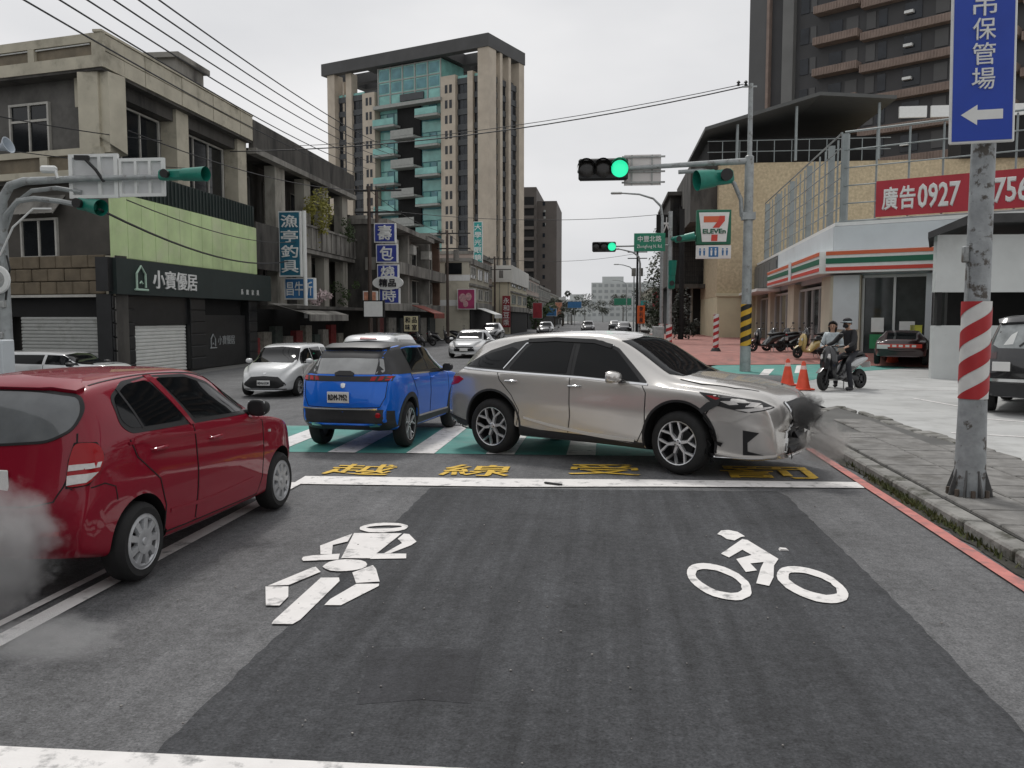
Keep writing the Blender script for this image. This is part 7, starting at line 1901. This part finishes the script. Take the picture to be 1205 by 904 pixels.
def person(label, loc, rz, J, jacket, trousers, hair='long', mask=False, cap=False):
    """J: joint positions; local x is the facing direction"""
    r_ = thing('person', label, 'person', loc, rz)
    pel, wst, chs, nk = (Vector(J[k]) for k in ('pelvis', 'waist', 'chest', 'neck'))
    hd = Vector(J['head'])
    V = [(pel, .11), (wst, .105), (chs, .125), (nk, .055), (hd + Vector((0, 0, -.07)), .062), (hd, .095), (hd + Vector((-.01, 0, .075)), .078)]
    E = [(0, 1), (1, 2), (2, 3), (3, 4), (4, 5), (5, 6)]
    for s in 'lr':
        sg = 1 if s == 'l' else -1
        k = len(V)
        V += [(chs + Vector((0, sg * .15, .10)), .062), (J['elb_' + s], .042), (J['wri_' + s], .027), (Vector(J['wri_' + s]) + Vector(J['hd_' + s]) * .07, (.032, .018))]
        E += [(2, k), (k, k + 1), (k + 1, k + 2), (k + 2, k + 3)]
        base = Vector(J['wri_' + s]); d = Vector(J['hd_' + s]).normalized(); side = d.cross(Vector((0, 0, 1))).normalized(); dn = Vector((0, 0, -1))
        for q in range(4):
            o_ = side * (.027 - .018 * q)
            f0 = base + d * .085 + o_; L = (.060, .070, .066, .05)[q]
            V += [(f0 + d * L * .5 + dn * .006, .0085), (f0 + d * L * .85 + dn * L * .45, .0075)]
            E += [(k + 3, len(V) - 2), (len(V) - 2, len(V) - 1)]
        V += [(base + d * .05 + side * .04, .0095), (base + d * .085 + side * .055 + dn * .015, .008)]
        E += [(k + 3, len(V) - 2), (len(V) - 2, len(V) - 1)]
        k = len(V)
        V += [(pel + Vector((0, sg * .09, -.06)), .085), (J['kne_' + s], .058), (J['ank_' + s], .04), (Vector(J['ank_' + s]) + Vector((.07, 0, -.05)), .036), (Vector(J['ank_' + s]) + Vector((.15, 0, -.055)), .03)]
        E += [(0, k), (k, k + 1), (k + 1, k + 2), (k + 2, k + 3), (k + 3, k + 4)]
    body = skin_mesh('body', V, E, M_skin, r_)
    V = [(pel + Vector((0, 0, -.09)), .175), (wst, .152), (chs, .172), (nk + Vector((.012, 0, -.03)), .10)]; E = [(0, 1), (1, 2), (2, 3)]
    for s in 'lr':
        sg = 1 if s == 'l' else -1; k = len(V)
        V += [(chs + Vector((0, sg * .16, .095)), .085), (J['elb_' + s], .062), (Vector(J['wri_' + s]).lerp(Vector(J['elb_' + s]), .08), .045)]
        E += [(2, k), (k, k + 1), (k + 1, k + 2)]
    skin_mesh('jacket', V, E, jacket, r_)
    V = [(pel + Vector((0, 0, .06)), .135)]; E = []
    for s in 'lr':
        sg = 1 if s == 'l' else -1; k = len(V)
        V += [(pel + Vector((0, sg * .09, -.07)), .10), (J['kne_' + s], .075), (Vector(J['ank_' + s]).lerp(Vector(J['kne_' + s]), -.10), .064)]
        E += [(0, k), (k, k + 1), (k + 1, k + 2)]
    skin_mesh('trousers', V, E, trousers, r_)
    for s in 'lr':
        a = Vector(J['ank_' + s])
        MB().box(a + Vector((.05, 0, -.045)), (.27, .105, .09), bev=.035).build('shoe', M_shoe, r_, smooth=True)
    # face: eyes, nose, mouth, ears
    f = MB()
    for sg in (-1, 1): f.lathe([(0, .008), (.010, .004), (.013, 0)], 10, M=Matrix.Translation(hd + Vector((.090, sg * .034, .012))) @ Matrix.Rotation(R(90), 4, 'Y'))
    f.build('eyes', M_hair, r_)
    MB().prism([(0, -.03), (.026, -.028), (0, .02)], .022, M=Matrix.Translation(hd + Vector((.085, -.011, 0)))).build('nose', M_skin, r_)
    for sg in (-1, 1): MB().lathe([(0, -.012), (.02, -.01), (.028, 0), (.02, .01), (0, .012)], 10, M=Matrix.Translation(hd + Vector((0, sg * .098, 0))) @ Matrix.Rotation(R(90), 4, 'X')).build('ear', M_skin, r_)
    if mask: loft(MB(), [(.05, -.045, .088, .05, 0), (.085, -.045, .068, .048, 0), (.112, -.04, .03, .034, 0)], M=Matrix.Translation(hd)).build('face_mask', M_jblk, r_, smooth=True)
    else: MB().box(hd + Vector((.086, 0, -.052)), (.012, .045, .010), bev=.004).build('mouth', mat('lip', (.3, .1, .09), var=0), r_)
    hm = bmesh.new(); bmesh.ops.create_uvsphere(hm, u_segments=18, v_segments=12, radius=1)
    for v in hm.verts:
        c_ = v.co.copy()
        fr = max(0, c_.x)
        v.co = hd + Vector((c_.x * .108 - .018, c_.y * (.122 if hair == 'long' else .108), max(c_.z, -.1 - (.9 if hair == 'long' and c_.x < .25 else .15) + fr * .6) * (.118 if c_.z > 0 else (.30 if hair == 'long' else .16)) + .028 + fr * .02))
    me = bpy.data.meshes.new('hair'); hm.to_mesh(me); hm.free(); me.materials.append(M_hair)
    me.polygons.foreach_set('use_smooth', [True] * len(me.polygons)); link('hair', me, r_)
    if cap:
        MB().lathe([(.118, 0), (.12, .05), (.10, .105), (.05, .135), (0, .14)], 18, M=Matrix.Translation(hd + Vector((-.012, 0, .03)))).box(hd + Vector((.13, 0, .042)), (.12, .15, .014), bev=.006).build('cap', M_jblk, r_, smooth=True)
        MB().lathe([(.121, .0), (.124, .02), (.121, .035)], 18, M=Matrix.Translation(hd + Vector((-.012, 0, .045)))).build('cap_band', M_jwht, r_, smooth=True)
    return r_
# rider sitting astride with one foot down
person('person in black jacket, dark cap and mask astride the black scooter', (6.12, 22.95, .03), R(218), dict(
    pelvis=(-.30, 0, 1.00), waist=(-.27, 0, 1.16), chest=(-.20, 0, 1.40), neck=(-.15, 0, 1.56), head=(-.10, 0, 1.70),
    elb_l=(.02, .30, 1.22), wri_l=(.30, .33, 1.13), hd_l=(.9, .1, -.1), elb_r=(.02, -.30, 1.22), wri_r=(.30, -.33, 1.13), hd_r=(.9, -.1, -.1),
    kne_l=(.16, .26, .72), ank_l=(.12, .33, .10), kne_r=(.16, -.22, .74), ank_r=(.22, -.16, .42)), M_jblk, M_trs, hair='short', mask=True, cap=True)
person('woman with long dark hair in a pale jacket standing beyond the black scooter', (6.03, 23.75, .03), R(250), dict(
    pelvis=(0, 0, .95), waist=(0, 0, 1.08), chest=(.0, 0, 1.32), neck=(.01, 0, 1.50), head=(.03, 0, 1.64),
    elb_l=(.08, .27, 1.10), wri_l=(.26, .16, 1.12), hd_l=(.7, -.5, 0), elb_r=(.06, -.27, 1.08), wri_r=(.24, -.14, 1.08), hd_r=(.7, .5, 0),
    kne_l=(.03, .10, .50), ank_l=(0, .11, .10), kne_r=(.03, -.10, .50), ank_r=(-.02, -.11, .10)), M_jwht, M_trs, hair='long')

# ================================================================ traffic cones
M_cone = mat('cone_orange', (0.75, 0.085, 0.035), rough=.5, var=.1, vs=6)
cone = thing('traffic_cone', 'orange traffic cone, nearer of the pair on the lot behind the silver bonnet', 'traffic cone', (5.08, 22.79, .03), .2, 'traffic cones')
MB().lathe([(.19, .04), (.165, .12), (.05, .70), (.03, .74), (0, .745)], 22).build('cone', M_cone, cone, smooth=True)
MB().box((0, 0, .02), (.46, .46, .04), bev=.015).build('base', M_cone, cone)
MB().lathe([(.082, .525), (.064, .63)], 22).lathe([(.0845, .525), (.0665, .63)], 22).build('band', mat('band_pale', (.78, .55, .50), var=.1), cone)
dup(cone, (4.97, 24.2, .03), .5, 'orange traffic cone, further of the pair behind the silver bonnet')
dup(cone, (11.2, 35.0, .06), .1, 'orange traffic cone standing alone before the store window', scale=(1.35, 1.35, 1.35))

# ================================================================ smoke puffs
def smoke(name, label, loc, size, dens, col, seed, thr=.36, absorb=(.3, .3, .3)):
    m = bpy.data.materials.new(name); m.use_nodes = True
    n, l = m.node_tree.nodes, m.node_tree.links
    n.remove(n['Principled BSDF'])
    pv = n.new('ShaderNodeVolumePrincipled')
    pv.inputs['Color'].default_value = (*col, 1); pv.inputs['Anisotropy'].default_value = 0.1
    tcn = n.new('ShaderNodeTexCoord')
    nzz = n.new('ShaderNodeTexNoise'); nzz.inputs['Scale'].default_value = 2.3; nzz.inputs['Detail'].default_value = 5; nzz.inputs['Roughness'].default_value = .66
    mpp = n.new('ShaderNodeMapping'); mpp.inputs['Location'].default_value = (seed, seed * .7, seed * 1.3)
    l.new(tcn.outputs['Object'], mpp.inputs['Vector']); l.new(mpp.outputs[0], nzz.inputs['Vector'])
    ln = n.new('ShaderNodeVectorMath'); ln.operation = 'LENGTH'; l.new(tcn.outputs['Object'], ln.inputs[0])
    fo = n.new('ShaderNodeMapRange'); fo.inputs['From Min'].default_value = .25; fo.inputs['From Max'].default_value = 1.0
    fo.inputs['To Min'].default_value = .28; fo.inputs['To Max'].default_value = -.30; l.new(ln.outputs['Value'], fo.inputs['Value'])
    ad = n.new('ShaderNodeMath'); ad.operation = 'ADD'; l.new(nzz.outputs['Fac'], ad.inputs[0]); l.new(fo.outputs[0], ad.inputs[1])
    mr = n.new('ShaderNodeMapRange'); mr.inputs['From Min'].default_value = thr; mr.inputs['From Max'].default_value = thr + .16
    mr.inputs['To Min'].default_value = 0; mr.inputs['To Max'].default_value = dens; l.new(ad.outputs[0], mr.inputs['Value'])
    l.new(mr.outputs[0], pv.inputs['Density']); l.new(pv.outputs[0], n['Material Output'].inputs['Volume'])
    b = bmesh.new(); bmesh.ops.create_icosphere(b, subdivisions=3, radius=1.0)
    me = bpy.data.meshes.new(name); b.to_mesh(me); b.free(); me.materials.append(m)
    o = link(name, me, None, None, loc); o.scale = size
    tag(o, label, 'smoke')
    return o
smoke('smoke_puff', 'dark grey smoke puff rising from the crushed nose of the silver crossover', (2.30, 10.10, .82), (.23, .23, .27), 13, (.20, .20, .20), 3.1)
smoke('smoke_puff', 'pale dusty smoke low in front of the crushed silver nose', (2.46, 9.92, .48), (.36, .30, .32), 4.5, (.62, .60, .58), 7.7)
smoke('smoke_puff', 'grey smoke puff behind the red hatchback at the left edge', (-3.75, 4.72, .50), (.52, .40, .50), 4.2, (.72, .72, .72), 1.3, thr=.34)
smoke('smoke_puff', 'thin pale smoke drifting over the double white line behind the red hatchback', (-3.05, 4.25, .14), (.50, .38, .14), 1.8, (.75, .75, .75), 5.2, thr=.38)
SC.cycles.volume_step_rate = 0.6
SC.cycles.volume_max_steps = 96
